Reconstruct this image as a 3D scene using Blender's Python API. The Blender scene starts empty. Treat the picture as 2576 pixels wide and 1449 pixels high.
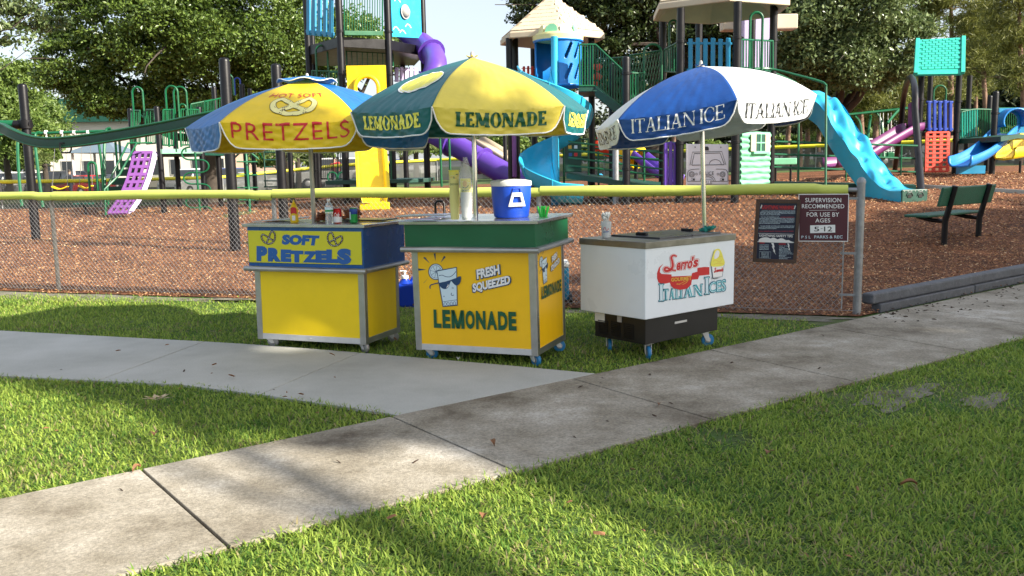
import bpy, bmesh, math, random
import numpy as np
from mathutils import Vector, Matrix
R=math.radians
random.seed(7)
scn=bpy.context.scene; COL=scn.collection
# ---------------- camera, world, sun, exposure ----------------
H=1.5;FPX=2263.0;PITCH=.137;ROLL=.018          # eye height, focal length in px of a 2576 px wide picture
_c=bpy.data.cameras.new('camera');cam=bpy.data.objects.new('camera',_c);COL.objects.link(cam)
_c.sensor_width=36;_c.lens=36*FPX/2576;_c.clip_start=.05;_c.clip_end=3000
cam.matrix_world=Matrix.Translation((0,0,H))@Matrix.Rotation(math.pi/2-PITCH,4,'X')@Matrix.Rotation(-ROLL,4,'Z')
scn.camera=cam
SUN=Vector((.80,-.40,.54)).normalized()
_l=bpy.data.lights.new('sun','SUN');_l.energy=5.0;_l.angle=R(.55);_l.color=(1,.92,.79)
sun=bpy.data.objects.new('sun',_l);COL.objects.link(sun);sun.location=(30,-20,30)
sun.rotation_euler=SUN.to_track_quat('Z','Y').to_euler()
W=bpy.data.worlds.new('World');scn.world=W;W.use_nodes=True;nt=W.node_tree
for n in list(nt.nodes):nt.nodes.remove(n)
_o=nt.nodes.new('ShaderNodeOutputWorld');_b=nt.nodes.new('ShaderNodeBackground');_s=nt.nodes.new('ShaderNodeTexSky')
_s.sky_type='NISHITA';_s.sun_disc=False;_s.sun_elevation=math.asin(SUN.z);_s.sun_rotation=math.atan2(SUN.x,SUN.y)
_s.air_density=1.0;_s.dust_density=2.0;_s.ozone_density=1.0
_b.inputs['Strength'].default_value=.050
_m=nt.nodes.new('ShaderNodeVectorMath');_m.operation='ADD';_m.inputs[1].default_value=(4.2,4.3,4.6)   # thin bright haze over the whole sky
nt.links.new(_s.outputs[0],_m.inputs[0]);nt.links.new(_m.outputs[0],_b.inputs[0]);nt.links.new(_b.outputs[0],_o.inputs[0])
scn.view_settings.view_transform='Standard';scn.view_settings.look='None';scn.view_settings.gamma=1
scn.view_settings.use_curve_mapping=False;scn.view_settings.exposure=1.32
# ---------------- picture / ground geometry ----------------
_fw=np.array([0,math.cos(PITCH),-math.sin(PITCH)]);_rt=np.array([1.,0,0]);_up=np.cross(_rt,_fw)
def ray(px,py):
    a=px-1288;b=py-724.5;c,s=math.cos(ROLL),math.sin(ROLL);u=c*a-s*b;v=s*a+c*b
    return _fw+_rt*(u/FPX)-_up*(v/FPX)
def at(px,py,Y):
    d=ray(px,py);t=Y/d[1];return Vector((d[0]*t,Y,H+d[2]*t))
def onz(px,py,z=0):
    d=ray(px,py);t=(z-H)/d[2];return Vector((d[0]*t,d[1]*t,z))
def terr(x,y):
    x=np.asarray(x,float);y=np.asarray(y,float)
    s=7.5*(1-np.exp(-(np.maximum(y-11,0)/8.5)**1.6))
    dip=.5*np.clip((y-29)/11,0,1)*np.clip((-x-8)/6,0,1)
    return -dip+s*np.interp(x/np.maximum(y,1),[-.5,-.3,-.13,.14,.447],[.048,.05,.075,.1,.135])
def tz(x,y):return float(terr(x,y))
def G(px,py):
    d=ray(px,py);ts=np.linspace(1,90,9000);x=d[0]*ts;y=d[1]*ts
    i=int(np.argmax(H+d[2]*ts<terr(x,y)));return Vector((x[i],y[i],tz(x[i],y[i])))
def onplane(px,py,o,n):
    d=Vector(ray(px,py));c=Vector((0,0,H));t=(o-c).dot(n)/d.dot(n);return c+d*t
# ---------------- objects ----------------
def tag(o,label=None,cat=None,group=None,kind=None):
    for k,v in (('label',label),('category',cat),('group',group),('kind',kind)):
        if v:o[k]=v
    return o
def thing(name,label,cat,loc=(0,0,0),mat=None,group=None,kind=None):
    o=bpy.data.objects.new(name,None);COL.objects.link(o);o.empty_display_size=.1
    o.location=loc
    if mat is not None:o.matrix_world=mat
    return tag(o,label,cat,group,kind)
LOCALROOT=set()
def rootloc(p):
    while p is not None and p.parent is not None:p=p.parent
    return Vector((0,0,0)) if p is None else p.location
class MB:
    def __init__(s):s.v=[];s.f=[];s.mi=[];s.m=0
    def add(s,vs,fs):
        b=len(s.v);s.v+=[tuple(v) for v in vs];s.f+=[tuple(b+i for i in f) for f in fs];s.mi+=[s.m]*len(fs);return s
    def box(s,a,b):
        x0,y0,z0=a;x1,y1,z1=b
        return s.add([(x0,y0,z0),(x1,y0,z0),(x1,y1,z0),(x0,y1,z0),(x0,y0,z1),(x1,y0,z1),(x1,y1,z1),(x0,y1,z1)],
            [(3,2,1,0),(4,5,6,7),(0,1,5,4),(1,2,6,5),(2,3,7,6),(3,0,4,7)])
    def obox(s,c,u,v,w):  # centre and half-axis vectors
        c,u,v,w=map(Vector,(c,u,v,w))
        P=[c+u*i+v*j+w*k for k in(-1,1) for i,j in((-1,-1),(1,-1),(1,1),(-1,1))]
        return s.add(P,[(3,2,1,0),(4,5,6,7),(0,1,5,4),(1,2,6,5),(2,3,7,6),(3,0,4,7)])
    def plank(s,a,b,up,w,t): # board from a to b, width w along 'up', thickness t
        a=Vector(a);b=Vector(b);d=(b-a);up=Vector(up).normalized();n=d.cross(up).normalized()
        return s.obox((a+b)/2,d/2,up*w/2,n*t/2)
    def tube(s,pts,r,n=8,cap=True,closed=False):
        pts=[Vector(p) for p in pts];N=len(pts);rr=r if isinstance(r,(list,tuple)) else [r]*N
        T=[]
        for i in range(N):
            if closed:t=pts[(i+1)%N]-pts[i-1]
            else:t=pts[min(i+1,N-1)]-pts[max(i-1,0)]
            T.append(t.normalized() if t.length>1e-9 else Vector((0,0,1)))
        u=T[0].orthogonal().normalized();vs=[]
        for i in range(N):
            u=(u-T[i]*u.dot(T[i]));u=u.normalized() if u.length>1e-6 else T[i].orthogonal().normalized();w=T[i].cross(u)
            for k in range(n):
                a=2*math.pi*k/n;vs.append(pts[i]+(u*math.cos(a)+w*math.sin(a))*rr[i])
        fs=[]
        for i in range(N if closed else N-1):
            j=(i+1)%N
            for k in range(n):
                l=(k+1)%n;fs.append((i*n+k,i*n+l,j*n+l,j*n+k))
        if cap and not closed:fs+=[tuple(range(n-1,-1,-1)),tuple((N-1)*n+k for k in range(n))]
        return s.add(vs,fs)
    def lathe(s,c,prof,n=20,axis=(0,0,1),cap=True):
        c=Vector(c);ax=Vector(axis).normalized();u=ax.orthogonal().normalized();w=ax.cross(u);vs=[];fs=[]
        for r,z in prof:
            for k in range(n):
                a=2*math.pi*k/n;vs.append(c+ax*z+(u*math.cos(a)+w*math.sin(a))*max(r,1e-4))
        for i in range(len(prof)-1):
            for k in range(n):
                l=(k+1)%n;fs.append((i*n+k,i*n+l,(i+1)*n+l,(i+1)*n+k))
        if cap:fs+=[tuple(range(n-1,-1,-1)),tuple((len(prof)-1)*n+k for k in range(n))]
        return s.add(vs,fs)
    def prism(s,poly,o,U,V,t): # 2d polygon in the plane o,U,V, thickness t along U x V
        o,U,V=map(Vector,(o,U,V));N=U.cross(V).normalized();n=len(poly)
        a=[o+U*x+V*y for x,y in poly];b=[p+N*t for p in a]
        fs=[tuple(range(n-1,-1,-1)),tuple(range(n,2*n))]+[(i,(i+1)%n,n+(i+1)%n,n+i) for i in range(n)]
        return s.add(a+b,fs)
    def grid(s,fn,nu,nv,flip=False):
        vs=[fn(i/nu,j/nv) for j in range(nv+1) for i in range(nu+1)];fs=[]
        for j in range(nv):
            for i in range(nu):
                q=(j*(nu+1)+i,j*(nu+1)+i+1,(j+1)*(nu+1)+i+1,(j+1)*(nu+1)+i);fs.append(q[::-1] if flip else q)
        return s.add(vs,fs)
    def build(s,name,mats,parent=None,smooth=None,bevel=0,world=True,kind=None,label=None,seg=2):
        me=bpy.data.meshes.new(name);off=rootloc(parent) if world else Vector((0,0,0))
        me.from_pydata([(v[0]-off.x,v[1]-off.y,v[2]-off.z) for v in s.v],[],s.f)
        ms=mats if isinstance(mats,(list,tuple)) else [mats]
        for m in ms:me.materials.append(m)
        if len(ms)>1:me.polygons.foreach_set('material_index',s.mi)
        o=bpy.data.objects.new(name,me);COL.objects.link(o);o.parent=parent
        if smooth is not None:
            me.polygons.foreach_set('use_smooth',[True]*len(me.polygons))
            try:me.set_sharp_from_angle(angle=R(smooth))
            except Exception:pass
        if bevel:
            b=o.modifiers.new('bevel','BEVEL');b.width=bevel;b.segments=seg;b.limit_method='ANGLE';b.angle_limit=R(35)
        me.validate();me.update()
        return tag(o,label=label,kind=kind)
def npmesh(name,V,F,mats,parent=None,kind=None,mi=None,smooth=False):
    me=bpy.data.meshes.new(name);k=F.shape[1]
    me.vertices.add(len(V));me.vertices.foreach_set('co',np.ascontiguousarray(V,dtype=np.float32).ravel())
    me.loops.add(F.size);me.loops.foreach_set('vertex_index',F.astype(np.int32).ravel())
    me.polygons.add(len(F));me.polygons.foreach_set('loop_start',np.arange(0,F.size,k,dtype=np.int32))
    me.polygons.foreach_set('loop_total',np.full(len(F),k,dtype=np.int32))
    ms=mats if isinstance(mats,(list,tuple)) else [mats]
    for m in ms:me.materials.append(m)
    if mi is not None:me.polygons.foreach_set('material_index',mi.astype(np.int32))
    me.polygons.foreach_set('use_smooth',np.full(len(F),smooth))
    me.update(calc_edges=True)
    o=bpy.data.objects.new(name,me);COL.objects.link(o);o.parent=parent
    return tag(o,kind=kind)
def copy_tree(o,parent=None):
    c=o.copy();COL.objects.link(c);c.parent=parent
    for ch in list(o.children):copy_tree(ch,c)
    return c
# ---------------- materials ----------------
def newmat(name):
    m=bpy.data.materials.new(name);m.use_nodes=True;t=m.node_tree;b=t.nodes['Principled BSDF'];return m,t,b
def N(t,kind,**kw):
    n=t.nodes.new(kind)
    for k,v in kw.items():
        if k in n.inputs:n.inputs[k].default_value=v
        else:setattr(n,k,v)
    return n
def coords(t):return N(t,'ShaderNodeTexCoord').outputs['Object']
def mat(name,col,rough=.5,metal=0,bump=0,bscale=40,var=.12,vscale=3,spec=.5,coat=0,dirt=0,dirtcol=(.12,.09,.06),trans=0):
    m,t,b=newmat(name);L=t.links.new;co=coords(t)
    b.inputs['Roughness'].default_value=rough;b.inputs['Metallic'].default_value=metal
    b.inputs['Specular IOR Level'].default_value=spec;b.inputs['Coat Weight'].default_value=coat
    n=N(t,'ShaderNodeTexNoise',Scale=vscale,Detail=5.0,Roughness=.6);L(co,n.inputs['Vector'])
    r=N(t,'ShaderNodeMapRange');L(n.outputs['Fac'],r.inputs['Value'])
    r.inputs['From Min'].default_value=.3;r.inputs['From Max'].default_value=.7
    r.inputs['To Min'].default_value=1-var;r.inputs['To Max'].default_value=1+var*.6
    v=N(t,'ShaderNodeVectorMath',operation='SCALE');v.inputs[0].default_value=col;L(r.outputs[0],v.inputs['Scale'])
    out=v.outputs[0]
    if dirt:
        n2=N(t,'ShaderNodeTexNoise',Scale=vscale*2.3,Detail=8.0,Roughness=.75);L(co,n2.inputs['Vector'])
        r2=N(t,'ShaderNodeMapRange');L(n2.outputs['Fac'],r2.inputs['Value']);r2.inputs['From Min'].default_value=.5
        r2.inputs['From Max'].default_value=.75;r2.inputs['To Max'].default_value=dirt
        mx=N(t,'ShaderNodeMix',data_type='RGBA');L(r2.outputs[0],mx.inputs[0]);L(out,mx.inputs[6]);mx.inputs[7].default_value=(*dirtcol,1)
        out=mx.outputs[2]
    L(out,b.inputs['Base Color'])
    r3=N(t,'ShaderNodeMapRange');L(n.outputs['Fac'],r3.inputs['Value']);r3.inputs['To Min'].default_value=max(0.02,rough-.12);r3.inputs['To Max'].default_value=min(1,rough+.12);L(r3.outputs[0],b.inputs['Roughness'])
    if bump:
        n3=N(t,'ShaderNodeTexNoise',Scale=bscale,Detail=4.0);L(co,n3.inputs['Vector'])
        bp=N(t,'ShaderNodeBump',Strength=bump,Distance=.01);L(n3.outputs['Fac'],bp.inputs['Height']);L(bp.outputs[0],b.inputs['Normal'])
    if trans:
        tr=N(t,'ShaderNodeBsdfTranslucent');L(out,tr.inputs[0]);ms=N(t,'ShaderNodeMixShader',Fac=trans)
        o=t.nodes['Material Output'];L(b.outputs[0],ms.inputs[1]);L(tr.outputs[0],ms.inputs[2]);L(ms.outputs[0],o.inputs[0])
    return m
def leafmat(name,c1,c2,rough=.45,trans=.35,patch=.5):
    m,t,b=newmat(name);L=t.links.new
    g=N(t,'ShaderNodeNewGeometry');n=N(t,'ShaderNodeTexNoise',Scale=patch,Detail=3.0);L(coords(t),n.inputs['Vector'])
    a=N(t,'ShaderNodeMath',operation='ADD');L(g.outputs['Random Per Island'],a.inputs[0]);L(n.outputs['Fac'],a.inputs[1])
    r=N(t,'ShaderNodeMapRange');L(a.outputs[0],r.inputs[0]);r.inputs['From Min'].default_value=.35;r.inputs['From Max'].default_value=1.4
    mx=N(t,'ShaderNodeMix',data_type='RGBA');L(r.outputs[0],mx.inputs[0]);mx.inputs[6].default_value=(*c1,1);mx.inputs[7].default_value=(*c2,1)
    L(mx.outputs[2],b.inputs['Base Color']);b.inputs['Roughness'].default_value=rough
    tr=N(t,'ShaderNodeBsdfTranslucent');L(mx.outputs[2],tr.inputs[0]);ms=N(t,'ShaderNodeMixShader',Fac=trans)
    o=t.nodes['Material Output'];L(b.outputs[0],ms.inputs[1]);L(tr.outputs[0],ms.inputs[2]);L(ms.outputs[0],o.inputs[0])
    return m
M={}
M['steel']=mat('brushed_steel',(.42,.42,.41),.38,.9,.05,200,.15,8)
M['steel_d']=mat('dull_steel',(.36,.36,.36),.5,.75,.1,90,.2,6)
M['counter']=mat('counter_steel',(.5,.5,.5),.25,.9,.04,120,.2,5)
M['alu']=mat('aluminium_strip',(.62,.62,.62),.45,.5,.05,100,.1,9)
M['yellow_p']=mat('yellow_panel',(.84,.60,.006),.36,0,.04,12,.06,2,dirt=.10,dirtcol=(.35,.25,.03))
M['orange_p']=mat('golden_panel',(.88,.51,.004),.36,0,.04,12,.06,2,dirt=.10,dirtcol=(.4,.2,.03))
M['sign_y']=mat('sign_yellow',(.62,.58,.02),.4,0,0,30,.04,2)
M['blue_p']=mat('blue_panel',(.008,.085,.30),.28,0,.05,10,.15,2,dirt=.12,dirtcol=(.05,.09,.16))
M['green_p']=mat('green_panel',(.004,.105,.042),.3,0,.05,10,.15,2,dirt=.12,dirtcol=(.05,.12,.08))
M['blue_t']=mat('blue_letter',(.012,.10,.36),.45,0)
M['green_t']=mat('green_letter',(.004,.085,.035),.45,0)
M['navy_t']=mat('navy_print',(.01,.05,.14),.45,0)
M['white_t']=mat('white_print',(.80,.80,.80),.45,0,0,10,.03)
M['ltblue_t']=mat('pale_blue_print',(.6,.74,.82),.45,0,0,10,.03)
M['yellow_t']=mat('yellow_print',(.80,.74,.10),.45,0,0,10,.05)
M['red_t']=mat('red_print',(.55,.015,.02),.45,0,0,10,.05)
M['teal_t']=mat('teal_print',(.02,.40,.46),.45,0,0,10,.05)
M['black_t']=mat('black_print',(.02,.02,.022),.45,0,0,10,.05)
M['brown_t']=mat('brown_print',(.05,.028,.012),.5,0)
M['gold_t']=mat('gold_print',(.75,.45,.06),.45,0)
M['white_f']=mat('white_freezer',(.78,.83,.88),.3,0,.02,30,.03,2,dirt=.05)
M['black_m']=mat('black_steel',(.006,.006,.007),.45,0,.05,50,.3,5)
M['tyre_b']=mat('blue_tyre',(.01,.16,.36),.5,0)
M['pale_g']=mat('pale_green_edge',(.20,.42,.30),.5)
M['lid_d']=mat('dark_steel_lid',(.10,.10,.105),.3,.8,.04,80,.2,5)
M['rim_d']=mat('worn_steel_rim',(.30,.29,.27),.35,.9,.08,60,.25,6)
M['grey_m']=mat('galvanised',(.30,.31,.32),.5,.6,.15,60,.25,10,dirt=.3)
M['rust_m']=mat('weathered_post',(.26,.24,.21),.7,.2,.3,50,.3,8,dirt=.8,dirtcol=(.14,.08,.04))
M['wire']=mat('zinc_wire',(.34,.34,.34),.45,.7)
M['cap_y']=mat('yellow_fence_cap',(.56,.62,.12),.5,0,.2,14,.12,1.2,dirt=.35,dirtcol=(.40,.46,.10))
M['cap_y2']=mat('bright_yellow_cap',(.75,.68,.04),.5,0,.2,14,.12,1.2)
M['umb_b']=mat('blue_vinyl',(.010,.16,.46),.42,0,.6,9,.25,4,trans=.15)
M['umb_y']=mat('yellow_vinyl',(.88,.64,.02),.42,0,.55,8,.1,4,trans=.2)
M['umb_g']=mat('teal_green_vinyl',(.005,.125,.135),.4,0,.6,9,.2,4,trans=.1)
M['umb_ly']=mat('lemon_vinyl',(.82,.68,.10),.42,0,.55,8,.1,4,dirt=.15,dirtcol=(.5,.42,.10),trans=.2)
M['umb_w']=mat('white_vinyl',(.80,.83,.84),.42,0,.5,9,.06,4,dirt=.15,dirtcol=(.5,.47,.42),trans=.2)
M['umb_n']=mat('royal_vinyl',(.004,.065,.29),.42,0,.5,9,.2,4,trans=.1)
M['pipe_w']=mat('white_piping',(.8,.8,.8),.6)
M['pole_w']=mat('pole_grey',(.42,.41,.36),.35,.4,.05,60,.2,9)
M['chrome']=mat('chrome_pole',(.7,.7,.7),.15,1)
M['blk_post']=mat('black_post',(.006,.0055,.007),.38,0,.05,30,.3,4,spec=.35)
M['grn']=mat('green_paint',(.004,.105,.04),.35,0,.05,30,.2,4)
M['grn_d']=mat('dark_green_deck',(.006,.06,.04),.5,0,.1,60,.25,5)
M['teal']=mat('teal_plastic',(.02,.38,.29),.45,0,.05,20,.1,3,dirt=.30,dirtcol=(0.102, 0.318, 0.264))
M['aqua']=mat('aqua_slide_plastic',(.02,.38,.60),.4,0,.05,20,.12,2,coat=.2,dirt=.30,dirtcol=(0.102, 0.318, 0.45))
M['blue_pl']=mat('blue_plastic',(.01,.19,.56),.4,0,.05,20,.12,2,dirt=.30,dirtcol=(0.096, 0.204, 0.426))
M['royal_pl']=mat('royal_plastic',(.012,.05,.36),.42,0,.05,20,.12,2,dirt=.30,dirtcol=(0.097, 0.12, 0.306))
M['slat_b']=mat('teal_blue_plastic',(.01,.24,.44),.45,0,.2,14,.15,3,dirt=.30,dirtcol=(0.096, 0.234, 0.354))
M['yel_pl']=mat('yellow_plastic',(.86,.62,.01),.4,0,.05,20,.08,2,dirt=.30,dirtcol=(0.606, 0.462, 0.096))
M['pur_pl']=mat('purple_plastic',(.11,.045,.36),.4,0,.05,20,.12,2,dirt=.30,dirtcol=(0.156, 0.117, 0.306))
M['mag_pl']=mat('orchid_plastic',(.18,.06,.25),.45,0,.05,20,.12,2)
M['mar_pl']=mat('plum_plastic',(.14,.022,.12),.45,0,.05,20,.12,2)
M['red_pl']=mat('red_plastic',(.65,.05,.02),.45,0,.05,20,.12,2,dirt=.30,dirtcol=(0.48, 0.12, 0.102))
M['tan_pl']=mat('tan_roof_plastic',(.56,.47,.34),.6,0,.1,20,.12,2,dirt=.30,dirtcol=(0.426, 0.372, 0.294))
M['wht_pl']=mat('white_board',(.72,.72,.74),.4,0,0,20,.05,2)
M['mint_pl']=mat('mint_log_plastic',(.18,.50,.30),.5,0,.1,20,.12,2,dirt=.30,dirtcol=(0.198, 0.39, 0.27))
M['lav_pl']=mat('lavender_plastic',(.52,.44,.66),.45,0,0,20,.06,2)
M['grey_pl']=mat('grey_dome',(.4,.38,.36),.35,0)
M['kerb']=mat('grey_timber_plastic',(.085,.09,.10),.7,0,.5,60,.3,9,dirt=.5,dirtcol=(.20,.20,.22))
M['maroon']=mat('maroon_sign',(.075,.012,.022),.55,0,.05,30,.15,4)
M['wood_f']=mat('weathered_frame',(.085,.05,.035),.75,0,.5,50,.4,8)
M['navy_s']=mat('navy_poster',(.008,.012,.045),.35,0,0,30,.1,4)
M['drum_b']=mat('cooler_blue',(.008,.07,.55),.4,0,.05,30,.06,3)
M['white_pl']=mat('white_plastic',(.72,.72,.70),.45,0,.05,30,.05,3)
M['jug_b']=mat('jug_blue',(.006,.05,.50),.35,0,.05,30,.08,3,trans=.25)
M['cup_y']=mat('cup_yellow',(.78,.72,.28),.5,0,0,30,.05,6)
M['cup_c']=mat('frosted_cup',(.75,.78,.78),.3,0,0,30,.05,6,trans=.4)
M['straw']=mat('green_straw',(.04,.60,.08),.4,0,0,30,.05,6,trans=.3)
M['rope']=mat('teal_rope',(.02,.26,.22),.9,0,.5,60,.3,20)
M['pret']=mat('baked_pretzel',(.20,.06,.02),.5,0,.3,40,.4,20)
M['must']=mat('mustard_yellow',(.82,.55,.01),.4,0,0,30,.05,6)
M['red_can']=mat('red_can',(.55,.01,.015),.25,.3)
M['grn_can']=mat('green_can',(.01,.28,.06),.25,.3)
M['blu_can']=mat('blue_can',(.01,.05,.32),.25,.3)
M['tray']=mat('dark_tray',(.02,.02,.022),.3,.2)
rng=np.random.default_rng(5)
# ---------------- the ground ----------------
def mixmat(name,stops,scale,rough=.9,bump=.4,bscale=80,detail=8,sp=None,fine=None,voro=None):
    m,t,b=newmat(name);L=t.links.new;co=coords(t)
    n=N(t,'ShaderNodeTexNoise',Scale=scale,Detail=float(detail),Roughness=.65);L(co,n.inputs['Vector'])
    cr=N(t,'ShaderNodeValToRGB');e=cr.color_ramp.elements
    while len(e)<len(stops):e.new(.5)
    for i,(p,c) in enumerate(stops):e[i].position=p;e[i].color=(*c,1)
    L(n.outputs['Fac'],cr.inputs[0]);out=cr.outputs[0]
    if fine:
        n2=N(t,'ShaderNodeTexNoise',Scale=fine[0],Detail=3.0,Roughness=.7);L(co,n2.inputs['Vector'])
        r=N(t,'ShaderNodeMapRange');L(n2.outputs['Fac'],r.inputs[0]);r.inputs['From Min'].default_value=.3;r.inputs['From Max'].default_value=.7
        r.inputs['To Min'].default_value=1-fine[1];r.inputs['To Max'].default_value=1+fine[1]*.6
        v=N(t,'ShaderNodeVectorMath',operation='SCALE');L(out,v.inputs[0]);L(r.outputs[0],v.inputs['Scale']);out=v.outputs[0]
    if voro:
        vo=N(t,'ShaderNodeTexVoronoi',Scale=voro);L(co,vo.inputs['Vector']);sx=N(t,'ShaderNodeSeparateColor');L(vo.outputs['Color'],sx.inputs[0])
        r=N(t,'ShaderNodeMapRange');L(sx.outputs[0],r.inputs[0]);r.inputs['To Min'].default_value=.45;r.inputs['To Max'].default_value=1.55
        v=N(t,'ShaderNodeVectorMath',operation='SCALE');L(out,v.inputs[0]);L(r.outputs[0],v.inputs['Scale']);out=v.outputs[0]
    L(out,b.inputs['Base Color']);b.inputs['Roughness'].default_value=rough;b.inputs['Specular IOR Level'].default_value=.25
    n3=N(t,'ShaderNodeTexNoise',Scale=bscale,Detail=5.0,Roughness=.7);L(co,n3.inputs['Vector'])
    bp=N(t,'ShaderNodeBump',Strength=bump,Distance=.02);L(n3.outputs['Fac'],bp.inputs['Height']);L(bp.outputs[0],b.inputs['Normal'])
    return m
M['lawn']=mixmat('lawn_soil',[(.3,(.07,.09,.03)),(.5,(.07,.13,.03)),(.7,(.13,.13,.06))],1.3,fine=(60,.5))
M['soil']=mixmat('sandy_soil',[(.3,(.11,.11,.07)),(.5,(.22,.205,.165)),(.7,(.08,.09,.04))],3,fine=(90,.4))
M['mulch']=mixmat('mulch_bed',[(.3,(.11,.045,.022)),(.55,(.21,.085,.038)),(.75,(.30,.135,.06))],1.2,fine=(22,.8),voro=26,bump=1,bscale=30)
M['conc_a']=mixmat('old_concrete',[(.30,(.12,.095,.068)),(.44,(.26,.23,.175)),(.57,(.37,.335,.27)),(.70,(.52,.485,.42))],1.5,rough=.85,fine=(70,.4),bump=.35,bscale=120)
M['conc_b']=mixmat('pale_concrete',[(.3,(.34,.34,.305)),(.5,(.42,.42,.38)),(.75,(.50,.50,.46))],1.1,rough=.8,fine=(90,.14),bump=.2,bscale=160)
M['asph']=mixmat('asphalt',[(.3,(.05,.05,.05)),(.7,(.09,.09,.085))],2,fine=(40,.3))
M['joint']=mat('joint_dirt',(.03,.026,.02),.95)
def sheet(name,m,x0,x1,y0,y1,z,nx,ny,planes=(),xs=None,ys=None,kind='structure'):
    xs=np.linspace(x0,x1,nx+1) if xs is None else xs;ys=np.linspace(y0,y1,ny+1) if ys is None else ys
    bm=bmesh.new();g=[[bm.verts.new((x,y,0)) for x in xs] for y in ys]
    for j in range(len(ys)-1):
        for i in range(len(xs)-1):bm.faces.new((g[j][i],g[j][i+1],g[j+1][i+1],g[j+1][i]))
    for co,no in planes:
        bmesh.ops.bisect_plane(bm,geom=bm.verts[:]+bm.edges[:]+bm.faces[:],plane_co=co,plane_no=no,clear_inner=True)
    for v in bm.verts:v.co.z=tz(v.co.x,v.co.y)+z
    me=bpy.data.meshes.new(name);bm.to_mesh(me);bm.free();me.materials.append(m)
    me.polygons.foreach_set('use_smooth',[True]*len(me.polygons))
    o=bpy.data.objects.new(name,me);COL.objects.link(o);return tag(o,kind=kind)
_y=np.concatenate([np.linspace(-60,0,5),np.linspace(2,60,59),[70,90,130,220,400,800]])
_x=np.concatenate([[-700,-300,-120],np.linspace(-60,60,61),[120,300,700]])
sheet('ground',M['lawn'],0,0,0,0,0,0,0,xs=_x,ys=_y)
FA=Vector((-5.727,11.279,0));FB=Vector((3.308,8.523,0));FD=(FB-FA).normalized();FN=Vector((-FD.y,FD.x,0))  # fence line, FN points away from the camera
ED=Vector((.792,.610,0));EN=Vector((-ED.y,ED.x,0));EO=Vector((3.44,8.50,0))
sheet('mulch_bed',M['mulch'],-40,40,7,50,.012,100,108,planes=((FA-FN*.12,FN),(EO+EN*.02,EN),((0,40,0),(.06,-1,0)),((-30,0,0),(1,0,0))))
_q=G(2480,360)
for p_,nm in (((-14,62),'parking_lot'),):
    sheet(nm,M['asph'],-70,40,56,86,.02,20,8)
# concrete walks: every slab is a piece of its own
def yA(x):return 4.21+.72*x
def yAf(x):return 5.77+.765*x
_bf=[(-12,10.9),(-7,9.16),(-4.84,8.4),(-2.16,7.51),(-.91,6.94),(.59,6.235)]
_bn=[(-12,8.1),(-7,7.2),(-3.78,6.49),(-2.17,6.08),(-1.53,5.72),(-.68,5.25)]
def ybf(x):return float(np.interp(x,*zip(*_bf)))
def ybn(x):return float(np.interp(x,*zip(*_bn)))
def slab(poly,m,parent,top=.022):
    mb=MB();mb.prism(poly,(0,0,-.05),(1,0,0),(0,1,0),.05+top);return mb.build('slab',m,parent,bevel=.003)
wa=thing('sidewalk',None,None,kind='structure');wa.name='sidewalk'
_j=[-5.2,-4.1,-3.0,-1.87,-.73,.41,1.55,2.75,3.95,5.15,6.35,7.6,8.9,10.2]
for i in range(len(_j)-1):
    a,b=_j[i]+.006,_j[i+1]-.006;d=.73
    slab([(a+d,yA(a+d)),(b+d,yA(b+d)),(b,yAf(b)),((a+b)/2,yAf((a+b)/2)),(a,yAf(a))],M['conc_a'],wa)
mb=MB();mb.prism([(-5.1+.73,yA(-4.37)+.02),(10.1+.73,yA(10.83)+.02),(10.1,yAf(10.1)-.02),(-5.1,yAf(-5.1)-.02)],(0,0,-.05),(1,0,0),(0,1,0),.056);mb.build('joint_bed',M['joint'],wa)
wb=thing('side_path',None,None,kind='structure')
_jf=[-12,-9.4,-7.6,-5.6,onz(500,873).x,onz(901,898).x];_jn=[-11.2,-8.6,-6.6,-4.6,onz(250,963).x,onz(651,1003).x]
for i in range(5):
    fx=[_jf[i]+.006,_jf[i]*.5+_jf[i+1]*.5,_jf[i+1]-.004];nx=[_jn[i]+.004,_jn[i]*.5+_jn[i+1]*.5,_jn[i+1]-.004]
    slab([(x,ybn(x)) for x in nx]+[(x,ybf(x)) for x in fx[::-1]],M['conc_b'],wb)
nx=[_jn[5]+.004,-1.53,-.70];fx=[_jf[5]+.004,-.91,0,.575]
slab([(nx[0],ybn(nx[0])),(-1.53,5.72),(-.70,yAf(-.70)+.012),(.575,yAf(.575)+.012)]+[(x,ybf(x)) for x in fx[::-1][1:]],M['conc_b'],wb)
mb=MB();mb.prism([(x,ybn(x)+.02) for x in (-12,-7,-3.78,-2.17,-1.53)]+[(-.8,5.2),(.5,6.2)]+[(x,ybf(x)-.02) for x in (-.91,-2.16,-4.84,-7,-12)],(0,0,-.05),(1,0,0),(0,1,0),.054);mb.build('joint_bed',M['joint'],wb)
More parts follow.
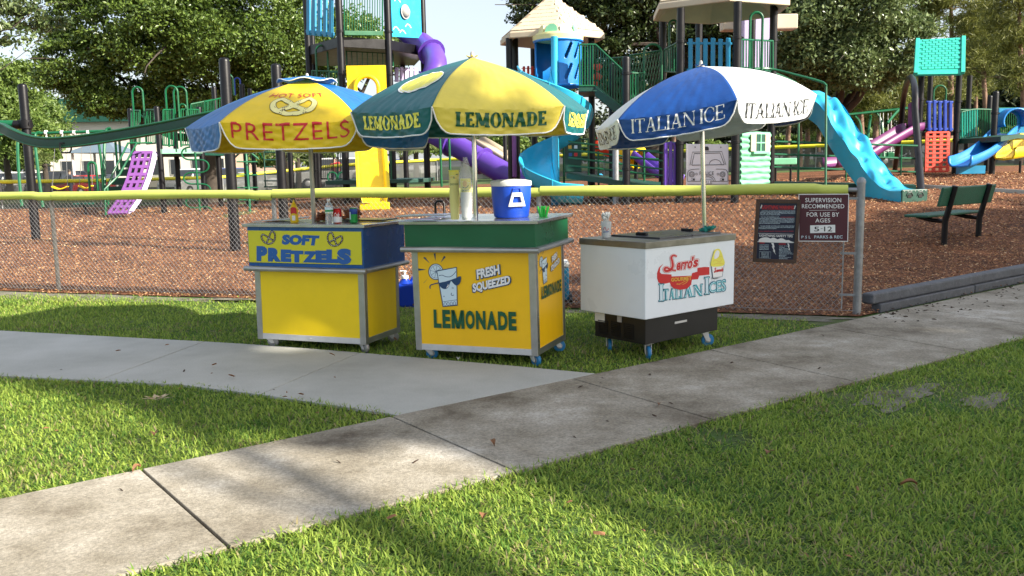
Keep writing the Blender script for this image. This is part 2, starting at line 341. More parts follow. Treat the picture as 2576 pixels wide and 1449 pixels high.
# bare sandy patches
def patch(cx,cy,rx,ry,ang=0,n=40,z=.006,m='soil'):
    mb=MB();ca,sa=math.cos(ang),math.sin(ang);P=[]
    ph=[random.random()*6 for _ in range(5)]
    for k in range(n):
        a=2*math.pi*k/n;q=1+.22*math.sin(3*a+ph[0])+.15*math.sin(5*a+ph[1])+.1*math.sin(9*a+ph[2])
        x,y=rx*q*math.cos(a),ry*q*math.sin(a);X,Y=cx+x*ca-y*sa,cy+x*sa+y*ca;P.append((X,Y,tz(X,Y)+z))
    mb.add([(cx,cy,tz(cx,cy)+z)]+P,[(0,1+k,1+(k+1)%n) for k in range(n)])
    return tag(mb.build('sand_patch',M[m]),kind='structure')
_p=onz(2260,1000);patch(_p.x,_p.y,.40,.14,.7)
_p2=onz(2480,1010);patch(_p2.x,_p2.y,.24,.1,.7)
_p3=FA+FD*.3-FN*.38;patch(_p3.x,_p3.y,2.6,.26,math.atan2(FD.y,FD.x))
_p4=FA+FD*4.5-FN*.3;patch(_p4.x,_p4.y,2.4,.17,math.atan2(FD.y,FD.x))
_p5=FA+FD*8.6-FN*.28;patch(_p5.x,_p5.y,.9,.14,math.atan2(FD.y,FD.x))
# grass: every blade is real, all of them one stuff object
def pnoise(x,y,s,seed=0):
    r=np.random.default_rng(seed);o=0
    for k in range(6):
        a=r.uniform(0,6.28);f=s*(1+.7*k);o=o+np.sin((x*np.cos(a)+y*np.sin(a))*f+r.uniform(0,6.28))/(1+.5*k)
    return o/2.6
def blades(n_per,x0,x1,y0,y1,test,L=(.045,.085),wd=(.0045,.008)):
    n=int((x1-x0)*(y1-y0)*n_per);x=rng.uniform(x0,x1,n);y=rng.uniform(y0,y1,n);k=test(x,y);x,y=x[k],y[k]
    return x,y
def inside_view(x,y,m=1.0):return np.abs(x)<.60*y+m
def g_front(x,y):
    e=4.21+.72*x-y+.005+.035*pnoise(x,y,6,3);dn=1-.75*np.clip((pnoise(x,y,2.6,31)-.45)/.3,0,1)*(x>1.0)
    s1=((x-_p.x)*.77+(y-_p.y)*.64)**2/.62**2+(-(x-_p.x)*.64+(y-_p.y)*.77)**2/.25**2
    s2=((x-_p2.x)*.77+(y-_p2.y)*.64)**2/.35**2+(-(x-_p2.x)*.64+(y-_p2.y)*.77)**2/.2**2
    dn=dn*np.clip((np.minimum(s1,s2)+.5*pnoise(x,y,14,8)-.2)/2.0,.36,1)*(1-.35*(pnoise(x,y,4,11)>.55))
    return (e>-.03)&inside_view(x,y)&(rng.random(len(x))<dn)
def g_tri(x,y):
    yn=np.interp(x,*zip(*_bn));return (y>5.77+.765*x+.0-.02)&(y<yn+.03+.04*pnoise(x,y,9,2))&(x<-.62)&inside_view(x,y,1.5)
def g_strip(x,y):
    yf=np.where(x<.59,np.interp(x,*zip(*_bf)),5.77+.765*x);fy=FA.y+(x-FA.x)*FD.y/FD.x
    dens=np.clip((fy-.28-y)/.35,.0,1)*.92+.03*(y<fy);dens=dens*(1-.45*((pnoise(x,y,3,4)>.35)&(y>fy-1.1)))
    return (y>yf-.02)&(y<fy+.1)&(x<2.75)&inside_view(x,y,1.5)&(rng.random(len(x))<dens)
xs=[];ys=[]
for a in (blades(7600,-2.6,6,1.6,9,g_front),blades(6200,-6.5,-.6,3.0,7.3,g_tri),blades(3600,-9,2.9,5.9,12.5,g_strip)):
    xs.append(a[0]);ys.append(a[1])
gx=np.concatenate(xs);gy=np.concatenate(ys);n=len(gx)
tall=.8+.5*np.clip(pnoise(gx,gy,2.2,6),-1,1)*.5+.25*rng.random(n)
ln=rng.uniform(.026,.062,n)*tall;w=rng.uniform(.0020,.0036,n)*(1+gy*.06);az=rng.uniform(0,6.283,n);el=rng.uniform(.25,1.25,n)
bx=np.stack([np.cos(az),np.sin(az),np.zeros(n)],1);pz=np.stack([-np.sin(az),np.cos(az),np.zeros(n)],1)
base=np.stack([gx,gy,terr(gx,gy)-.004+rng.uniform(0,.008,n)],1)
mid=base+bx*(ln*.55*np.cos(el))[:,None]+np.array([0,0,1])*(ln*.55*np.sin(el))[:,None]
el2=el-rng.uniform(.2,.8,n);tip=mid+bx*(ln*.45*np.cos(el2))[:,None]+np.array([0,0,1])*(ln*.45*np.sin(el2))[:,None]
V=np.stack([base-pz*w[:,None],base+pz*w[:,None],mid-pz*w[:,None]*.8,mid+pz*w[:,None]*.8,tip],1).reshape(-1,3)
i=np.arange(n)*5;F=np.concatenate([np.stack([i,i+1,i+3],1),np.stack([i,i+3,i+2],1),np.stack([i+2,i+3,i+4],1)])
M['grass']=leafmat('grass_blades',(.055,.165,.025),(.36,.46,.08),.6,.4,1.6)
M['grass'].node_tree.nodes['Principled BSDF'].inputs['Specular IOR Level'].default_value=.2
M['straw_g']=leafmat('dry_grass_blades',(.20,.17,.07),(.33,.28,.13),.6,.3,1)
dry=(rng.random(n)<.05+.12*(pnoise(gx,gy,3,21)>.4))
npmesh('lawn_grass',V,F,[M['grass'],M['straw_g']],kind='stuff',mi=np.concatenate([dry,dry,dry]).astype(int))
# mulch chips
def chips(n_per,x0,x1,y0,y1,test,size):
    n=int((x1-x0)*(y1-y0)*n_per);x=rng.uniform(x0,x1,n);y=rng.uniform(y0,y1,n);k=test(x,y);return x[k],y[k],np.full(k.sum(),size)
def m_test(x,y):
    d=(x-FA.x)*FN.x+(y-FA.y)*FN.y;e=(x-EO.x)*EN.x+(y-EO.y)*EN.y
    return (d>-.16+.16*pnoise(x,y,5,9))&(e>.0)&(np.abs(x)<.62*y+.6)
A_=[chips(900,-9,9,8,13.5,m_test,.024),chips(380,-12,12,13.5,19,m_test,.032),chips(110,-16,16,19,28,m_test,.05)]
cx=np.concatenate([a[0] for a in A_]);cy=np.concatenate([a[1] for a in A_]);cs=np.concatenate([a[2] for a in A_])*rng.uniform(.5,1.35,len(cx));n=len(cx)
def chipgeo(cx,cy,cz,cs):
    n=len(cx);az=rng.uniform(0,6.283,n);u=np.stack([np.cos(az),np.sin(az),rng.uniform(-.55,.55,n)],1);v=np.stack([-np.sin(az),np.cos(az),rng.uniform(-.7,.7,n)],1)*rng.uniform(.22,.42,n)[:,None]
    c=np.stack([cx,cy,cz],1);s=cs[:,None]*.5
    V=np.stack([c-u*s-v*s,c+u*s-v*s,c+u*s*.8+v*s,c-u*s+v*s,c+np.array([0,0,1])*cs[:,None]*.18],1).reshape(-1,3)
    i=np.arange(n)*5;return V,np.concatenate([np.stack([i,i+1,i+4],1),np.stack([i+1,i+2,i+4],1),np.stack([i+2,i+3,i+4],1),np.stack([i+3,i,i+4],1)])
V,F=chipgeo(cx,cy,terr(cx,cy)+.018+rng.uniform(0,.02,n),cs)
def chipmat():
    m,t,b=newmat('wood_chips');L=t.links.new;g=N(t,'ShaderNodeNewGeometry');cr=N(t,'ShaderNodeValToRGB');e=cr.color_ramp.elements
    st=[(0,(.038,.017,.009)),(.3,(.13,.050,.020)),(.6,(.27,.115,.045)),(.88,(.50,.26,.10)),(1,(.74,.54,.32))]
    while len(e)<len(st):e.new(.5)
    for i,(p,c) in enumerate(st):e[i].position=p;e[i].color=(*c,1)
    L(g.outputs['Random Per Island'],cr.inputs[0]);L(cr.outputs[0],b.inputs['Base Color']);b.inputs['Roughness'].default_value=.75;return m
M['chips']=chipmat()
npmesh('mulch_chips',V,F,M['chips'],kind='stuff')
# chips spilled over the walk
n=260;t_=rng.random(n)**1.3;off=rng.exponential(.22,n);px_=3.2+t_*6*.79;py_=8.42+t_*6*.61
sx=px_-EN.x*off+rng.normal(0,.1,n);sy=py_-EN.y*off;k=(sy>4.3+.72*sx);sx,sy=sx[k],sy[k]
sx2=rng.uniform(-3.5,5,60);sy2=rng.uniform(4,8.6,60);k=(sy2<5.6+.765*sx2)&(sy2>4.4+.72*sx2)|((sy2<np.interp(sx2,*zip(*_bf))-.1)&(sy2>np.interp(sx2,*zip(*_bn))+.1)&(sx2<-.8));sx=np.concatenate([sx,sx2[k]]);sy=np.concatenate([sy,sy2[k]])
V,F=chipgeo(sx,sy,np.full(len(sx),.026),rng.uniform(.015,.045,len(sx)));M['debris']=mat('dark_litter',(.05,.03,.02),.9)
npmesh('scattered_mulch',V,F,M['debris'],kind='stuff')
# ---------------- chain link fence ----------------
def fpt(px,py,off=0):return onplane(px,py,FA+FN*off,FN)
fen=thing('chain_link_fence','low chain link fence with yellow top cap behind the three carts','fence',FA)
hr=1.20
FS=FA-FD*6.3
for k in (-2,-1,0,1,2):
    p=FA+FD*(3.149*k);mb=MB();z0=tz(p.x,p.y)
    mb.tube([p+Vector((0,0,z0-.1)),p+Vector((0,0,hr-.02))],.026,10);mb.build('post',M['rust_m'] if k in(0,) else M['grey_m'],fen,40)
mb=MB();mb.lathe(FB+Vector((0,0,-.1)),[(.039,0),(.039,.28),(.042,.28),(.042,.30),(.0385,.30),(.0385,.66),(.043,.66),(.043,.685),(.0385,.685),(.0385,1.15),(.042,1.15),(.042,1.18),(.0385,1.18),(.0385,1.36),(.043,1.36),(.043,1.375),(.036,1.40),(.02,1.415),(.002,1.42)],18)
mb.build('post',M['grey_m'],fen,35,label='thick grey end post with a domed cap')
mb=MB();mb.tube([FS+Vector((0,0,hr)),FB+Vector((0,0,hr))],.021,10);mb.build('top_rail',M['grey_m'],fen,40)
mb=MB();q=FB-FD*.14-FN*.012;mb.box((q.x-.006,q.y-.003,.06),(q.x+.006,q.y+.003,1.17));
for z in (.2,.6,1.12):mb.plank(q+Vector((-.03,0,z)),FB+Vector((0,-.03,z)),(0,0,1),.022,.004)
mb.build('tension_bar',M['grey_m'],fen)
mb=MB();T=(FB-FS).length-.14;pw=.057;zl,zh=.03,1.17
for s_ in (1,-1):
    k=-40
    while k*pw<T+1.3:
        x0=k*pw;x1=x0+s_*(zh-zl)*.92
        a0,a1,z0,z1=x0,x1,zl,zh
        lo,hi=min(x0,x1),max(x0,x1)
        if hi>0 and lo<T:
            def cl(a):return max(0,min(T,a))
            f0=(cl(x0)-x0)/(x1-x0) if x1!=x0 else 0;f1=(cl(x1)-x0)/(x1-x0)
            za,zb=zl+f0*(zh-zl),zl+f1*(zh-zl)
            if abs(zb-za)>.01:
                def P(a,z):q=FS+FD*a+FN*(.0035*s_-.028);return Vector((q.x,q.y,z+tz(q.x,q.y)))
                mb.tube([P(cl(x0),za),P(cl(x1),zb)],.0024,3,cap=False)
        k+=1
mb.tube([FS-FN*.03+Vector((0,0,.05)),FB-FN*.03+Vector((0,0,.05))],.0025,4)
o=mb.build('wire_mesh',M['wire'],fen,kind='stuff')
# yellow foam cap in lengths, sagging a little at the joints
segs=[(-6.3,-3.1),(-3.1,FA.x*0+.05),(.05,3.15),(3.15,6.32),(6.32,9.33)]
for i,(a,b) in enumerate(segs):
    def prof(s,k):
        a_=2*math.pi*k;r=.050+.003*math.sin(s*5)+.0025*math.sin(s*13+i)
        if s>.93 and i in(2,):r*=1.12
        q=FS*0+FA+FD*(a+(b-a)*s);z=hr+.010+.005*math.sin(s*7+i*2)-(.012*(s>.9))
        return (q.x+FN.x*r*math.cos(a_),q.y+FN.y*r*math.cos(a_),z+r*math.sin(a_)*1.05)
    mb=MB();mb.grid(prof,40,16);mb.build('cap_segment',M['cap_y'],fen,180)
mb=MB()
for s in np.arange(-6,9.3,.9):
    q=FA+FD*float(s)-FN*.045+Vector((0,0,hr-.045));mb.tube([q+Vector((0,0,.012)),q+Vector((0,0,-.014))-FN*.004],.004,5)
mb.build('zip_tie',M['blk_post'],fen,kind='stuff')
# ---------------- border timbers ----------------
bt=[onz(2212,789),onz(2452,738),onz(2700,671),onz(2980,600)]
for i in range(3):
    a=bt[i]+ED*.02;b=a+ED*((bt[i+1]-bt[i]).length-.03);d=EN
    r=thing('border_timber','grey plastic landscape timber '+('ending beside the grey fence end post' if i==0 else 'further right behind the green bench side of the walk edge' if i==1 else 'continuing out past the right edge of the picture'),'timber',a,group='timbers edging the mulch bed')
    mb=MB();mb.obox((a+b)/2+d*.05+Vector((0,0,.045)),(b-a)/2,d*.05,Vector((0,0,.045)));mb.build('lower_course',M['kerb'],r,bevel=.012)
    mb=MB();mb.obox((a+b)/2-ED*.07+d*.085+Vector((0,0,.145)),(b-a)/2+ED*.03,d*.062,Vector((0,0,.052)));mb.build('upper_course',M['kerb'],r,bevel=.018)
mb=MB();q=bt[0]-ED*.03+EN*.06;mb.tube([q+Vector((0,0,.1)),q],.012,6)
# ---------------- flat print: letters as meshes ----------------
_tc={}
def text2d(body,off=0.0,spacing=1.0):
    k=(body,off,spacing)
    if k in _tc:return _tc[k]
    cu=bpy.data.curves.new('t','FONT');cu.body=body;cu.offset=off;cu.space_character=spacing;cu.resolution_u=3;cu.fill_mode='FRONT'
    ob=bpy.data.objects.new('t',cu);me=bpy.data.meshes.new_from_object(ob)
    v=np.array([q.co[:2] for q in me.vertices]);f=[tuple(p.vertices) for p in me.polygons]
    bpy.data.objects.remove(ob);bpy.data.curves.remove(cu);bpy.data.meshes.remove(me)
    lo,hi=v.min(0),v.max(0);_tc[k]=((v-lo)/(hi-lo),f,(hi-lo));return _tc[k]
# hand made serif alphabet: list of polygons in a box of width w and height 1
def _q(x0,y0,x1,y1,w):return [(x0-w/2,y0),(x0+w/2,y0),(x1+w/2,y1),(x1-w/2,y1)]
def _r(x0,y0,x1,y1):return [(x0,y0),(x1,y0),(x1,y1),(x0,y1)]
def _arc(cx,cy,rx,ry,a0,a1,T,t,n=14):
    out=[]
    for i in range(n):
        a,b=R(a0+(a1-a0)*i/n),R(a0+(a1-a0)*(i+1)/n);P=[]
        for q,inner in((a,0),(b,0),(b,1),(a,1)):
            w=t+(T-t)*abs(math.cos(q));k=w if inner else 0;P.append((cx+(rx-k)*math.cos(q),cy+(ry-k*.6)*math.sin(q)))
        out.append(P)
    return out
def serif(ch,T=.15,t=.055,s=.06):
    sh=t;g=[];w=.6
    def foot(x,y,k=1):return _r(x-T/2-s*k,y,x+T/2+s*k,y+sh)
    if ch=='I':w=T+2*s;g=[_r(s,0,s+T,1),foot(w/2,0),foot(w/2,1-sh)]
    elif ch=='T':w=.72;g=[_r(w/2-T/2,0,w/2+T/2,1),foot(w/2,0),_r(0,1-sh,w,1),_r(0,.8,sh*1.1,1),_r(w-sh*1.1,.8,w,1)]
    elif ch=='L':w=.62;g=[_r(s,0,s+T,1),foot(s+T/2,1-sh),_r(0,0,w,sh),_r(w-sh*1.2,0,w,.24)]
    elif ch=='E':w=.64;g=[_r(s,0,s+T,1),_r(0,0,w,sh),_r(0,1-sh,w-.04,1),_r(s,.5-sh/2,w-.16,.5+sh/2),_r(w-sh*1.2,0,w,.24),_r(w-.04-sh*1.2,.78,w-.04,1),_r(w-.16-sh,.4,w-.16,.6)]
    elif ch=='A':w=.82;g=[_q(s+.06,0,w/2-.02,1,t*1.5),_q(w-s-.1,0,w/2,1,T*1.15),_r(.2,.3,w-.22,.3+sh),_r(0,0,.24,sh),_r(w-.34,0,w,sh)]
    elif ch=='N':w=.84;g=[_r(s+.02,0,s+.02+t,1),_r(w-s-t,0,w-s,1),_q(s+t,1,w-s-t*.8,0,T*1.1),_r(0,0,.2,sh),_r(0,1-sh,.2,1),_r(w-.2,1-sh,w,1)]
    elif ch=='M':w=1.0;g=[_r(s+.02,0,s+.02+t,1),_r(w-s-T,0,w-s,1),_q(s+t,1,w/2,.1,T*1.05),_q(w/2,.1,w-s-T/2,1,t*1.4),_r(0,0,.2,sh),_r(0,1-sh,.2,1),_r(w-T-2*s,0,w,sh),_r(w-T-s,1-sh,w,1)]
    elif ch=='O':w=.8;g=_arc(w/2,.5,w/2,.52,0,360,T,t,24)
    elif ch=='C':w=.72;g=_arc(.4,.5,.4,.52,38,322,T,t,20)+[_r(.66,.66,.70,.92),_r(.66,.1,.70,.3)]
    elif ch=='D':w=.78;g=[_r(s,0,s+T,1),_r(0,0,.4,sh),_r(0,1-sh,.4,1)]+_arc(.36,.5,.42,.5,-90,90,T,t,14)
    elif ch==' ':w=.22
    return w,g
def seriftext(body,T=.15,t=.055,s=.06,gap=.06):
    vs=[];fs=[];x=0
    for ch in body:
        w,g=serif(ch,T,t,s)
        for poly in g:
            b=len(vs);vs+=[(x+a,b_) for a,b_ in poly];fs.append(tuple(range(b,b+len(poly))))
        x+=w+gap
    v=np.array(vs);lo,hi=v.min(0),v.max(0);return (v-lo)/(hi-lo),fs,(hi-lo)
def cut(v,f,L): # split faces until edges are shorter than L (v in map units)
    bm=bmesh.new();bv=[bm.verts.new((a,b,0)) for a,b in v]
    for q in f:
        try:bm.faces.new([bv[i] for i in q])
        except ValueError:pass
    bmesh.ops.triangulate(bm,faces=bm.faces[:])
    for _ in range(5):
        e=[e for e in bm.edges if e.calc_length()>L]
        if not e:break
        bmesh.ops.subdivide_edges(bm,edges=e,cuts=1);bmesh.ops.triangulate(bm,faces=bm.faces[:])
    bm.verts.index_update();V=[(q.co.x,q.co.y) for q in bm.verts];F=[tuple(q.index for q in p.verts) for p in bm.faces];bm.free();return V,F
def placed(t,x0,y0,x1,y1,shear=0,rot=0,arch=0):
    """unit text to a rectangle, with shear, rotation (degrees) and vertical arch"""
    v,f,_=t;out=[];cx,cy=(x0+x1)/2,(y0+y1)/2;c,s=math.cos(R(rot)),math.sin(R(rot))
    for a,b in v:
        x=x0+(x1-x0)*a+shear*(b-.5)*(y1-y0);y=y0+(y1-y0)*b+arch*(1-(2*a-1)**2)
        out.append((cx+(x-cx)*c-(y-cy)*s,cy+(x-cx)*s+(y-cy)*c))
    return out,f
def disc(cx,cy,rx,ry=None,n=24,a0=0,a1=360):
    ry=ry or rx;P=[(cx+rx*math.cos(R(a0+(a1-a0)*k/n)),cy+ry*math.sin(R(a0+(a1-a0)*k/n))) for k in range(n+(a1-a0<360))];return P,[tuple(range(len(P)))]
def stroke(pts,w,closed=False):
    vs=[];fs=[];n=len(pts)
    for i,(x,y) in enumerate(pts):
        a=pts[(i-1)%n if closed else max(i-1,0)];b=pts[(i+1)%n if closed else min(i+1,n-1)];dx,dy=b[0]-a[0],b[1]-a[1];l=math.hypot(dx,dy) or 1
        ww=w[i] if isinstance(w,(list,tuple)) else w
        vs+=[(x-dy/l*ww/2,y+dx/l*ww/2),(x+dy/l*ww/2,y-dx/l*ww/2)]
    for i in range(n if closed else n-1):j=(i+1)%n;fs.append((2*i,2*i+1,2*j+1,2*j))
    return vs,fs
def ring(cx,cy,r,w,ry=None,n=24,a0=0,a1=360):
    ry=ry or r;return stroke([(cx+r*math.cos(R(a0+(a1-a0)*k/n)),cy+ry*math.sin(R(a0+(a1-a0)*k/n))) for k in range(n if a1-a0==360 else n+1)],w,a1-a0==360)
def spl(pts,n=8,closed=False): # catmull-rom through 2d points
    out=[];m=len(pts)
    for i in range(m if closed else m-1):
        g=lambda k:pts[k%m] if closed else pts[min(max(k,0),m-1)]
        p0,p1,p2,p3=g(i-1),g(i),g(i+1),g(i+2)
        for k in range(n):
            t=k/n;out.append(tuple(.5*((2*p1[d])+(-p0[d]+p2[d])*t+(2*p0[d]-5*p1[d]+4*p2[d]-p3[d])*t*t+(-p0[d]+3*p1[d]-3*p2[d]+p3[d])*t**3) for d in range(len(p1))))
    if not closed:out.append(tuple(pts[-1]))
    return out
class Print: # layered flat print on a mapped surface; each layer a hair above the last
    def __init__(s,fn,parent,cutL=None):s.fn=fn;s.p=parent;s.L=cutL;s.d=.0012;s.first=True
    def lay(s,shape,m,name='lettering',step=.0003):
        v,f=shape[0],shape[1]
        if s.L:v,f=cut(v,f,s.L)
        mb=MB();mb.add([s.fn(a,b,s.d) for a,b in v],f);s.d+=step
        return mb.build(name,M[m],s.p,world=True)
def flat(o,U,V_):
    o,U,V_=Vector(o),Vector(U),Vector(V_);Nn=U.cross(V_).normalized()
    return lambda a,b,d:o+U*a+V_*b+Nn*d
# ---------------- carts ----------------
def cartmat(x,y,yaw,t=(0,0)):
    return Matrix.Translation((x,y,0))@Matrix(((1,0,t[0],0),(0,1,t[1],0),(-t[0],-t[1],1,0),(0,0,0,1))).to_3x3().to_quaternion().to_matrix().to_4x4()@Matrix.Rotation(yaw,4,'Z')
def tracer(mx,o,n,kx,ky): # picture crop -> point of a flat face (local coordinates), pushed out by d
    inv=mx.inverted();ow=mx@Vector(o);nw=mx.to_3x3()@Vector(n)
    def f(a,b,d):return inv@(onplane(kx[0]+kx[1]*a,ky[0]+ky[1]*b,ow,nw))+Vector(n)*d
    return f
class LPrint(Print):
    wd=False
    def lay(s,shape,m,name="lettering",step=.0002,world=None,label=None):
        v,f=shape[0],shape[1]
        if s.L:v,f=cut(v,f,s.L)
        mb=MB();mb.add([s.fn(a,b,s.d) for a,b in v],f);s.d+=step
        return mb.build(name,M[m],s.p,world=s.wd if world is None else world,label=label)
def quadtext(t,bl,br,tr,tl):
    v,f,_=t;o=[]
    for a,b in v:
        o.append(tuple((bl[i]*(1-a)+br[i]*a)*(1-b)+(tl[i]*(1-a)+tr[i]*a)*b for i in (0,1)))
    return o,f
def caster(root,x,y,r,h,m,ang=.4,plate=True):
    w=thing('caster',None,None);w.parent=root;w.location=(0,0,0)
    mb=MB();c,s=math.cos(ang),math.sin(ang);ax=Vector((-s,c,0));ox,oy=x+c*.03,y+s*.03;C=Vector((ox,oy,r))
    mb.lathe(C-ax*.014,[(r*.72,0),(r*.95,.002),(r,.008),(r,.020),(r*.95,.026),(r*.72,.028)],18,ax);mb.build('tyre',M[m],w,40,world=False)
    mb=MB();mb.lathe(C-ax*.016,[(.006,0),(r*.35,.0),(r*.72,.006),(r*.72,.026),(r*.35,.032),(.006,.032)],14,ax);mb.build('rim',M['steel_d'],w,40,world=False)
    mb=MB()
    for k in(-1,1):
        a=Vector((x,y,h-.004))+ax*.023*k;b=C+ax*.023*k;d=Vector((c,s,0))
        mb.prism([(0,0),(1,0),(1,1),(0,1)],(0,0,0),(0,0,0.00001),(0,0,.00001),0) if 0 else None
        mb.add([a-d*.03-ax*.002,a+d*.03-ax*.002,b+d*.014-ax*.002+Vector((0,0,-.01)),b-d*.014-ax*.002+Vector((0,0,-.01)),a-d*.03+ax*.002,a+d*.03+ax*.002,b+d*.014+ax*.002+Vector((0,0,-.01)),b-d*.014+ax*.002+Vector((0,0,-.01))],[(0,1,2,3),(7,6,5,4),(0,4,5,1),(1,5,6,2),(2,6,7,3),(3,7,4,0)])
    mb.box((x-.035,y-.035,h-.012),(x+.035,y+.035,h));mb.lathe((x,y,h-.026),[(.02,0),(.024,.012)],12)
    mb.build('fork',M['alu'],w,world=False,bevel=.002)
    return w
def stand(name,label,mx,W_,D_,zb,zt,g1,g2,pm,um,tyre,tw):
    r=thing(name,label,'cart',mat=mx);LOCAL=dict(world=False)
    mb=MB();mb.box((-W_+.012,.012,zb+.01),(-.012,D_-.012,zt-.01));mb.build('inner_body',M['steel_d'],r,world=False)
    def pan(nm,a,b):
        q=MB();q.box(a,b);return q.build(nm,M[pm],r,world=False,bevel=.0015)
    e=.052
    pan('front_panel',(-W_+e,.003,zb+.05),(-e,.011,zt));pan('side_panel',(-.011,e,zb+.05),(-.003,D_-e,zt))
    pan('side_panel',(-W_+.003,e,zb+.05),(-W_+.011,D_-e,zt));pan('back_panel',(-W_+e,D_-.011,zb+.05),(-e,D_-.003,zt))
    for x,sx in((-W_,1),(0,-1)):
        for y,sy in((0,1),(D_,-1)):
            q=MB();a,b=sorted((x,x+sx*e));c,d=sorted((y,y+sy*.004));q.box((a,c,zb),(b,d,zt))
            a,b=sorted((x,x+sx*.004));c,d=sorted((y+sy*.004,y+sy*e));q.box((a,c,zb),(b,d,zt))
            for k,z in enumerate((.12,.38,.64,.86)):
                zz=zb+(zt-zb)*z
                q.lathe((x+sx*.028,y-sy*.0015,zz),[(.005,-.0005),(.003,.003)],8,(0,-sy,0));q.lathe((x-sx*.0015,y+sy*.028,zz),[(.005,-.0005),(.003,.003)],8,(-sx,0,0))
            q.build('corner_post',M['steel'],r,world=False,bevel=.0012,seg=1)
    q=MB();q.box((-W_+e,.001,zb+.004),(-e,.010,zb+.052));
    for k in(.12,.5,.88):q.lathe((-W_+W_*k,.0015,zb+.028),[(.006,0),(.004,.003)],8,(0,-1,0))
    q.build('bottom_rail',M['alu'],r,world=False,bevel=.001)
    q=MB();q.box((-.010,e,zb+.004),(-.001,D_-e,zb+.052));q.build('bottom_rail',M['steel'],r,world=False,bevel=.001)
    q=MB();q.box((-W_+.001,e,zb+.004),(-W_+.010,D_-e,zb+.052));q.build('bottom_rail',M['steel'],r,world=False)
    z=(zt+g1)/2;o=.055
    q=MB();q.box((-W_-o,-o,z-.018),(o,D_+o+.06,z+.018));q.build('bumper_shelf',M['steel_d'],r,world=False,bevel=.016,seg=4)
    q=MB();q.tube([(-W_-o,-o,z),(o,-o,z)],.021,12);q.build('bumper_tube',M['steel'],r,40,world=False)
    bx0,bx1,by0,by1=.01-1.078,.01,-.01,.724
    q=MB();q.box((bx0,by0,g1-.012),(bx1,by1,g2));q.build('upper_box',M[um],r,world=False,bevel=.003)
    # counter with a recessed well
    q=MB();ct=.026;X0,X1,Y0,Y1=bx0-.03,bx1+.03,by0-.03,by1+.05;w0,w1,v0,v1=X0+.30,X1-.30,Y0+.12,Y1-.12
    if tw:q.box((X0,Y0,g2),(X1,Y1,g2+ct))
    else:
        q.box((X0,Y0,g2),(X1,v0,g2+ct));q.box((X0,v1,g2),(X1,Y1,g2+ct));q.box((X0,v0,g2),(w0,v1,g2+ct));q.box((w1,v0,g2),(X1,v1,g2+ct))
    q.build('counter_top',M['counter'],r,world=False,bevel=.004)
    for x,y,a in((-W_+.07,.07,.3),(-.06,.06,-.5),(-.06,D_-.08,.5),(-W_+.07,D_-.08,2)):caster(r,x,y,.048,zb+.008,tyre,a)
    return r
K2=((566,.28218),(503.1,.28218));K3=((974.8,.36886),(408.8,.36886));K4=((1415,.31683),(471.7,.31683));K5=((1855.3,.2603),(440.2,.2603))
def T2(s,off=0,sp=1):return text2d(s,off,sp)
# lemonade stand
mL=cartmat(.185,6.525,-.393,(-.016,-.005))
lem=stand('lemonade_cart','golden yellow cart with sunglasses glass artwork and a green upper box','x' and mL,1.021,.634,.085,.858,.901,1.068,'orange_p','green_p','tyre_b',True)
lp=[c for c in lem.children if c.name.startswith('front_panel')][0];ls=[c for c in lem.children if c.name.startswith('side_panel')][0]
def lem_art(P):
    L=P.lay
    for a,b,c in (((208,722),(212,738),(266,730)),((244,650),(256,644),(290,688)),((315,620),(329,618),(328,672)),((386,636),(398,644),(364,682)),((243,824),(250,820),(280,788))):L(([a,b,c],[(0,1,2)]),'navy_t')
    L(stroke(spl([(352,820),(318,828),(296,836),(290,850),(293,860)],5),[7]*20+[10]),'navy_t')
    L(disc(330,745,51,56),'navy_t');L(disc(331,745,46,51),'ltblue_t');L(ring(331,745,38,2.2,43),'navy_t')
    for k in range(4):
        a=R(k*45+12);L(stroke([(331-38*math.cos(a),745-43*math.sin(a)),(331+38*math.cos(a),745+43*math.sin(a))],2),'navy_t')
    L(([(335,736),(474,712),(480,975),(378,985)],[(0,1,2,3)]),'navy_t')
    L(([(341,742),(470,718),(474,968),(384,979)],[(0,1,2,3)]),'ltblue_t')
    L(stroke(spl([(352,772),(375,768),(400,778),(430,778),(455,760),(468,742)],5),[4]*26),'navy_t')
    L(stroke([(383,948),(474,936)],3),'navy_t')
    for x in(395,415,437,459):L(ring(x,965-(x-395)*.08,8,2.5,12,n=12),'navy_t')
    L((spl([(350,824),(395,812),(432,803),(425,830),(415,852),(395,862),(372,855)],4,True),[tuple(range(28))]),'navy_t')
    L((spl([(438,800),(470,787),(500,775),(503,800),(492,828),(470,838),(450,822)],4,True),[tuple(range(28))]),'navy_t')
    L(stroke([(425,808),(445,800)],8),'navy_t')
    L((spl([(404,852),(413,838),(414,828),(420,838),(412,850)],3,True),[tuple(range(15))]),'white_t')
    L(stroke(spl([(440,888),(436,900),(446,906),(455,902)],4),4),'navy_t');L(ring(447,855,5,2,n=10),'navy_t');L(ring(388,912,3,2,n=8),'navy_t')
    for s,cx,cy,w,h in (('FRESH',688,745,158,66),('SQUEEZED',711,831,262,68)):
        L(placed(T2(s,.09),cx-w/2-5,cy+h/2+6,cx+w/2+9,cy-h/2-1,rot=-13,shear=-.15),'navy_t');L(placed(T2(s,.045),cx-w/2,cy+h/2,cx+w/2,cy-h/2,rot=-13,shear=-.15),'white_t')
_mp=[_r(0,0,.25,1),_r(.75,0,1,1),_q(.14,1,.5,0,.24),_q(.5,0,.86,1,.24)]
MG=(np.array([q for p_ in _mp for q in p_]),[tuple(range(4*i,4*i+4)) for i in range(4)],None)
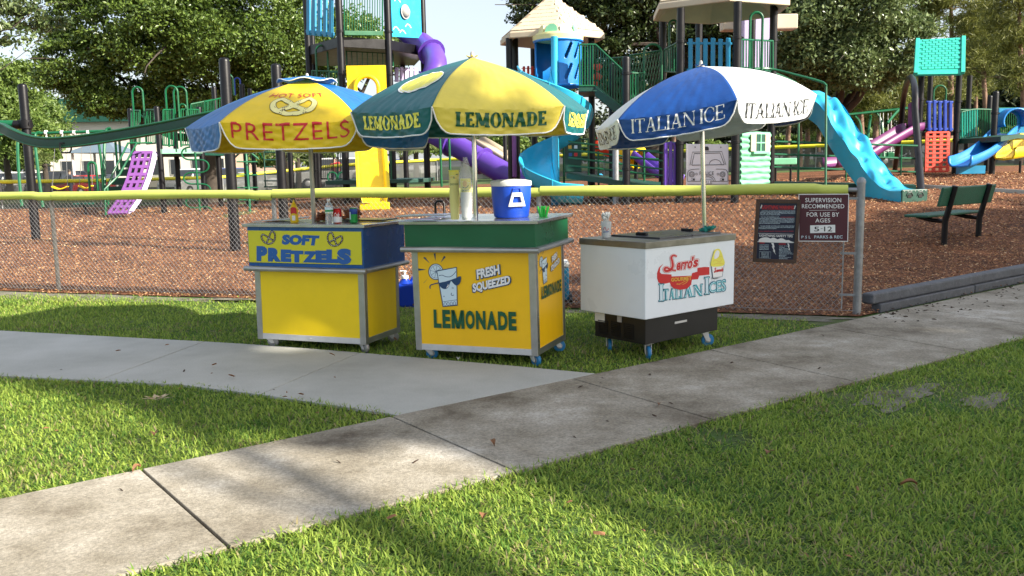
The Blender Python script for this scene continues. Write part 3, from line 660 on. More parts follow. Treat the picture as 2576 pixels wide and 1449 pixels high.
def block(P): # heavy condensed capitals with clear gaps
    ws=dict(L=52,E=54,M=88,O=64,N=66,A=70,D=64);x=316
    for ch in 'LEMONADE':
        w=ws[ch];f=lambda x_:(x_-316)/564
        P.lay(quadtext(MG if ch=='M' else T2(ch,.05),(x+4,1126+20*f(x)),(x+w+4,1126+20*f(x+w)),(x+w-1,1001+17*f(x+w)),(x,1001+17*f(x))),'green_t');x+=w+7.5
P_=LPrint(tracer(mL,(0,.003,0),(0,-1,0),*K3),lp);lem_art(P_)
block(P_)
_f=tracer(mL,(0,.003,0),(0,-1,0),*K3)
def sidefn(a,b,d):
    q=_f(a,b,0);return Vector((-.003+d,(q.x+1.021)*.63+.0,.875-(.86-q.z)*.64))
P_=LPrint(sidefn,ls);lem_art(P_);block(P_)
# pretzel stand
mP=cartmat(-1.181,7.095,-.341,(.006,.011))
pre=stand('pretzel_cart','bright yellow cart with a blue upper box lettered SOFT PRETZELS',mP,1.023,.613,.08,.656,.705,1.022,'yellow_p','blue_p','steel_d',True)
q=MB();q.box((-1.058,-.016,.728),(-.003,-.0105,.992));sg=q.build('sign_panel',M['sign_y'],pre,world=False,bevel=.001)
P_=LPrint(tracer(mP,(0,-.016,0),(0,-1,0),*K2),sg)
P_.lay(quadtext(T2('SOFT',.075,1.06),(506,398),(828,408),(844,316),(512,306)),'blue_t')
def bigword(s,xs,y0s,y1s,m,off=.085): # letters of individually varying height
    for i,ch in enumerate(s):
        P_.lay(quadtext(T2(ch,off),(xs[i][0],y0s[i]),(xs[i][1],y0s[i]+3),(xs[i][1],y1s[i]+2),(xs[i][0],y1s[i])),m)
bigword('PRETZELS',[(282,378),(384,500),(498,592),(582,700),(694,826),(808,925),(905,1010),(1000,1128)],[545,548,551,556,556,560,561,572],[410,425,440,450,455,450,440,432],'blue_t')
PRZ=[(-.32,.36),(-.14,.16),(0,.0),(.20,-.28),(.38,-.42),(.52,-.18),(.42,.2),(.2,.42),(0,.47),(-.2,.42),(-.42,.2),(-.52,-.18),(-.38,-.42),(-.20,-.28),(0,.0),(.14,.16),(.32,.36)]
def pretzel2d(P_,cx,cy,w,h,m,rot,salt=True,sw=12):
    pts=PRZ
    c,s=math.cos(R(rot)),math.sin(R(rot));q=[(cx+(x*w)*c-(y*h)*s,cy+(x*w)*s+(y*h)*c) for x,y in spl(pts,6)]
    P_.lay(stroke(q,sw),m)
    if salt:
        vs=[];fs=[]
        for i in range(1,len(q)-1,2):
            x,y=q[i][0]+random.uniform(-3,3),q[i][1]+random.uniform(-3,3);b=len(vs);vs+=[(x-2.6,y-2.2),(x+2.4,y-2.6),(x+2.2,y+2.4),(x-2.4,y+2.1)];fs.append((b,b+1,b+2,b+3))
        P_.lay((vs,fs),'white_t','salt')
pretzel2d(P_,392,338,118,112,'brown_t',-18,sw=15);pretzel2d(P_,977,353,128,118,'brown_t',20,sw=15)
# ice freezer
mI=cartmat(.991,6.631,-.862,(.004,.004))
ice=thing('ice_freezer_cart','white freezer chest on a black wheeled base with red and teal ice artwork','freezer cart',mat=mI)
q=MB();q.box((-.683,0,.326),(0,1.106,.862));wb_=q.build('cabinet',M['white_f'],ice,world=False,bevel=.006)
q=MB();q.box((-.690,-.007,.858),(.007,1.113,.908));q.build('metal_rim',M['rim_d'],ice,world=False,bevel=.003)
q=MB();q.box((-.60,.27,.900),(-.09,.66,.922));l1=q.build('lid',M['lid_d'],ice,world=False,bevel=.004)
q=MB();q.box((-.60,.67,.900),(-.09,1.04,.922));l2=q.build('lid',M['lid_d'],ice,world=False,bevel=.004)
for l,yy in((l1,.36),(l2,.93)):
    q=MB();q.box((-.42,yy,.9225),(-.31,yy+.03,.945));q.build('handle',M['black_m'],l,world=False,bevel=.004)
q=MB();q.box((-.56,.04,.125),(-.03,.93,.3255));bs=q.build('motor_base',M['black_m'],ice,world=False,bevel=.004)
for c0 in range(3):
    for k in range(8):
        q=MB();x=-.47+c0*.135;q.obox((x,.036,.155+k*.015),(.05,0,0),(0,.005,.003),(0,0,.0025));q.build('louvre_slat',M['black_m'],bs,world=False)
q=MB();q.box((-.555,.034,.25),(-.45,.0385,.322));q.build('rating_plate',M['white_pl'],bs,world=False)
q=MB();q.box((-.315,.034,.27),(-.27,.0385,.322));q.build('socket_plate',M['grey_pl'],bs,world=False)
q=MB();q.box((-.0295,.38,.245),(-.027,.53,.262));q.build('name_plate',M['alu'],bs,world=False)
for x,y,a in((-.08,.12,-.6),(-.5,.14,-.7),(-.08,.82,.9),(-.5,.84,.6)):caster(ice,x,y,.052,.13,'tyre_b',a)
P_=LPrint(tracer(mI,(0,0,0),(1,0,0),*K4),wb_);L=P_.lay
L((spl([(800,604),(775,640),(772,672),(786,686),(864,690),(866,706),(1024,700),(1028,680),(1070,668),(1070,638),(1130,630),(1166,632),(1166,692),(1085,700),(1075,728),(1028,732),(1020,770),(985,800),(930,812),(880,800),(856,770),(852,755),(790,768),(760,752),(750,720),(750,680),(765,635)],1,True),[tuple(range(27))]),'red_t','ribbon')
def outlined(t,m,om,bl,br,tr,tl,g=4,off2=None):
    L(quadtext(off2 or t,(bl[0]-g,bl[1]+g),(br[0]+g,br[1]+g),(tr[0]+g,tr[1]-g),(tl[0]-g,tl[1]-g)),om);L(quadtext(t,bl,br,tr,tl),m)
def script_word(dx,dy,sc,m,w,rot=-6): # flowing hand-lettered word
    strokes=[[(40,10),(30,-2),(18,8),(22,30),(24,60),(14,84),(-4,92),(-10,80),(4,74),(30,84),(52,84)],
             [(52,72),(66,66),(68,50),(56,46),(50,62),(56,82),(76,78)],[(76,78),(84,48),(88,46),(98,54),(92,80),(104,80)],[(104,80),(112,46),(116,44),(128,52),(120,80),(134,76)],
             [(134,76),(140,52),(150,44),(160,54),(156,76),(142,80),(134,68)],[(172,20),(176,10),(178,22),(170,32)],[(164,56),(182,44),(184,50),(176,60),(186,72),(176,82),(160,78)]]
    c,s=math.cos(R(rot)),math.sin(R(rot))
    for q in strokes:
        pts=[(dx+sc*(x*c-y*s),dy+sc*(x*s+y*c)) for x,y in spl(q,5)];n=len(pts);L(stroke(pts,[w*(.55+.6*abs(math.sin(i*.55))) for i in range(n)]),m)
for m_,o_,g in(('red_t',.105,9),('white_t',.075,6),('red_t',.035,0)):
    L(placed(T2("erro",o_),902-g,650+g*.7,1032+g,588-g*.7,rot=-9,shear=-.30),m_)
    L(placed(T2("'s",o_),1020-g,632+g*.7,1078+g,545-g*.7,rot=-9,shear=-.30),m_)
for m_,w_ in(('red_t',34),('white_t',27),('red_t',20)):
    q=spl([(906,548),(880,538),(862,556),(870,590),(872,628),(850,656),(818,662),(808,646),(826,636),(860,652),(900,660)],5);L(stroke(q,[w_*(.5+.5*math.sin(math.pi*i/(len(q)-1))) for i in range(len(q))]),m_)
L(quadtext(T2('GOURMET',.03),(860,748),(1022,734),(1022,702),(860,718)),'gold_t')
L(stroke(spl([(900,768),(930,764),(970,744),(990,740),(978,756),(940,772),(905,762)],4),3.5),'gold_t')
for s_,xs,y0,y1 in (('I',(762,802),(905,902),(764,764)),('TALI',(800,950),(896,878),(808,800)),('An',(960,1108),(876,856),(790,765)),('I',(1124,1162),(850,846),(712,708)),('CES',(1160,1292),(838,820),(755,726))):
    t=seriftext(s_.upper() if s_!='An' else 'AN',.22,.09,.07,.03) if s_!='CES' else T2('CES',.03)
    outlined(t,'teal_t','navy_t',(xs[0],y0[0]),(xs[1],y0[1]),(xs[1],y1[1]),(xs[0],y1[0]),4)
    L(quadtext(seriftext(s_.upper(),.08,.03,.02,.17) if s_!='CES' else T2('CES',-.02),(xs[0]+4,y0[0]-4),(xs[1]-4,y0[1]-4),(xs[1]-5,y1[1]+5),(xs[0]+3,y1[0]+5)),'ltblue_t')
L(([(852,775),(1022,765),(985,802),(930,812),(880,800)],[(0,1,2,3,4)]),'red_t','ribbon')
L(([(1176,612),(1282,600),(1264,708),(1188,718)],[(0,1,2,3)]),'navy_t');L(([(1179,614),(1279,603),(1261,706),(1191,715)],[(0,1,2,3)]),'white_t')
L((spl([(1172,618),(1176,580),(1188,540),(1200,500),(1222,487),(1245,492),(1262,525),(1272,560),(1283,595),(1270,620),(1225,628),(1190,628)],3,True),[tuple(range(36))]),'yellow_t')
L((spl([(1198,560),(1205,520),(1222,497),(1240,510),(1235,545),(1215,565)],3,True),[tuple(range(18))]),'white_t')
for q in ([(1185,590),(1210,575),(1240,590),(1262,570)],[(1225,560),(1250,545),(1262,550)],[(1195,612),(1230,600),(1268,606)]):L(stroke(spl(q,4),2.2),'gold_t')
script_word(1198,640,.36,'red_t',7);L(stroke(spl([(1172,716),(1200,722),(1240,716)],4),[1]+[5]*6+[1]*2),'black_t')
# ---------------- umbrellas ----------------
def wrinkle(x,y,s):return math.sin(x*31+s)*math.sin(y*23+s*2)+.6*math.sin(x*57+y*19+s*3)
def umbrella(name,label,C,zt,R_,fold,val,a0,cols,tilt,texts,pole0,polem,seed,bow=.35,vent=None,finial='chrome',notch=.13):
    r=thing(name,label,'umbrella',Vector(pole0));c=Vector(C)
    def rib(k,v):
        a=R(a0+60*k);rr=R_*v;x,y=rr*math.cos(a),rr*math.sin(a)
        z=zt-(zt-fold)*((1-bow)*v+bow*v*v*v)
        return Vector((c.x+x,c.y+y,z+tilt[0]*x+tilt[1]*y))
    def S(k,s,w,d=0):
        v=min(w,1);a=rib(k,v);b=rib(k+1,v);p=a.lerp(b,s);am=R(a0+60*k+60*s)
        out=Vector((math.cos(R(a0+60*k+30)),math.sin(R(a0+60*k+30)),0))
        p+=Vector((0,0,-.022*math.sin(math.pi*s)*v*v))+out*(.006*math.sin(math.pi*s)*v)
        nrm=(out*.45+Vector((0,0,.9))).normalized()
        wr=.0035*wrinkle(s*1.1+k,w*.8,seed)*min(1,v*1.2)*math.sin(math.pi*s)
        if w>1:
            t=w-1;e=min(s,1-s);hh=val*(max(0,1-(1-min(1,max(0,e-.012)/notch))**2.2))**.6
            p+=Vector((0,0,-hh*t))+out*(.012*t*math.sin(math.pi*s)+.010*t*math.sin(s*17+seed)*math.sin(math.pi*s)-.02*t)
            nrm=(out+Vector((0,0,.15))).normalized();wr*=1.6
        return p+nrm*(wr+d)
    for k in range(6):
        mb=MB();mb.grid(lambda s,w,k=k:S(k,s,w*2 if w<=.5 else 1+(w-.5)*2),44,34)
        o=mb.build('canopy_panel',M[cols[k%6]],r,50)
        md=o.modifiers.new('thick','SOLIDIFY');md.thickness=.0016;md.offset=0
        pts=[S(k,s,2,.001) for s in [.0]+[i/30 for i in range(1,30)]+[1.0]];pts=[S(k,.0,1.0,.001)]+pts[1:-1]+[S(k,1,1.0,.001)]
        mb=MB();mb.tube(pts,.0055,6);mb.build('piping',M['pipe_w'],o,60)
        P=LPrint(lambda a,b,d,k=k:S(k,a,b,d+.0040),o,.05);P.L=.028;P.wd=True
        for fn in texts.get(k,[]):fn(P)
        mb=MB();mb.tube([rib(k,v)+Vector((0,0,-.014)) for v in (.03,.3,.6,.85,1)],.005,6);mb.tube([rib(k,.55)+Vector((0,0,-.016)),Vector(pole0)*0+Vector((c.x,c.y,zt-.42))],.004,6)
        mb.build('rib',M['steel_d'],r,40)
    top=Vector((c.x,c.y,zt))
    mb=MB();mb.tube([Vector(pole0),top],.019,14);mb.lathe(Vector((c.x,c.y,zt-.44)),[(.022,0),(.034,.01),(.034,.05),(.022,.06)],14);mb.build('pole',M[polem],r,40)
    mb=MB();mb.lathe(top+Vector((0,0,-.002)),[(.03,0),(.032,.006),(.014,.014),(.015,.03),(.010,.046),(.002,.05)],14);mb.build('finial',M['grey_pl'],r,40)
    if vent:
        mb=MB();mb.grid(lambda s,w:c*1+Vector((math.cos(6.2832*s)*R_*.24*w,math.sin(6.2832*s)*R_*.24*w,zt-c.z+.028-.040*w-.012*math.sin(6.2832*s*6+1)*w*w-.008*w*w)),48,5);o=mb.build('vent_cap',M[vent],r,60)
        mb=MB();mb.tube([Vector((c.x+math.cos(6.2832*s)*R_*.24,c.y+math.sin(6.2832*s)*R_*.24,zt+.028-.040-.012*math.sin(6.2832*s*6+1)-.008)) for s in [i/48 for i in range(48)]],.004,5,closed=True);mb.build('piping',M['pipe_w'],o)
    else:
        mb=MB();vs=[]
        for q in range(12):
            a=q*math.pi/6;rr=.055 if q%2 else .030;vs.append(top+Vector((rr*math.cos(a),rr*math.sin(a),.006+(.012 if q%2 else -.004))))
        mb.add([top+Vector((0,0,.004))]+vs,[(0,1+q,1+(q+1)%12) for q in range(12)]);mb.build('top_collar',M[cols[1]],r,60)
    return r
def txt(t,x0,y0,x1,y1,m,arch=0,shear=0,outline=None):
    def f(P):
        if outline:
            P.lay(placed(outline[0],x0-.012,y0+.03,x1+.012,y1-.03,arch=arch,shear=shear),outline[1])
        P.lay(placed(t,x0,y0,x1,y1,arch=arch,shear=shear),m)
    return f
_le=lambda m,m2:txt(seriftext('LEMONADE',.26,.13,.05,.05),.17,1.72,.86,1.12,m)
def lemon_slice(P):
    def tilted(cx,cy,rx,ry,n=30):
        return [(cx+rx*math.cos(2*math.pi*k/n)+.04*math.sin(2*math.pi*k/n),cy+ry*math.sin(2*math.pi*k/n)-.05*math.cos(2*math.pi*k/n)) for k in range(n)],[tuple(range(n))]
    P.lay(tilted(.54,.62,.31,.165),'white_t','print');P.lay(tilted(.54,.62,.295,.150),'yellow_t','print')
    P.lay(stroke(spl([(.26,.70),(.38,.755),(.58,.76),(.78,.66),(.83,.56)],5),.008),'white_t','print')
def pretz(P):
    v=[];n=0
    for c_,w in (('brown_t',.118),('cup_y',.108)):
        q=spl([(.5+x*.40,.765+y*.25) for x,y in PRZ],5)
        P.lay(stroke(q,w*.50 if c_=='brown_t' else w*.45),c_,'print')
umbrella('lemonade_umbrella','green and yellow umbrella with white piping lettered LEMONADE',(-.271,7.006,0),2.305,.93,1.905,.17,-165,
 ['umb_g','umb_ly','umb_g','umb_ly','umb_g','umb_ly'],(.0,.02),
 {0:[_le('yellow_t',0),lemon_slice],1:[_le('green_t',0)],2:[_le('yellow_t',0)]},(-.271,7.006,1.09),'chrome',1.3,bow=.4)
umbrella('pretzel_umbrella','blue and yellow vented umbrella with a pretzel print lettered PRETZELS',(-1.683,7.705,0),2.235,1.03,1.845,.185,183,
 ['umb_b','umb_y','umb_b','umb_b','umb_y','umb_y'],(0,.0),
 {1:[txt(T2('PRETZELS',-.006,1.1),.08,1.66,.93,.985,'red_t'),txt(T2('HOT SOFT',.0,1.1),.17,.625,.84,.54,'red_t'),pretz]},(-1.683,7.705,1.045),'pole_w',4.1,vent='umb_b',bow=.38)
_it=lambda m:txt(seriftext('ITALIAN ICE',.13,.05,.05,.06),.10,1.80,.90,1.12,m)
umbrella('italian_ice_umbrella','tilted blue and white umbrella lettered ITALIAN ICE',(1.572,7.51,0),2.26,.905,1.885,.165,155,
 ['umb_w','umb_n','umb_w','umb_n','umb_w','umb_n'],(.115,-.04),
 {0:[txt(seriftext('ITALIAN ICE',.13,.05,.05,.06),.10,1.8,.90,1.15,'black_t')],1:[txt(seriftext('ITALIAN ICE',.13,.05,.05,.06),.12,1.70,.90,1.04,'white_t',shear=.0)],2:[_it('black_t')]},(1.616,7.51,.93),'chrome',7.7,bow=.55)
# ---------------- things on the carts ----------------
def single(mb,name,m,label,cat,loc,smooth=40,group=None,**k):
    o=mb.build(name,m,None,smooth,**k);return o
def lathething(name,label,cat,c,parts,group=None):
    r=thing(name,label,cat,c,group=group)
    for pn,prof,m in parts:
        mb=MB();mb.lathe(c,prof,24);mb.build(pn,M[m],r,35)
    return r
m_,t_,b_=newmat('clear_plastic');b_.inputs['Base Color'].default_value=(.85,.92,.95,1);b_.inputs['Roughness'].default_value=.08;b_.inputs['Transmission Weight'].default_value=.75;b_.inputs['IOR'].default_value=1.2;M['clear']=m_
zp=1.022+.026+.002
def pz(px,py,z):return onz(px,py,z)
c=pz(741,560,zp)
r=lathething('mustard_bottle','yellow squeeze mustard bottle standing on the pretzel cart counter','bottle',c,[('body',[(.03,0),(.034,.006),(.034,.05),(.030,.07),(.034,.09),(.034,.12),(.026,.135),(.020,.138)],'must'),('cap',[(.021,.138),(.022,.15),(.014,.156),(.007,.175),(.004,.19)],'must')])
mb=MB();mb.grid(lambda s,w:c+Vector((.0348*math.cos(-2.3+1.6*s),.0348*math.sin(-2.3+1.6*s),.068+.05*w+.012*math.sin(3.14*s))),10,2);mb.build('label',M['red_t'],r)
mb=MB();mb.grid(lambda s,w:c+Vector((.0352*math.cos(-1.9+.8*s),.0352*math.sin(-1.9+.8*s),.02+.04*w)),6,2);mb.build('label',M['white_t'],r)
c=pz(829,563,zp)
r=lathething('water_bottle','clear water bottle with a pale blue label, left of the red can','bottle',c,[('body',[(.028,0),(.031,.006),(.030,.03),(.032,.05),(.028,.075),(.032,.09),(.032,.135),(.026,.155),(.013,.175),(.012,.182)],'clear'),('cap',[(.014,.182),(.014,.198),(.012,.2)],'white_pl'),('label',[(.0325,.092),(.0328,.094),(.0328,.13),(.0325,.132)],'ltblue_t')])
mb=MB();mb.lathe(c,[(.0331,.098),(.0333,.1),(.0333,.11),(.0331,.112)],24);mb.build('label',M['grn_can'],r)
c=pz(850,562,zp)
r=lathething('red_soda_can','red and white soda can lettered Cola beside the water bottle','can',c,[('body',[(.026,0),(.033,.008),(.033,.112),(.027,.120),(.026,.122)],'red_can'),('rim',[(.026,.122),(.0275,.1235),(.0275,.126),(.024,.124)],'alu'),('white_band',[(.0332,.01),(.0334,.011),(.0334,.052),(.0332,.053)],'white_t')])
def cyl(c,rad,a0,a1,z0,z1):return lambda a,b,d:c+Vector(((rad+d)*math.cos(a0+(a1-a0)*a),(rad+d)*math.sin(a0+(a1-a0)*a),z0+(z1-z0)*b))
P_=LPrint(cyl(c,.0334,-2.25,-.9,.05,.088),r,.15);P_.lay(placed(T2('Cola',.02),0,0,1,1,shear=.2),'white_t',world=True)
c=pz(890,561,zp)
r=lathething('green_soda_can','green soda can with a blue upper band near the counter edge','can',c,[('body',[(.026,0),(.033,.008),(.033,.112),(.027,.120),(.026,.122)],'grn_can'),('rim',[(.026,.122),(.0275,.1235),(.0275,.126),(.024,.124)],'alu'),('blue_band',[(.0332,.072),(.0334,.073),(.0333,.113),(.0331,.114)],'blu_can')])
mb=MB();mb.grid(lambda s,w:c+Vector((.0336*math.cos(-2.6+.5*s),.0336*math.sin(-2.6+.5*s),.03+.06*w)),6,2);mb.build('label',M['ltblue_t'],r)
c0=pz(905,557,zp)+Vector((.0,.16,0))
mb=MB();mb.obox(c0+Vector((.02,0,.006)),(.22,-.07,0),(.05,.11,0),(0,0,.006));tag(mb.build('serving_tray',M['tray'],None,bevel=.003),'flat dark tray behind the green soda can','tray')
for k,(dx,dy,dz,sc) in enumerate([(-.33,.03,.012,1),(-.32,.05,.036,1),(-.31,.02,.06,.95),(-.10,.0,.03,1),(-.08,.02,.055,.95),(-.09,.01,.08,.9)]):
    mb=MB();q=spl(PRZ,3)
    mb.tube([c0+Vector((dx+x*.13*sc,dy+y*.13*sc,dz+.004*math.sin(i))) for i,(x,y) in enumerate(q)],.0125,8)
    tag(mb.build('soft_pretzel',M['pret'],None,60),['bottom pretzel of the pile left of the water bottle','middle pretzel of the pile left of the water bottle','top pretzel of the pile left of the water bottle','bottom pretzel of the pile between the two soda cans','middle pretzel of the pile between the two soda cans','top pretzel of the pile between the two soda cans'][k],'pretzel','soft pretzels piled on the yellow cart')
a=pz(640,563,zp);b=pz(768,553,zp)
mb=MB();mb.obox((a+b)/2+Vector((-.03,.16,.012)),(.17,-.04,.012),(.05,.13,0),(0,0,.005));tag(mb.build('lid_plate',M['counter'],None,bevel=.003),'raised steel lid on the left of the pretzel cart counter','lid')
zl=1.068+.026+.002
def stack(name,label,c,n,pitch,r0,r1,h,m):
    r=thing(name,label,'cup stack',c)
    for k in range(n):
        mb=MB();z=k*pitch;rr=Vector((random.uniform(-1,1)*.0012,random.uniform(-1,1)*.0012,0))
        mb.lathe(c+rr+Vector((0,0,z)),[(r0,0),(r1,h),(r1+.0035,h+.001),(r1+.0035,h+.004),(r1-.002,h+.003)],20,cap=False);mb.build('cup',M[m],r,35)
    return r
c=pz(1145,552,zl);r=stack('yellow_cup_stack','tall stack of pale yellow lemonade cups left of the umbrella pole',c,27,.0095,.030,.036,.10,'cup_y')
zt_=27*.0095
mb=MB();mb.lathe(c+Vector((0,0,zt_)),[(.031,0),(.0385,.105),(.041,.106),(.041,.110),(.037,.108)],20,cap=False);o=mb.build('cup',M['yellow_t'],r,35)
P_=LPrint(cyl(c,.0352,-2.9,-.2,zt_+.02,zt_+.09),o,.12)
for q in range(9):
    a_,b_2=random.uniform(.08,.9),random.uniform(.15,.85);P_.lay(disc(a_,b_2,.07,.09,8),'green_t' if q%2 else 'gold_t','print',world=True)
P_.fn=cyl(c,.034,-2.6,-.5,zt_-.001,zt_+.014);P_.lay(placed(T2('LEMONADE',.03),0,0,1,1),'green_t',world=True)
c=pz(1174,553,zl);r=stack('clear_cup_stack','stack of frosted clear cups in a plastic bag against the umbrella pole',c,24,.0085,.032,.039,.10,'cup_c')
mb=MB();random.seed(3);mb.grid(lambda s,w:c+Vector((math.cos(6.283*s)*(.047+.004*math.sin(17*s+w*9))*(1-.72*max(0,w-.72)/.28),math.sin(6.283*s)*(.047+.004*math.sin(13*s+w*7))*(1-.72*max(0,w-.72)/.28),.02+.44*w)),28,14)
m_,t_,b_=newmat('thin_bag');b_.inputs['Base Color'].default_value=(.85,.87,.88,1);b_.inputs['Roughness'].default_value=.25;b_.inputs['Alpha'].default_value=.28;M['bag']=m_
mb.build('plastic_bag',M['bag'],r,60)
mb=MB();mb.grid(lambda s,w:c+Vector((.0435*math.cos(-2.7+2.2*s),.0435*math.sin(-2.7+2.2*s),.205+.1*w)),10,3);o=mb.build('label',M['yellow_t'],r)
P_=LPrint(cyl(c,.0437,-2.5,-.7,.205,.305),o,.15);P_.lay(disc(.45,.62,.2,.25,14),'gold_t','print',world=True);P_.lay(stroke(spl([(.2,.4),(.5,.3),(.8,.5)],3),.06),'green_t','print',world=True);P_.lay(placed(T2('LEMONADE',.02),.1,.04,.9,.2),'green_t',world=True)
c=pz(1287,548,zl)+Vector((0,.11,0))
r=lathething('drink_cooler','round blue drink cooler with a white lid and handles','cooler',c,[('body',[(.128,0),(.135,.012),(.150,.15),(.153,.235),(.152,.24)],'drum_b'),('lid',[(.154,.238),(.158,.242),(.158,.27),(.154,.276),(.11,.286),(.03,.29)],'white_pl')])
for a_ in (-1.30,1.84):
    f=cyl(c,.150,a_-.42,a_+.42,.085,.19)
    mb=MB();pts=[(.02,.1),(.12,.9),(.88,.9),(.98,.1)];n=12
    poly=[(.0,0),(.22,1),(.78,1),(1,0)];hole=[(.22,.28),(.32,.72),(.68,.72),(.78,.28)]
    def P4(l,d):return [f(x,y,d) for x,y in l]
    for d0,d1 in((.004,.020),):
        vs=P4(poly,d1)+P4(hole,d1)+P4(poly,d0)+P4(hole,d0);fs=[]
        for i in range(4):
            j=(i+1)%4;fs+=[(i,j,4+j,4+i),(8+i,8+j,j,i),(4+i,4+j,12+j,12+i)]
        mb.add(vs,fs)
    mb.build('handle',M['white_pl'],r,bevel=.003)
    mb=MB();mb.tube([f(.25,.95,.006),f(.3,1.3,.006),f(.7,1.3,.006),f(.75,.95,.006)],.004,6);mb.build('handle_bracket',M['drum_b'],r)
c=pz(1366,545,zl);r=thing('straw_bundle','bunch of bright green straws at the corner of the lemonade counter','straws',c)
for k in range(26):
    a_=random.uniform(0,6.28);q=random.uniform(0,.024);b0=c+Vector((q*math.cos(a_)*1.3,q*math.sin(a_),0));t1=b0+Vector((q*math.cos(a_)*.9,q*math.sin(a_)*.6,random.uniform(.066,.082)))
    mb=MB();mb.tube([b0,t1],.0042,6);mb.build('straw',M['straw'],r,40)
a=pz(1085,552,zl)
mb=MB();mb.obox(a+Vector((-.06,.03,.002)),(.10,-.03,0),(.03,.06,0),(0,0,.002));tag(mb.build('paper_napkins',M['lav_pl'],None),'pale lilac paper lying on the left of the lemonade counter','paper')
a=pz(1105,549,zl)+Vector((-.0,.2,0));b=pz(1000,559,zl)
mb=MB();mb.obox(a+Vector((-.12,.07,.012)),(.20,-.07,.006),(.05,.11,0),(0,0,.005));tag(mb.build('lid_plate',M['counter'],None,bevel=.003),'raised steel lid at the left rear of the lemonade counter','lid')
c=at(1107,540,8.1);r=thing('hand_truck','black hand truck whose loop handle shows behind the lemonade counter','hand truck',(c.x,c.y,0))
mb=MB();h=at(1107,506,8.1).z;mb.tube([(c.x-.04,c.y,.08),(c.x-.04,c.y,h-.02),(c.x-.025,c.y,h),(c.x+.025,c.y,h),(c.x+.04,c.y,h-.02),(c.x+.04,c.y,.08)],.011,8);mb.tube([(c.x-.04,c.y,.4),(c.x+.04,c.y,.4)],.008,6);mb.build('handle',M['blk_post'],r,40)
mb=MB();mb.box((c.x-.12,c.y-.2,.015),(c.x+.12,c.y,.025));mb.build('toe_plate',M['blk_post'],r)
for k in(-1,1):mb=MB();mb.lathe((c.x+k*.13-.015,c.y+.02,.07),[(.05,0),(.07,.004),(.07,.026),(.05,.03)],16,(1,0,0));mb.build('wheel',M['black_m'],r,40)
# behind the carts
c=G(1028,772);c.z=0
r=thing('water_jug','blue water jug with a white pump between the yellow and golden carts','jug',c)
mb=MB();mb.box((c.x-.115,c.y-.08,.0),(c.x+.13,c.y+.13,.26));mb.build('body',M['jug_b'],r,bevel=.035,seg=4)
mb=MB();mb.lathe(c+Vector((-.03,0,.255)),[(.075,0),(.05,.03),(.036,.05),(.036,.055)],18);mb.tube([c+Vector((.03,.02,.27)),c+Vector((.05,.02,.315)),c+Vector((.10,.02,.31)),c+Vector((.115,.02,.25))],.016,8);mb.build('shoulder',M['jug_b'],r,50)
mb=MB();mb.lathe(c+Vector((-.03,0,.31)),[(.04,0),(.04,.025),(.034,.032),(.012,.034),(.012,.065),(.022,.068),(.022,.08),(.008,.084)],16);mb.tube([c+Vector((-.03,0,.385)),c+Vector((-.08,-.0,.388))],.009,8);mb.build('pump',M['white_pl'],r,40)
c=G(1424,768);c.z=0
r=thing('rolling_cooler','blue rolling cooler with a white lid behind the golden cart','cooler',c)
mb=MB();mb.box((c.x-.36,c.y,.05),(c.x+.035,c.y+.3,.40));mb.build('body',M['slat_b'],r,bevel=.02,seg=3)
mb=MB();mb.box((c.x-.365,c.y-.01,.402),(c.x+.04,c.y+.31,.46));mb.build('lid',M['white_pl'],r,bevel=.02,seg=3)
for k in(0,.27):mb=MB();mb.lathe((c.x+.035,c.y+.02+k,.06),[(.04,0),(.06,.004),(.06,.03),(.04,.034)],16,(1,0,0));mb.build('wheel',M['black_m'],r,40)
# on the freezer
c=onz(1525,597,.91)
r=thing('spoon_cup','frosted cup full of clear plastic spoons on the freezer corner','cup',c)
mb=MB();mb.lathe(c,[(.034,0),(.043,.125),(.045,.126)],20,cap=False);mb.build('cup',M['cup_c'],r,40)
for k in range(22):
    a_=random.uniform(0,6.28);q=random.uniform(0,.03);b0=c+Vector((q*.6*math.cos(a_),q*.6*math.sin(a_),.01));t1=c+Vector((q*1.4*math.cos(a_),q*1.4*math.sin(a_),random.uniform(.15,.185)))
    mb=MB();mb.tube([b0,t1],.0022,4);mb.lathe(t1,[(.002,-.016),(.011,-.004),(.011,.008),(.003,.018)],8,(t1-b0));mb.build('spoon',M['cup_c'],r,60)
P_=LPrint(cyl(c,.0405,-2.4,-.8,.04,.09),r,.2);P_.lay(stroke(spl([(.1,.4),(.3,.9),(.5,.3),(.8,.7)],4),.06),'red_t','print',world=True);P_.lay(stroke([(.1,.1),(.8,.15)],.12),'blue_t','print',world=True)
c=Vector((1.625,7.50,.914));mb=MB()
for k in range(5):
    pts=[c+Vector(((.034+.012*math.sin(3*t+k))*math.cos(t)+.012*k-.01,(.030+.010*math.cos(4*t+k*2))*math.sin(t)-.006*k,.010+.011*k*.6+.008*math.sin(5*t+k))) for t in [i*.42 for i in range(15)]]
    mb.tube(pts,.0085,7,closed=True)
tag(mb.build('rope',M['rope'],None,60),'knotted teal rope tied round the foot of the ice umbrella pole','rope')
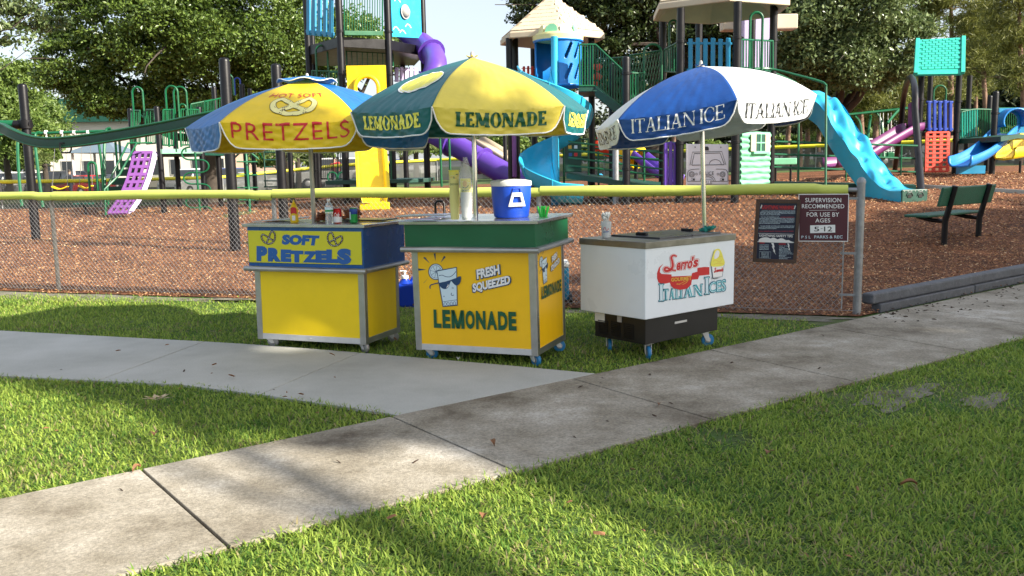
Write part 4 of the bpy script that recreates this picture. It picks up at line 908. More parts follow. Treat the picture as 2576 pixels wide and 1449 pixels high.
# ---------------- signs on the fence ----------------
FNn=-FN
def signmap(off):
    def f(a,b,d):
        return onplane(K5[0][0]+K5[0][1]*a,K5[1][0]+K5[1][1]*b,FA-FN*(off),FN)-FN*d
    return f
f=signmap(.058)
def board(quad,t,off):
    g=signmap(off);a=[g(x,y,t) for x,y in quad];b=[g(x,y,0) for x,y in quad];n=len(quad);mb=MB();mb.add(a+b,[tuple(range(n)),tuple(range(2*n-1,n-1,-1))]+[(i,n+i,n+(i+1)%n,(i+1)%n) for i in range(n)]);return mb
r=thing('age_sign','maroon sign reading SUPERVISION RECOMMENDED FOR USE BY AGES 5-12','sign',f(835,640,0))
o=board([(590,184),(1078,181),(1068,645),(590,642)],.003,.058).build('border_plate',M['white_t'],r)
o=board([(597,192),(1071,189),(1061,637),(597,634)],.0012,.0612).build('face',M['maroon'],r)
P_=LPrint(signmap(.0626),o)
for s,q in (('SUPERVISION',(655,264,1002,222)),('RECOMMENDED',(622,322,1032,282)),('FOR USE BY',(668,403,982,361)),('AGES',(752,459,896,419))):P_.lay(placed(T2(s,.008,1.06),*q),'white_t',world=True)
P_.lay(stroke([(692,343),(960,339)],2.5),'white_t','rule',world=True)
P_.lay(([(702,487),(944,481),(944,556),(702,562)],[(0,1,2,3)]),'white_t','age_plate',world=True)
P_.lay(placed(T2('5',.01),740,545,790,500),'black_t',world=True);P_.lay(stroke([(803,519),(822,516)],4),'black_t',world=True);P_.lay(placed(T2('12',.01),836,545,915,498),'black_t',world=True)
for s,q in (('P S L',(618,613,708,587)),('PARKS & REC',(742,613,1016,584))):P_.lay(placed(T2(s,.008),*q),'ltblue_t',world=True)
r=thing('lightning_sign','dark wood framed poster headed LIGHTNING WARNING hanging on the fence','sign',f(380,850,0))
fr=[(182,232),(612,238),(570,857),(145,840)];ins=[(216,270),(576,275),(536,820),(182,806)]
g0,g1_=signmap(.10),signmap(.075)
mbs=[]
for i in range(4):
    j=(i+1)%4;mb=MB();A=[fr[i],fr[j],ins[j],ins[i]];a=[g0(x,y,0) for x,y in A];b=[g1_(x,y,0) for x,y in A];mb.add(a+b,[(0,1,2,3),(7,6,5,4),(0,4,5,1),(1,5,6,2),(2,6,7,3),(3,7,4,0)]);mb.build('frame_board',M['wood_f'],r,bevel=.003)
mb=MB();mb.add([signmap(.08)(x,y,0) for x,y in ins],[(0,1,2,3)]);o=mb.build('poster',M['navy_s'],r)
P_=LPrint(signmap(.081),o);L=lambda *a,**k:P_.lay(*a,world=True,**k)
L(quadtext(T2('LIGHTNING WARNING',.025),(238,325),(543,330),(548,297),(242,292)),'red_t');L(stroke([(236,330),(543,335)],2.5),'red_t','rule')
for a in((232,285),(556,292)):L(([(a[0],a[1]),(a[0]+8,a[1]+8),(a[0]-4,a[1]+40),(a[0]-12,a[1]+36)],[(0,1,2,3)]),'white_t','print')
rows=[('LIGHTNING IS A SEVERE HAZARD THAT MUST BE VIEWED',348,232,558),('SERIOUSLY. EVERYONE SHOULD IMMEDIATELY SEEK SHELTER',360,218,558),('ANY TIME THEY BELIEVE LIGHTNING THREATENS THEM, EVEN IF',372,217,557),('A SIGNAL HAS NOT BEEN SOUNDED',384,216,412),
('YOU WILL BE WARNED BY OUR',406,224,402),('LIGHTNING PREDICTION SYSTEM SOUNDING ONE 15 SECOND BLAST',419,212,552),('OF THE HORNS. SUSPENSION OF ACTIVITIES. IF EQUIPPED',431,211,551),('A STROBE LIGHT WILL BEGIN FLASHING AND REMAIN FLASHING',443,210,550),('UNTIL SAFE CONDITIONS RETURN. YOU SHOULD IMMEDIATELY',455,209,549),('SEEK AN APPROPRIATE SAFE SHELTER',468,208,412),
('YOU MAY RESUME ACTIVITIES ONLY AFTER THREE 5 SECOND',493,220,548),('BLASTS OF THE HORN ARE SOUNDED AND THE STROBE LIGHT',506,206,547),('IF EQUIPPED, STOPS FLASHING',518,205,376)]
for s,y,x0,x1 in rows:L(placed(T2(s,.012),x0,y+4.5,x1,y-4),'ltblue_t')
L(placed(T2('LIGHTNING PREDICTION',.012),414,412,548,404),'red_t');L(placed(T2('STAY INSIDE UNTIL THE ALL CLEAR IS GIVEN',.012),212,548,540,540),'red_t')
L(stroke([(202,563),(545,573)],3),'white_t','rule');L(quadtext(T2('LIGHTNING SAFETY TIPS',.02),(210,594),(532,604),(533,582),(211,572)),'white_t')
L((spl([(203,640),(208,622),(232,608),(262,602),(296,604),(320,614),(336,606),(360,608),(388,622),(412,612),(440,614),(468,630),(494,628),(514,640),(532,645),(532,656),(203,648)],2,True),[tuple(range(34))]),'white_t','cloud')
for sx,sy,k in((325,655,1.0),(480,660,.7)):
    L(([(sx,sy),(sx+24*k,sy+2*k),(sx+34*k,sy+44*k),(sx+24*k,sy+44*k),(sx+40*k,sy+84*k),(sx+32*k,sy+84*k),(sx+48*k,sy+118*k),(sx+16*k,sy+74*k),(sx+26*k,sy+74*k),(sx+6*k,sy+34*k),(sx+16*k,sy+34*k)],[tuple(range(11))]),'white_t','print')
L(placed(T2('SEEK',.03),212,662,268,650),'red_t');L(placed(T2('AVOID',.03),398,674,466,660),'red_t')
for s,y,x in (('Large Buildings',676,214),('Climate Shelters',688,213),('Automobile, Trucks',700,212),('Lowest Ground',712,212),('Meeting Areas',720,213)):L(placed(T2(s,.01),x,y+4,x+88,y-5),'ltblue_t')
for k,s in enumerate(('Open Areas','Water','Tall Trees','Metal Fences','Wire Fences','Overhead Wires','High Ground Areas','Playgrounds & Picnic','Beaches','Ponds','Heavy Equipment','Radiators')):L(placed(T2(s,.01),402,686+k*11+4,402+30+8*len(s)*.7,686+k*11-4),'ltblue_t')
L(stroke([(212,738),(322,742),(320,803),(211,799)],2,True),'ltblue_t','rule')
for k in range(5):L(placed(T2(('When one of the','above is not','available, seek','a dense forest','or low-lying area')[k],.01),230,754+k*11,304,746+k*11),'ltblue_t')
# ================= playground =================
def post(p,xt,yt,xb,yb,Y,r=.085,m='blk_post',cap=True,bands=(),ground=True,label=None):
    x=(at(xt,yt,Y).x+at(xb,yb,Y).x)/2;z0=tz(x,Y)-.15 if ground else at(xb,yb,Y).z;zt=at(xt,yt,Y).z
    mb=MB();pr=[(r,0),(r,zt-z0-r*.7),(r*.93,zt-z0-r*.35),(r*.7,zt-z0-r*.1),(r*.05,zt-z0)] if cap else [(r,0),(r,zt-z0)]
    mb.lathe((x,Y,z0),pr,14)
    o=mb.build('post',M[m],p,40,label=label)
    for yb_ in bands:
        z=at(xt,yb_,Y).z;q=MB();q.lathe((x,Y,z-.035),[(r+.002,0),(r+.014,.005),(r+.014,.065),(r+.002,.07)],14);q.box((x+r,Y-.02,z-.02),(x+r+.05,Y+.02,z+.02));q.build('clamp',M['blk_post'],o,40)
    return Vector((x,Y,zt))
def tubes(p,name,m,lists,r=.022,kind=None,world=True,n=7):
    if kind is None and name in('loop_rail','rail_upright','handrail','ramp_rail','leg','support_leg','support_pole','rope','chain') and len(lists)>1:
        for l in lists:o=tubes(p,name,m,[l],r,kind,world,n)
        return o
    mb=MB()
    for l in lists:mb.tube([Vector(q) for q in l],r,n)
    return mb.build(name,M[m],p,50,kind=kind)
def bars(p,A,B,n,m='grn',r=.014,name='railing',rr=.022):
    """barred railing between two upright edges A=(bottom,top), B=(bottom,top)"""
    a0,a1=map(Vector,A);b0,b1=map(Vector,B)
    o=tubes(p,name,m,[[a0,b0],[a1,b1],[a0,a1],[b0,b1]],rr)
    mb=MB()
    for i in range(1,n):mb.tube([a0.lerp(b0,i/n),a1.lerp(b1,i/n)],r,6,cap=False)
    mb.build('bar',M[m],o,50,kind='stuff');return o
def slats(p,A,B,n,m,w=.6,t=.05,top=.12,name='slat_panel',over=.0,round_=True):
    a0,a1=map(Vector,A);b0,b1=map(Vector,B);U=(b0-a0);Wd=U.length;U=U/Wd;Vv=(a1-a0);Ht=Vv.length;Vv=Vv/Ht;Nn=U.cross(Vv).normalized()
    mb=MB()
    for f in (.0+.07,1-top):mb.obox(a0+U*Wd/2+Vv*Ht*f,U*Wd/2,Vv*Ht*.035,Nn*t*.4)
    o=mb.build(name,M[m],p,bevel=.012)
    for i in range(n):
        c=a0+U*Wd*(i+.5)/n;hh=Ht*(1 if i%2 else .97)/2;mb=MB();mb.obox(c+Vv*hh+Nn*.012,U*Wd/n*w/2,Vv*hh,Nn*t*.5);mb.build('slat',M[m],o,bevel=.014)
    return o
def arch(px0,px1,ytop,ybot,Y,n=10,ybot2=None):
    a=at(px0,ybot,Y);b=at(px1,ybot2 or ybot,Y);zt=at((px0+px1)/2,ytop,Y).z;rad=(b.x-a.x)/2;pts=[a]
    for k in range(n+1):
        t=math.pi*(1-k/n);pts.append(Vector(((a.x+b.x)/2+rad*math.cos(t),Y,zt-rad+rad*math.sin(t))))
    pts.append(b);return pts
def sweep(p,name,m,path,sec,width=None,thick=.02,world=True,closed=False,up=None,smooth=60):
    """carry a cross section [(side,height)] along a path of 3d points"""
    pts=[Vector(q) for q in path];n=len(pts);mb=MB();rows=[]
    for i,q in enumerate(pts):
        t=(pts[min(i+1,n-1)]-pts[max(i-1,0)]).normalized();s=t.cross(Vector((0,0,1))).normalized() if up is None else t.cross(up).normalized();u=s.cross(t)
        rows.append([q+s*a+u*b for a,b in (sec(i/(n-1)) if callable(sec) else sec)])
    k=len(rows[0]);vs=[v for r_ in rows for v in r_];fs=[]
    for i in range(n-1):
        for j in range(k if closed else k-1):
            l=(j+1)%k;fs.append((i*k+j,i*k+l,(i+1)*k+l,(i+1)*k+j))
    if closed:fs+=[tuple(range(k-1,-1,-1)),tuple((n-1)*k+j for j in range(k))]
    mb.add(vs,fs);o=mb.build(name,M[m],p,smooth)
    if not closed:
        s=o.modifiers.new('thick','SOLIDIFY');s.thickness=thick;s.offset=0
    return o
def path3(l,n=6):return [Vector(q) for q in spl([tuple(q) for q in l],n)]
U_SEC=[(-.26,.22),(-.255,.08),(-.20,.01),(0,-.01),(.20,.01),(.255,.08),(.26,.22)]
def scaled(sec,k,kh=None):return [(a*k,b*(kh or k)) for a,b in sec]
def deck(p,pts,z,t=.10,m='grn_d'):
    mb=MB();mb.prism([(q[0],q[1]) for q in pts],(0,0,z-t),(1,0,0),(0,1,0),t);return mb.build('deck',M[m],p,bevel=.01)
def climbwall(p,name,m,centre,width,cols,rows,t=.05,flange=.06,label=None):
    """plastic climbing wall: upright strips and rungs leave square holes"""
    C=[Vector(q) for q in centre];n=len(C);o=thing(name,None,None);o.parent=p;o.location=(0,0,0)
    if label:o['label']=label
    side=Vector((1,0,0));mb=MB()
    def sp(s,u):
        f=s*(n-1);i=min(int(f),n-2);q=C[i].lerp(C[i+1],f-i);return q+width[1]*(u-.5)*width[0]
    for c in range(cols+1):
        u=c/cols;mbs=MB()
        for i in range(16):
            a,b=sp(i/16,u),sp((i+1)/16,u);d=(b-a).normalized();nn=d.cross(width[1]).normalized();w=width[1]*width[0]/cols*(.22)
            mbs.add([a-w,a+w,b+w,b-w,a-w-nn*t,a+w-nn*t,b+w-nn*t,b-w-nn*t],[(0,1,2,3),(7,6,5,4),(1,5,6,2),(0,3,7,4)])
        mbs.build('strip',M[m],o,30)
    for r_ in range(rows+1):
        s=r_/rows;a,b=sp(s,-.03),sp(s,1.03);d=(sp(min(1,s+.02),0)-sp(max(0,s-.02),0)).normalized();nn=d.cross(width[1]).normalized();mb=MB()
        L_=(sp(1,0)-sp(0,0)).length/rows*.22;mb.obox((a+b)/2-nn*t*.5,(b-a)/2,d*L_,nn*t*.62);mb.build('rung',M[m],o,bevel=.012)
    return o
# ---- posts carrying the track ride ----
tr=thing('track_ride','green curved track ride beam hung between tall black posts','track ride',G(600,632))
P1=post(tr,55,210,92,603,17.8,.085);P2=post(tr,556,145,600,632,15.3,.088);P3=post(tr,688,160,722,600,15.9,.085)
for q,z in((P1,at(62,313,17.8).z),(P2,at(564,290,15.3).z)):
    mb=MB();mb.lathe((q.x,q.y,z-.09),[(.09,0),(.12,.01),(.12,.17),(.09,.18)],14);mb.tube([(q.x-.22,q.y,z),(q.x+.1,q.y,z)],.085,12);mb.build('collar',M['blk_post'],tr,40)
mb=MB();mb.tube([at(-80,312,17.8),at(50,312,17.8)],.075,12);mb.build('cross_beam',M['grn'],tr,40)
tp=path3([at(-60,318,18.6),at(0,322,17.6),at(30,336,17.1),at(70,352,16.8),at(120,360,16.5),at(190,356,16.2),at(270,345,15.9),at(360,330,15.6),at(450,313,15.3),at(520,298,15.0),at(640,275,14.9),at(720,262,15.2)],5)
sweep(tr,'track','grn_d',tp,[(-.045,.10),(.045,.10),(.055,.02),(.045,-.085),(.02,-.10),(-.02,-.10),(-.045,-.085),(-.055,.02)],closed=True,smooth=50)
mb=MB();mb.tube([q+Vector((0,-.055,.085)) for q in tp],.022,8);mb.tube([q+Vector((0,-.05,-.08)) for q in tp],.016,8);mb.build('track_rim',M['grn'],tr,50)
c=at(165,372,16.25);mb=MB()
def rr_(cx,cz,w,h,y):return [(cx-w,y,cz+h),(cx-w,y,cz-h*.3),(cx-w*.7,y,cz-h),(cx+w*.7,y,cz-h),(cx+w,y,cz-h*.3),(cx+w,y,cz+h)]
mb.tube(rr_(c.x,c.z,.10,.085,c.y),.016,8,closed=True);mb.build('trolley_handle',M['blk_post'],tr,50)
# ---- left climbing structure ----
gl=thing('green_play_structure','low green barred play structure with an orchid climbing wall on the left','play structure',G(415,537))
YA=24.7;YB=26.9
pa=post(gl,322,272,350,525,YB,.075);pb=post(gl,392,267,415,537,YA,.078);pc=post(gl,500,268,517,525,26.0,.078);pd=post(gl,437,272,452,530,27.6,.075)
pe=post(gl,534,217,560,515,27.4,.075);pf=post(gl,605,211,628,512,27.6,.078);pg=post(gl,627,222,645,510,28.6,.07);post(gl,722,250,737,512,27.5,.08);
zd=at(450,382,25.3).z
deck(gl,[(pb.x-.05,pb.y),(pc.x,pc.y-.1),(pc.x+.2,pc.y+2),(pd.x,pd.y+1),(pa.x-.1,pa.y)],zd)
mb=MB();a=at(403,381,YA-.05);b=at(508,380,25.9);mb.plank(a,b,(0,0,1),.13,.05);mb.build('deck_edge',M['pale_g'],gl,bevel=.006,label='pale green slotted deck edge')
def V2(px,y0,y1,Y):return (at(px,y0,Y),at(px,y1,Y))
bars(gl,V2(410,365,276,YA+.1),V2(436,366,276,YA+.5),6);bars(gl,V2(455,365,275,25.2),V2(500,364,276,25.8),8);bars(gl,V2(330,362,278,YB-.4),V2(352,362,278,YB-.9),5);bars(gl,V2(369,362,276,25.6),V2(392,360,276,YA+.3),5)
tubes(gl,'loop_rail','grn',[arch(342,368,219,360,25.5),arch(426,456,216,370,25.0),arch(446,478,218,372,25.3)],.028)
bars(gl,V2(515,300,256,26),V2(560,280,246,27),6);bars(gl,V2(480,310,262,26.8),V2(540,290,250,27.4),12)
tubes(gl,'loop_rail','grn',[arch(560,588,186,240,27.5),arch(452,470,262,300,26.6)],.026)
mb=MB();mb.tube(arch(592,606,196,240,28),.022,7);mb.build('loop_rail',M['royal_pl'],gl,50)
cw=[at(360,383,24.6),at(353,415,24.2),at(343,450,23.9),at(330,482,23.6),at(315,508,23.3),at(297,533,23.0)]
ccw=climbwall(gl,'climbing_wall','mag_pl',cw,(.45,Vector((.97,.22,0))),3,9,label='orchid pink climbing wall with square holes')
mb=MB();
for i in range(5):
    a=cw[i]+Vector((.97,.22,0))*.25;b=cw[i+1]+Vector((.97,.22,0))*.25;mb.add([a+Vector((.02,-.03,.03)),a+Vector((.10,.08,.0)),b+Vector((.10,.08,-.0)),b+Vector((.02,-.03,.03)),a-Vector((0,0,.06)),b-Vector((0,0,.06))],[(0,1,2,3),(0,3,5,4),(1,4,5,2)])
mb.build('sunlit_side_flange',M['lav_pl'],ccw)  # pale lavender paints in the sunlight on the wall's right edge
tubes(gl,'handrail','grn',[[at(382,359,24.4),at(344,360,24.0),at(300,440,23.2),at(263,476,22.8),at(266,541,22.8)],[at(345,359,24.9),at(322,360,24.6),at(287,430,23.8),at(270,470,23.6),at(273,520,23.6)]],.026)
tubes(gl,'climbing_frame','grn',[[at(248,360,26),at(254,400,26),at(260,480,26),at(266,525,26)],arch(228,248,408,500,26,8),arch(296,306,350,430,26,6)],.035)
for k in range(4):
    mb=MB();a=at(270+10*k,470-22*k,26.5-.0*k);mb.box((a.x,a.y,a.z-.2),(a.x+.55,a.y+.5,a.z));mb.build('step',M['grn_d'],gl,bevel=.01)
c=at(496,372,24.2);pl=[]
cl=[(496,372),(502,531)]
mb=MB();a=at(489,366,24.2);b=at(503,531,24.2);mb.tube([a,b],.03,8)
def curl(y0,y1,sgn,cx):
    return [at(cx+sgn*r_*1.0,y0+(y1-y0)*f,24.2) for r_,f in((0,0),(18,.02),(29,.2),(33,.5),(29,.8),(18,.98),(0,1))]
for y0,y1,s,cx in((370,402,-1,490),(402,434,1,492),(434,463,-1,495),(463,496,1,497),(496,523,-1,500)):mb.tube(path3(curl(y0,y1,s,cx),3),.022,7)
mb.tube(path3([at(500,523,24.2),at(520,520,24.2),at(532,528,24.1)],4),.022,7);mb.build('curly_climber',M['grn'],gl,50)
# arched ladder and upright grid
mb=MB();mb.tube(path3([at(590,372,25.5),at(600,352,25.4),at(617,378,25),at(621,420,24.8),at(626,480,24.4),at(629,541,24.3)],5),.035,8)
for y,x0,x1 in((407,595,648),(440,595,648),(472,594,650),(503,596,652)):mb.tube([at(x0,y,24.6),at(x1,y,24.8)],.02,7)
mb.tube([at(588,398,25.3),at(617,372,25),at(650,400,25.2)],.03,8);mb.tube([at(660,400,26),at(640,365,25.6),at(617,375,25.2)],.03,8);mb.build('arched_ladder',M['grn'],gl,50)
tubes(gl,'grid_ladder','grn_d',[[at(663,368,26.5),at(668,472,26.5)],[at(698,368,26.5),at(703,470,26.5)]]+[[at(664,y,26.5),at(701,y,26.5)] for y in(383,402,420,438,455,470)],.02)
tubes(gl,'loop_rail','grn',[arch(714,742,336,384,25.5)[1:-1]],.026)
t=thing('play_table','small dark green table on one leg below the track ride','table',G(218,540));c=at(211,513,24.5)
mb=MB();mb.obox(c,(.24,0,0),(0,.16,0),(0,0,.03));mb.build('table_top',M['grn_d'],t,bevel=.02);mb=MB();mb.tube([c,(c.x+.05,c.y,tz(c.x,c.y)-.05)],.04,8);mb.build('leg',M['blk_post'],t)
# ---- swings at the far left ----
sw=thing('green_swings','green swing frame with curved legs at the far left','swing set',G(108,522));Ys=27.5
tubes(sw,'top_bar','grn',[[at(-60,341,Ys),at(290,329,Ys)]],.045,n=10)
for a,b,c_ in(((45,353),(47,430),(55,520)),((88,345),(96,430),(108,522)),((265,335),(262,430),(268,541))):
    tubes(sw,'leg','grn',[path3([at(a[0]+14,a[1]-12,Ys),at(*a,Ys-.1),at(*b,Ys-.6),at(*c_,Ys-1.1)],4)],.045)
for px in(116,156,187,222):
    mb=MB();q=at(px,334,Ys);mb.lathe(q-Vector((.04,0,0)),[(.05,0),(.075,.01),(.075,.07),(.05,.08)],12,(1,0,0));mb.box((q.x-.02,q.y-.02,q.z-.13),(q.x+.02,q.y+.02,q.z-.04));mb.build('clamp',M['white_pl'],sw,40)
for x0,x1,y in((132,170,471),(200,232,469)):
    s=thing('yellow_swing','yellow swing seat hanging '+('left of the purple climbing wall, farther one' if x0==132 else 'nearest the orchid climbing wall'),'swing seat',at((x0+x1)/2,y,Ys),group='yellow swing seats')
    mb=MB();mb.grid(lambda u,v:at(x0+(x1-x0)*u,y-3+6*math.sin(math.pi*u),Ys)+Vector((0,.16*v-.08,0)),8,2);o=mb.build('seat',M['yel_pl'],s);o.modifiers.new('t','SOLIDIFY').thickness=.03
    tubes(s,'chain','grey_m',[[at(x0,y-3,Ys),at(x0+8,334,Ys)],[at(x1,y-3,Ys),at(x1-6,334,Ys)]],.008)
# ---- tall tower with the yellow slide and the purple tube ----
tw=thing('tower_play_structure','tall black post tower with a yellow slide and a purple tube slide','play structure',G(940,525))
ta=post(tw,762,-60,796,470,27.4,.095,bands=(185,430));tb=post(tw,844,-60,878,512,25.6,.10,bands=(79,187,455));tc=post(tw,964,-60,998,500,26.4,.10,bands=(81,188));td=post(tw,1053,-60,1083,490,28.0,.10,bands=(93,))
te=post(tw,775,-60,806,470,30.2,.09);tf=post(tw,1000,-60,1028,470,30.6,.09)
zt_=at(910,96,26).z;hexp=[(ta.x,ta.y),(tb.x,tb.y),(tc.x,tc.y),(td.x,td.y),(tf.x+.4,tf.y),(te.x,te.y)]
deck(tw,hexp,zt_,.28,'blk_post')
slats(tw,V2(771,88,-40,27.1),V2(841,95,-40,25.9),5,'slat_b',.55,.07)
bars(tw,V2(866,82,-40,25.6),V2(962,82,-40,26.2),15);mb=MB();mb.plank(at(866,83,25.5),at(963,84,26.2),(0,0,1),.12,.04);mb.build('bottom_plate',M['grn'],tw,bevel=.01)
a0,b0=at(987,92,26.6),at(1061,96,27.8);mb=MB();mb.add([a0,b0,Vector((b0.x,b0.y,b0.z+2.4)),Vector((a0.x,a0.y,a0.z+2.4))],[(0,1,2,3)]);bp_=mb.build('bubble_panel',M['aqua'],tw);bp_.modifiers.new('t','SOLIDIFY').thickness=.05
U_=(b0-a0).normalized();Nb=U_.cross(Vector((0,0,1))).normalized();c=at(1017,30,27.1)-Nb*-.0
mb=MB();mb.lathe(c+Nb*.03,[(.20,0),(.21,.02),(.17,.02),(.15,.07),(.09,.12),(.01,.14)],18,Nb);mb.build('dome',M['grey_pl'],bp_,50)
PB=Print(lambda a,b,d:at(1,1,1)*0+a0+U_*a+Vector((0,0,b))+Nb*(.004+d),bp_)
for k,(x,y) in enumerate(((.05,.2),(.35,.12),(.62,.3),(.15,1.0))):PB.lay(stroke(spl([(x,y),(x+.08,y+.07),(x+.18,y+.06),(x+.28,y-.02)],4),.035),'ltblue_t','wave_print')
mb=MB();zz=zt_-.28;
bars(tw,(Vector((tb.x,tb.y+.9,at(880,165,26.5).z)),Vector((tb.x,tb.y+.9,zz))),(Vector((tc.x,tc.y+.9,at(960,165,26.9).z)),Vector((tc.x,tc.y+.9,zz))),9)
tubes(tw,'loop_rail','grn',[arch(800,829,114,250,26.6)],.03);bars(tw,V2(785,250,178,27),V2(858,250,180,25.8),10);bars(tw,V2(829,230,182,25.9),V2(856,230,182,25.7),4)
# yellow entrance panel with an arched opening, and the slide below it
Yp=25.4;mb=MB();pnl=[];xs_=[at(872,165,Yp),at(970,166,Yp)];zb2=at(920,262,Yp).z;zt2=at(920,165,Yp).z;x0_,x1_=xs_[0].x,xs_[1].x;cxh=at(924,217,Yp).x;rh=.31;zc=at(924,222,Yp).z
ar=[(cxh+rh*math.cos(math.pi*k/14),zc+rh*math.sin(math.pi*k/14)) for k in range(15)]
vs=[];fs=[]
outer=[(x1_,zc),(x1_,zt2)]+[(x0_,zt2),(x0_,zc)]
def opt(k):
    a=math.pi*k/14
    c_,s_=math.cos(a),math.sin(a);t=min(((x1_-cxh)/c_) if c_>1e-6 else 1e9,((x0_-cxh)/c_) if c_<-1e-6 else 1e9,((zt2-zc)/s_) if s_>1e-6 else 1e9);return (cxh+t*c_,zc+t*s_)
ou=[opt(k) for k in range(15)]
for Yq in(Yp-.05,Yp+.05):
    vs+=[(x,Yq,z) for x,z in ar]+[(x,Yq,z) for x,z in ou]
for k in range(14):
    fs+=[(k,k+1,16+k,15+k),(30+k+1,30+k,45+k,46+k),(k+1,k,30+k,31+k)]
mb.add(vs,fs);mb.add([(x1_,Yp-.05,zt2),(x0_,Yp-.05,zt2),ou[10] and (ou[10][0],Yp-.05,ou[10][1])],[(0,1,2)])
for xa,xb in((x0_,cxh-rh),(cxh+rh,x1_)):mb.box((xa,Yp-.05,zb2),(xb,Yp+.05,zc))
# fill the corners the radial split leaves
for k in range(14):
    a,b=ou[k],ou[k+1]
    if abs(a[0]-b[0])>1e-4 and abs(a[1]-b[1])>1e-4:
        cxx=x1_ if a[0]>cxh else x0_
        for Yq in(Yp-.05,Yp+.05):mb.add([(a[0],Yq,a[1]),(b[0],Yq,b[1]),(cxx,Yq,zt2)],[(0,1,2)])
ep=mb.build('slide_entrance',M['yel_pl'],tw)
mb=MB();hp=[(cxh-rh*1.05,zb2)]+[(cxh-rh*1.05*math.cos(math.pi*k/14)*1,zc+rh*1.05*math.sin(math.pi*k/14)) for k in range(15)]+[(cxh+rh*1.05,zb2)]
mb.tube([(x,Yp-.10,z) for x,z in hp],.065,10);mb.build('hood_rim',M['yel_pl'],ep,50)
sp_=path3([at(926,256,25.5),at(927,275,25.2),at(930,340,24.4),at(934,400,23.7),at(938,460,23.15),at(940,492,22.85),at(941,506,22.5),at(942,511,22.2)],5)
ys=sweep(tw,'yellow_slide','yel_pl',sp_,[(-.37,.17),(-.40,.19),(-.37,.20),(-.32,.16),(-.29,.02),(0,-.01),(.29,.02),(.32,.16),(.37,.20),(.40,.19),(.37,.17)],thick=.03)
mb=MB();e=sp_[-1];mb.box((e.x-.37,e.y-.02,e.z-.17),(e.x+.37,e.y+.06,e.z+.02));mb.box((e.x-.05,e.y+.1,tz(e.x,e.y)-.1),(e.x+.05,e.y+.16,e.z-.1));mb.build('slide_foot',M['yel_pl'],ys,bevel=.02)
zl_=at(950,452,25.6).z
deck(tw,[(at(818,455,25.3).x,25.3),(at(905,455,25.0).x,25.0),(at(1078,455,26.4).x,26.4),(at(1078,455,26.4).x,28.6),(at(818,455,25.3).x,28.6)],zl_,.11,'grn_d')
bars(tw,V2(808,450,360,27.2),V2(838,450,360,26.8),6,'blk_post');bars(tw,V2(850,450,360,28.2),V2(876,450,360,28),4,'grn_d');tubes(tw,'play_wheel','grn',[path3([at(836+12*math.cos(a),445+12*math.sin(a),26.6) for a in [i*.7 for i in range(10)]],2),path3([at(862+12*math.cos(a),445+12*math.sin(a),26.6) for a in [i*.7 for i in range(10)]],2)],.022)
tubes(tw,'ladder','grn',[[at(982,350,26),at(985,452,26)],[at(962,352,26.2),at(966,450,26.2)]]+[[at(963,y,26.2),at(984,y,26)] for y in(365,390,415,438)],.024)
slats(tw,V2(991,206,168,28.2),V2(1050,206,170,29.4),5,'lav_pl',.62,.05,top=.2)  # purple slats, their sunlit look put into the lavender colour
tubes(tw,'support_pole','grn',[[at(1105,300,26.5),at(1111,470,26.5)],[at(1128,300,26.5),at(1134,470,26.5)]],.035)
def ringat(p,c,d,r,m,w=.05):
    mb=MB();mb.lathe(c-Vector(d).normalized()*w/2,[(r*.8,0),(r,.005),(r,w-.005),(r*.8,w)],22,d,cap=False);return mb.build('flange',M[m],p,40)
tbp=path3([at(1000,60,28.6),at(1045,98,28.2),at(1082,128,27.6),at(1096,160,26.9),at(1085,200,26.6),at(1050,240,27),at(1035,280,27.8),at(1060,318,28),at(1110,346,27.6),at(1178,384,27),at(1262,432,26.3),at(1310,452,25.9),at(1362,466,25.4)],7)
mb=MB();mb.tube(tbp,.33,18,cap=False);pt=mb.build('purple_tube_slide',M['pur_pl'],tw,60)
for i in(15,28,44,52,59,66):
    if i<len(tbp)-1:ringat(pt,tbp[i],tbp[i+1]-tbp[i-1],.42,'pur_pl')
sweep(tw,'beige_slide','tan_pl',[at(1190,352,28.6),at(1235,378,28.2),at(1278,406,27.8),at(1330,430,27.4)],scaled(U_SEC,1.35,.8),thick=.04)
post(tw,1268,330,1274,455,27,.06)
# ---- main structure: two tan roofs, blue turret and spiral, ramps ----
mn=thing('main_play_structure','large play structure with tan roofs, a blue spiral slide and a wavy climbing slide','play structure',G(1709,512))
post(mn,1574,141,1577,516,20.6,.088,bands=(185,425));post(mn,1713,20,1709,512,20.4,.088,cap=False,bands=(105,360));post(mn,1856,4,1848,514,19.9,.088,cap=False,bands=(95,357));post(mn,1947,12,1937,495,21.4,.088,cap=False,bands=(101,352))
post(mn,1669,31,1664,480,23,.088,cap=False);post(mn,1758,30,1755,480,23.9,.088,cap=False);post(mn,1892,20,1886,480,23.6,.088,cap=False)
for a in((1281.6,96,1286,490,22.4),(1295.6,92,1302,490,23.6),(1490,84,1487,480,23.0),(1342,92,1346,480,24.6),(1540,160,1540,505,21.8)):post(mn,*a,.08,cap=a[0]==1540)
post(mn,1548,350,1550,505,20.9,.075,'grey_m')
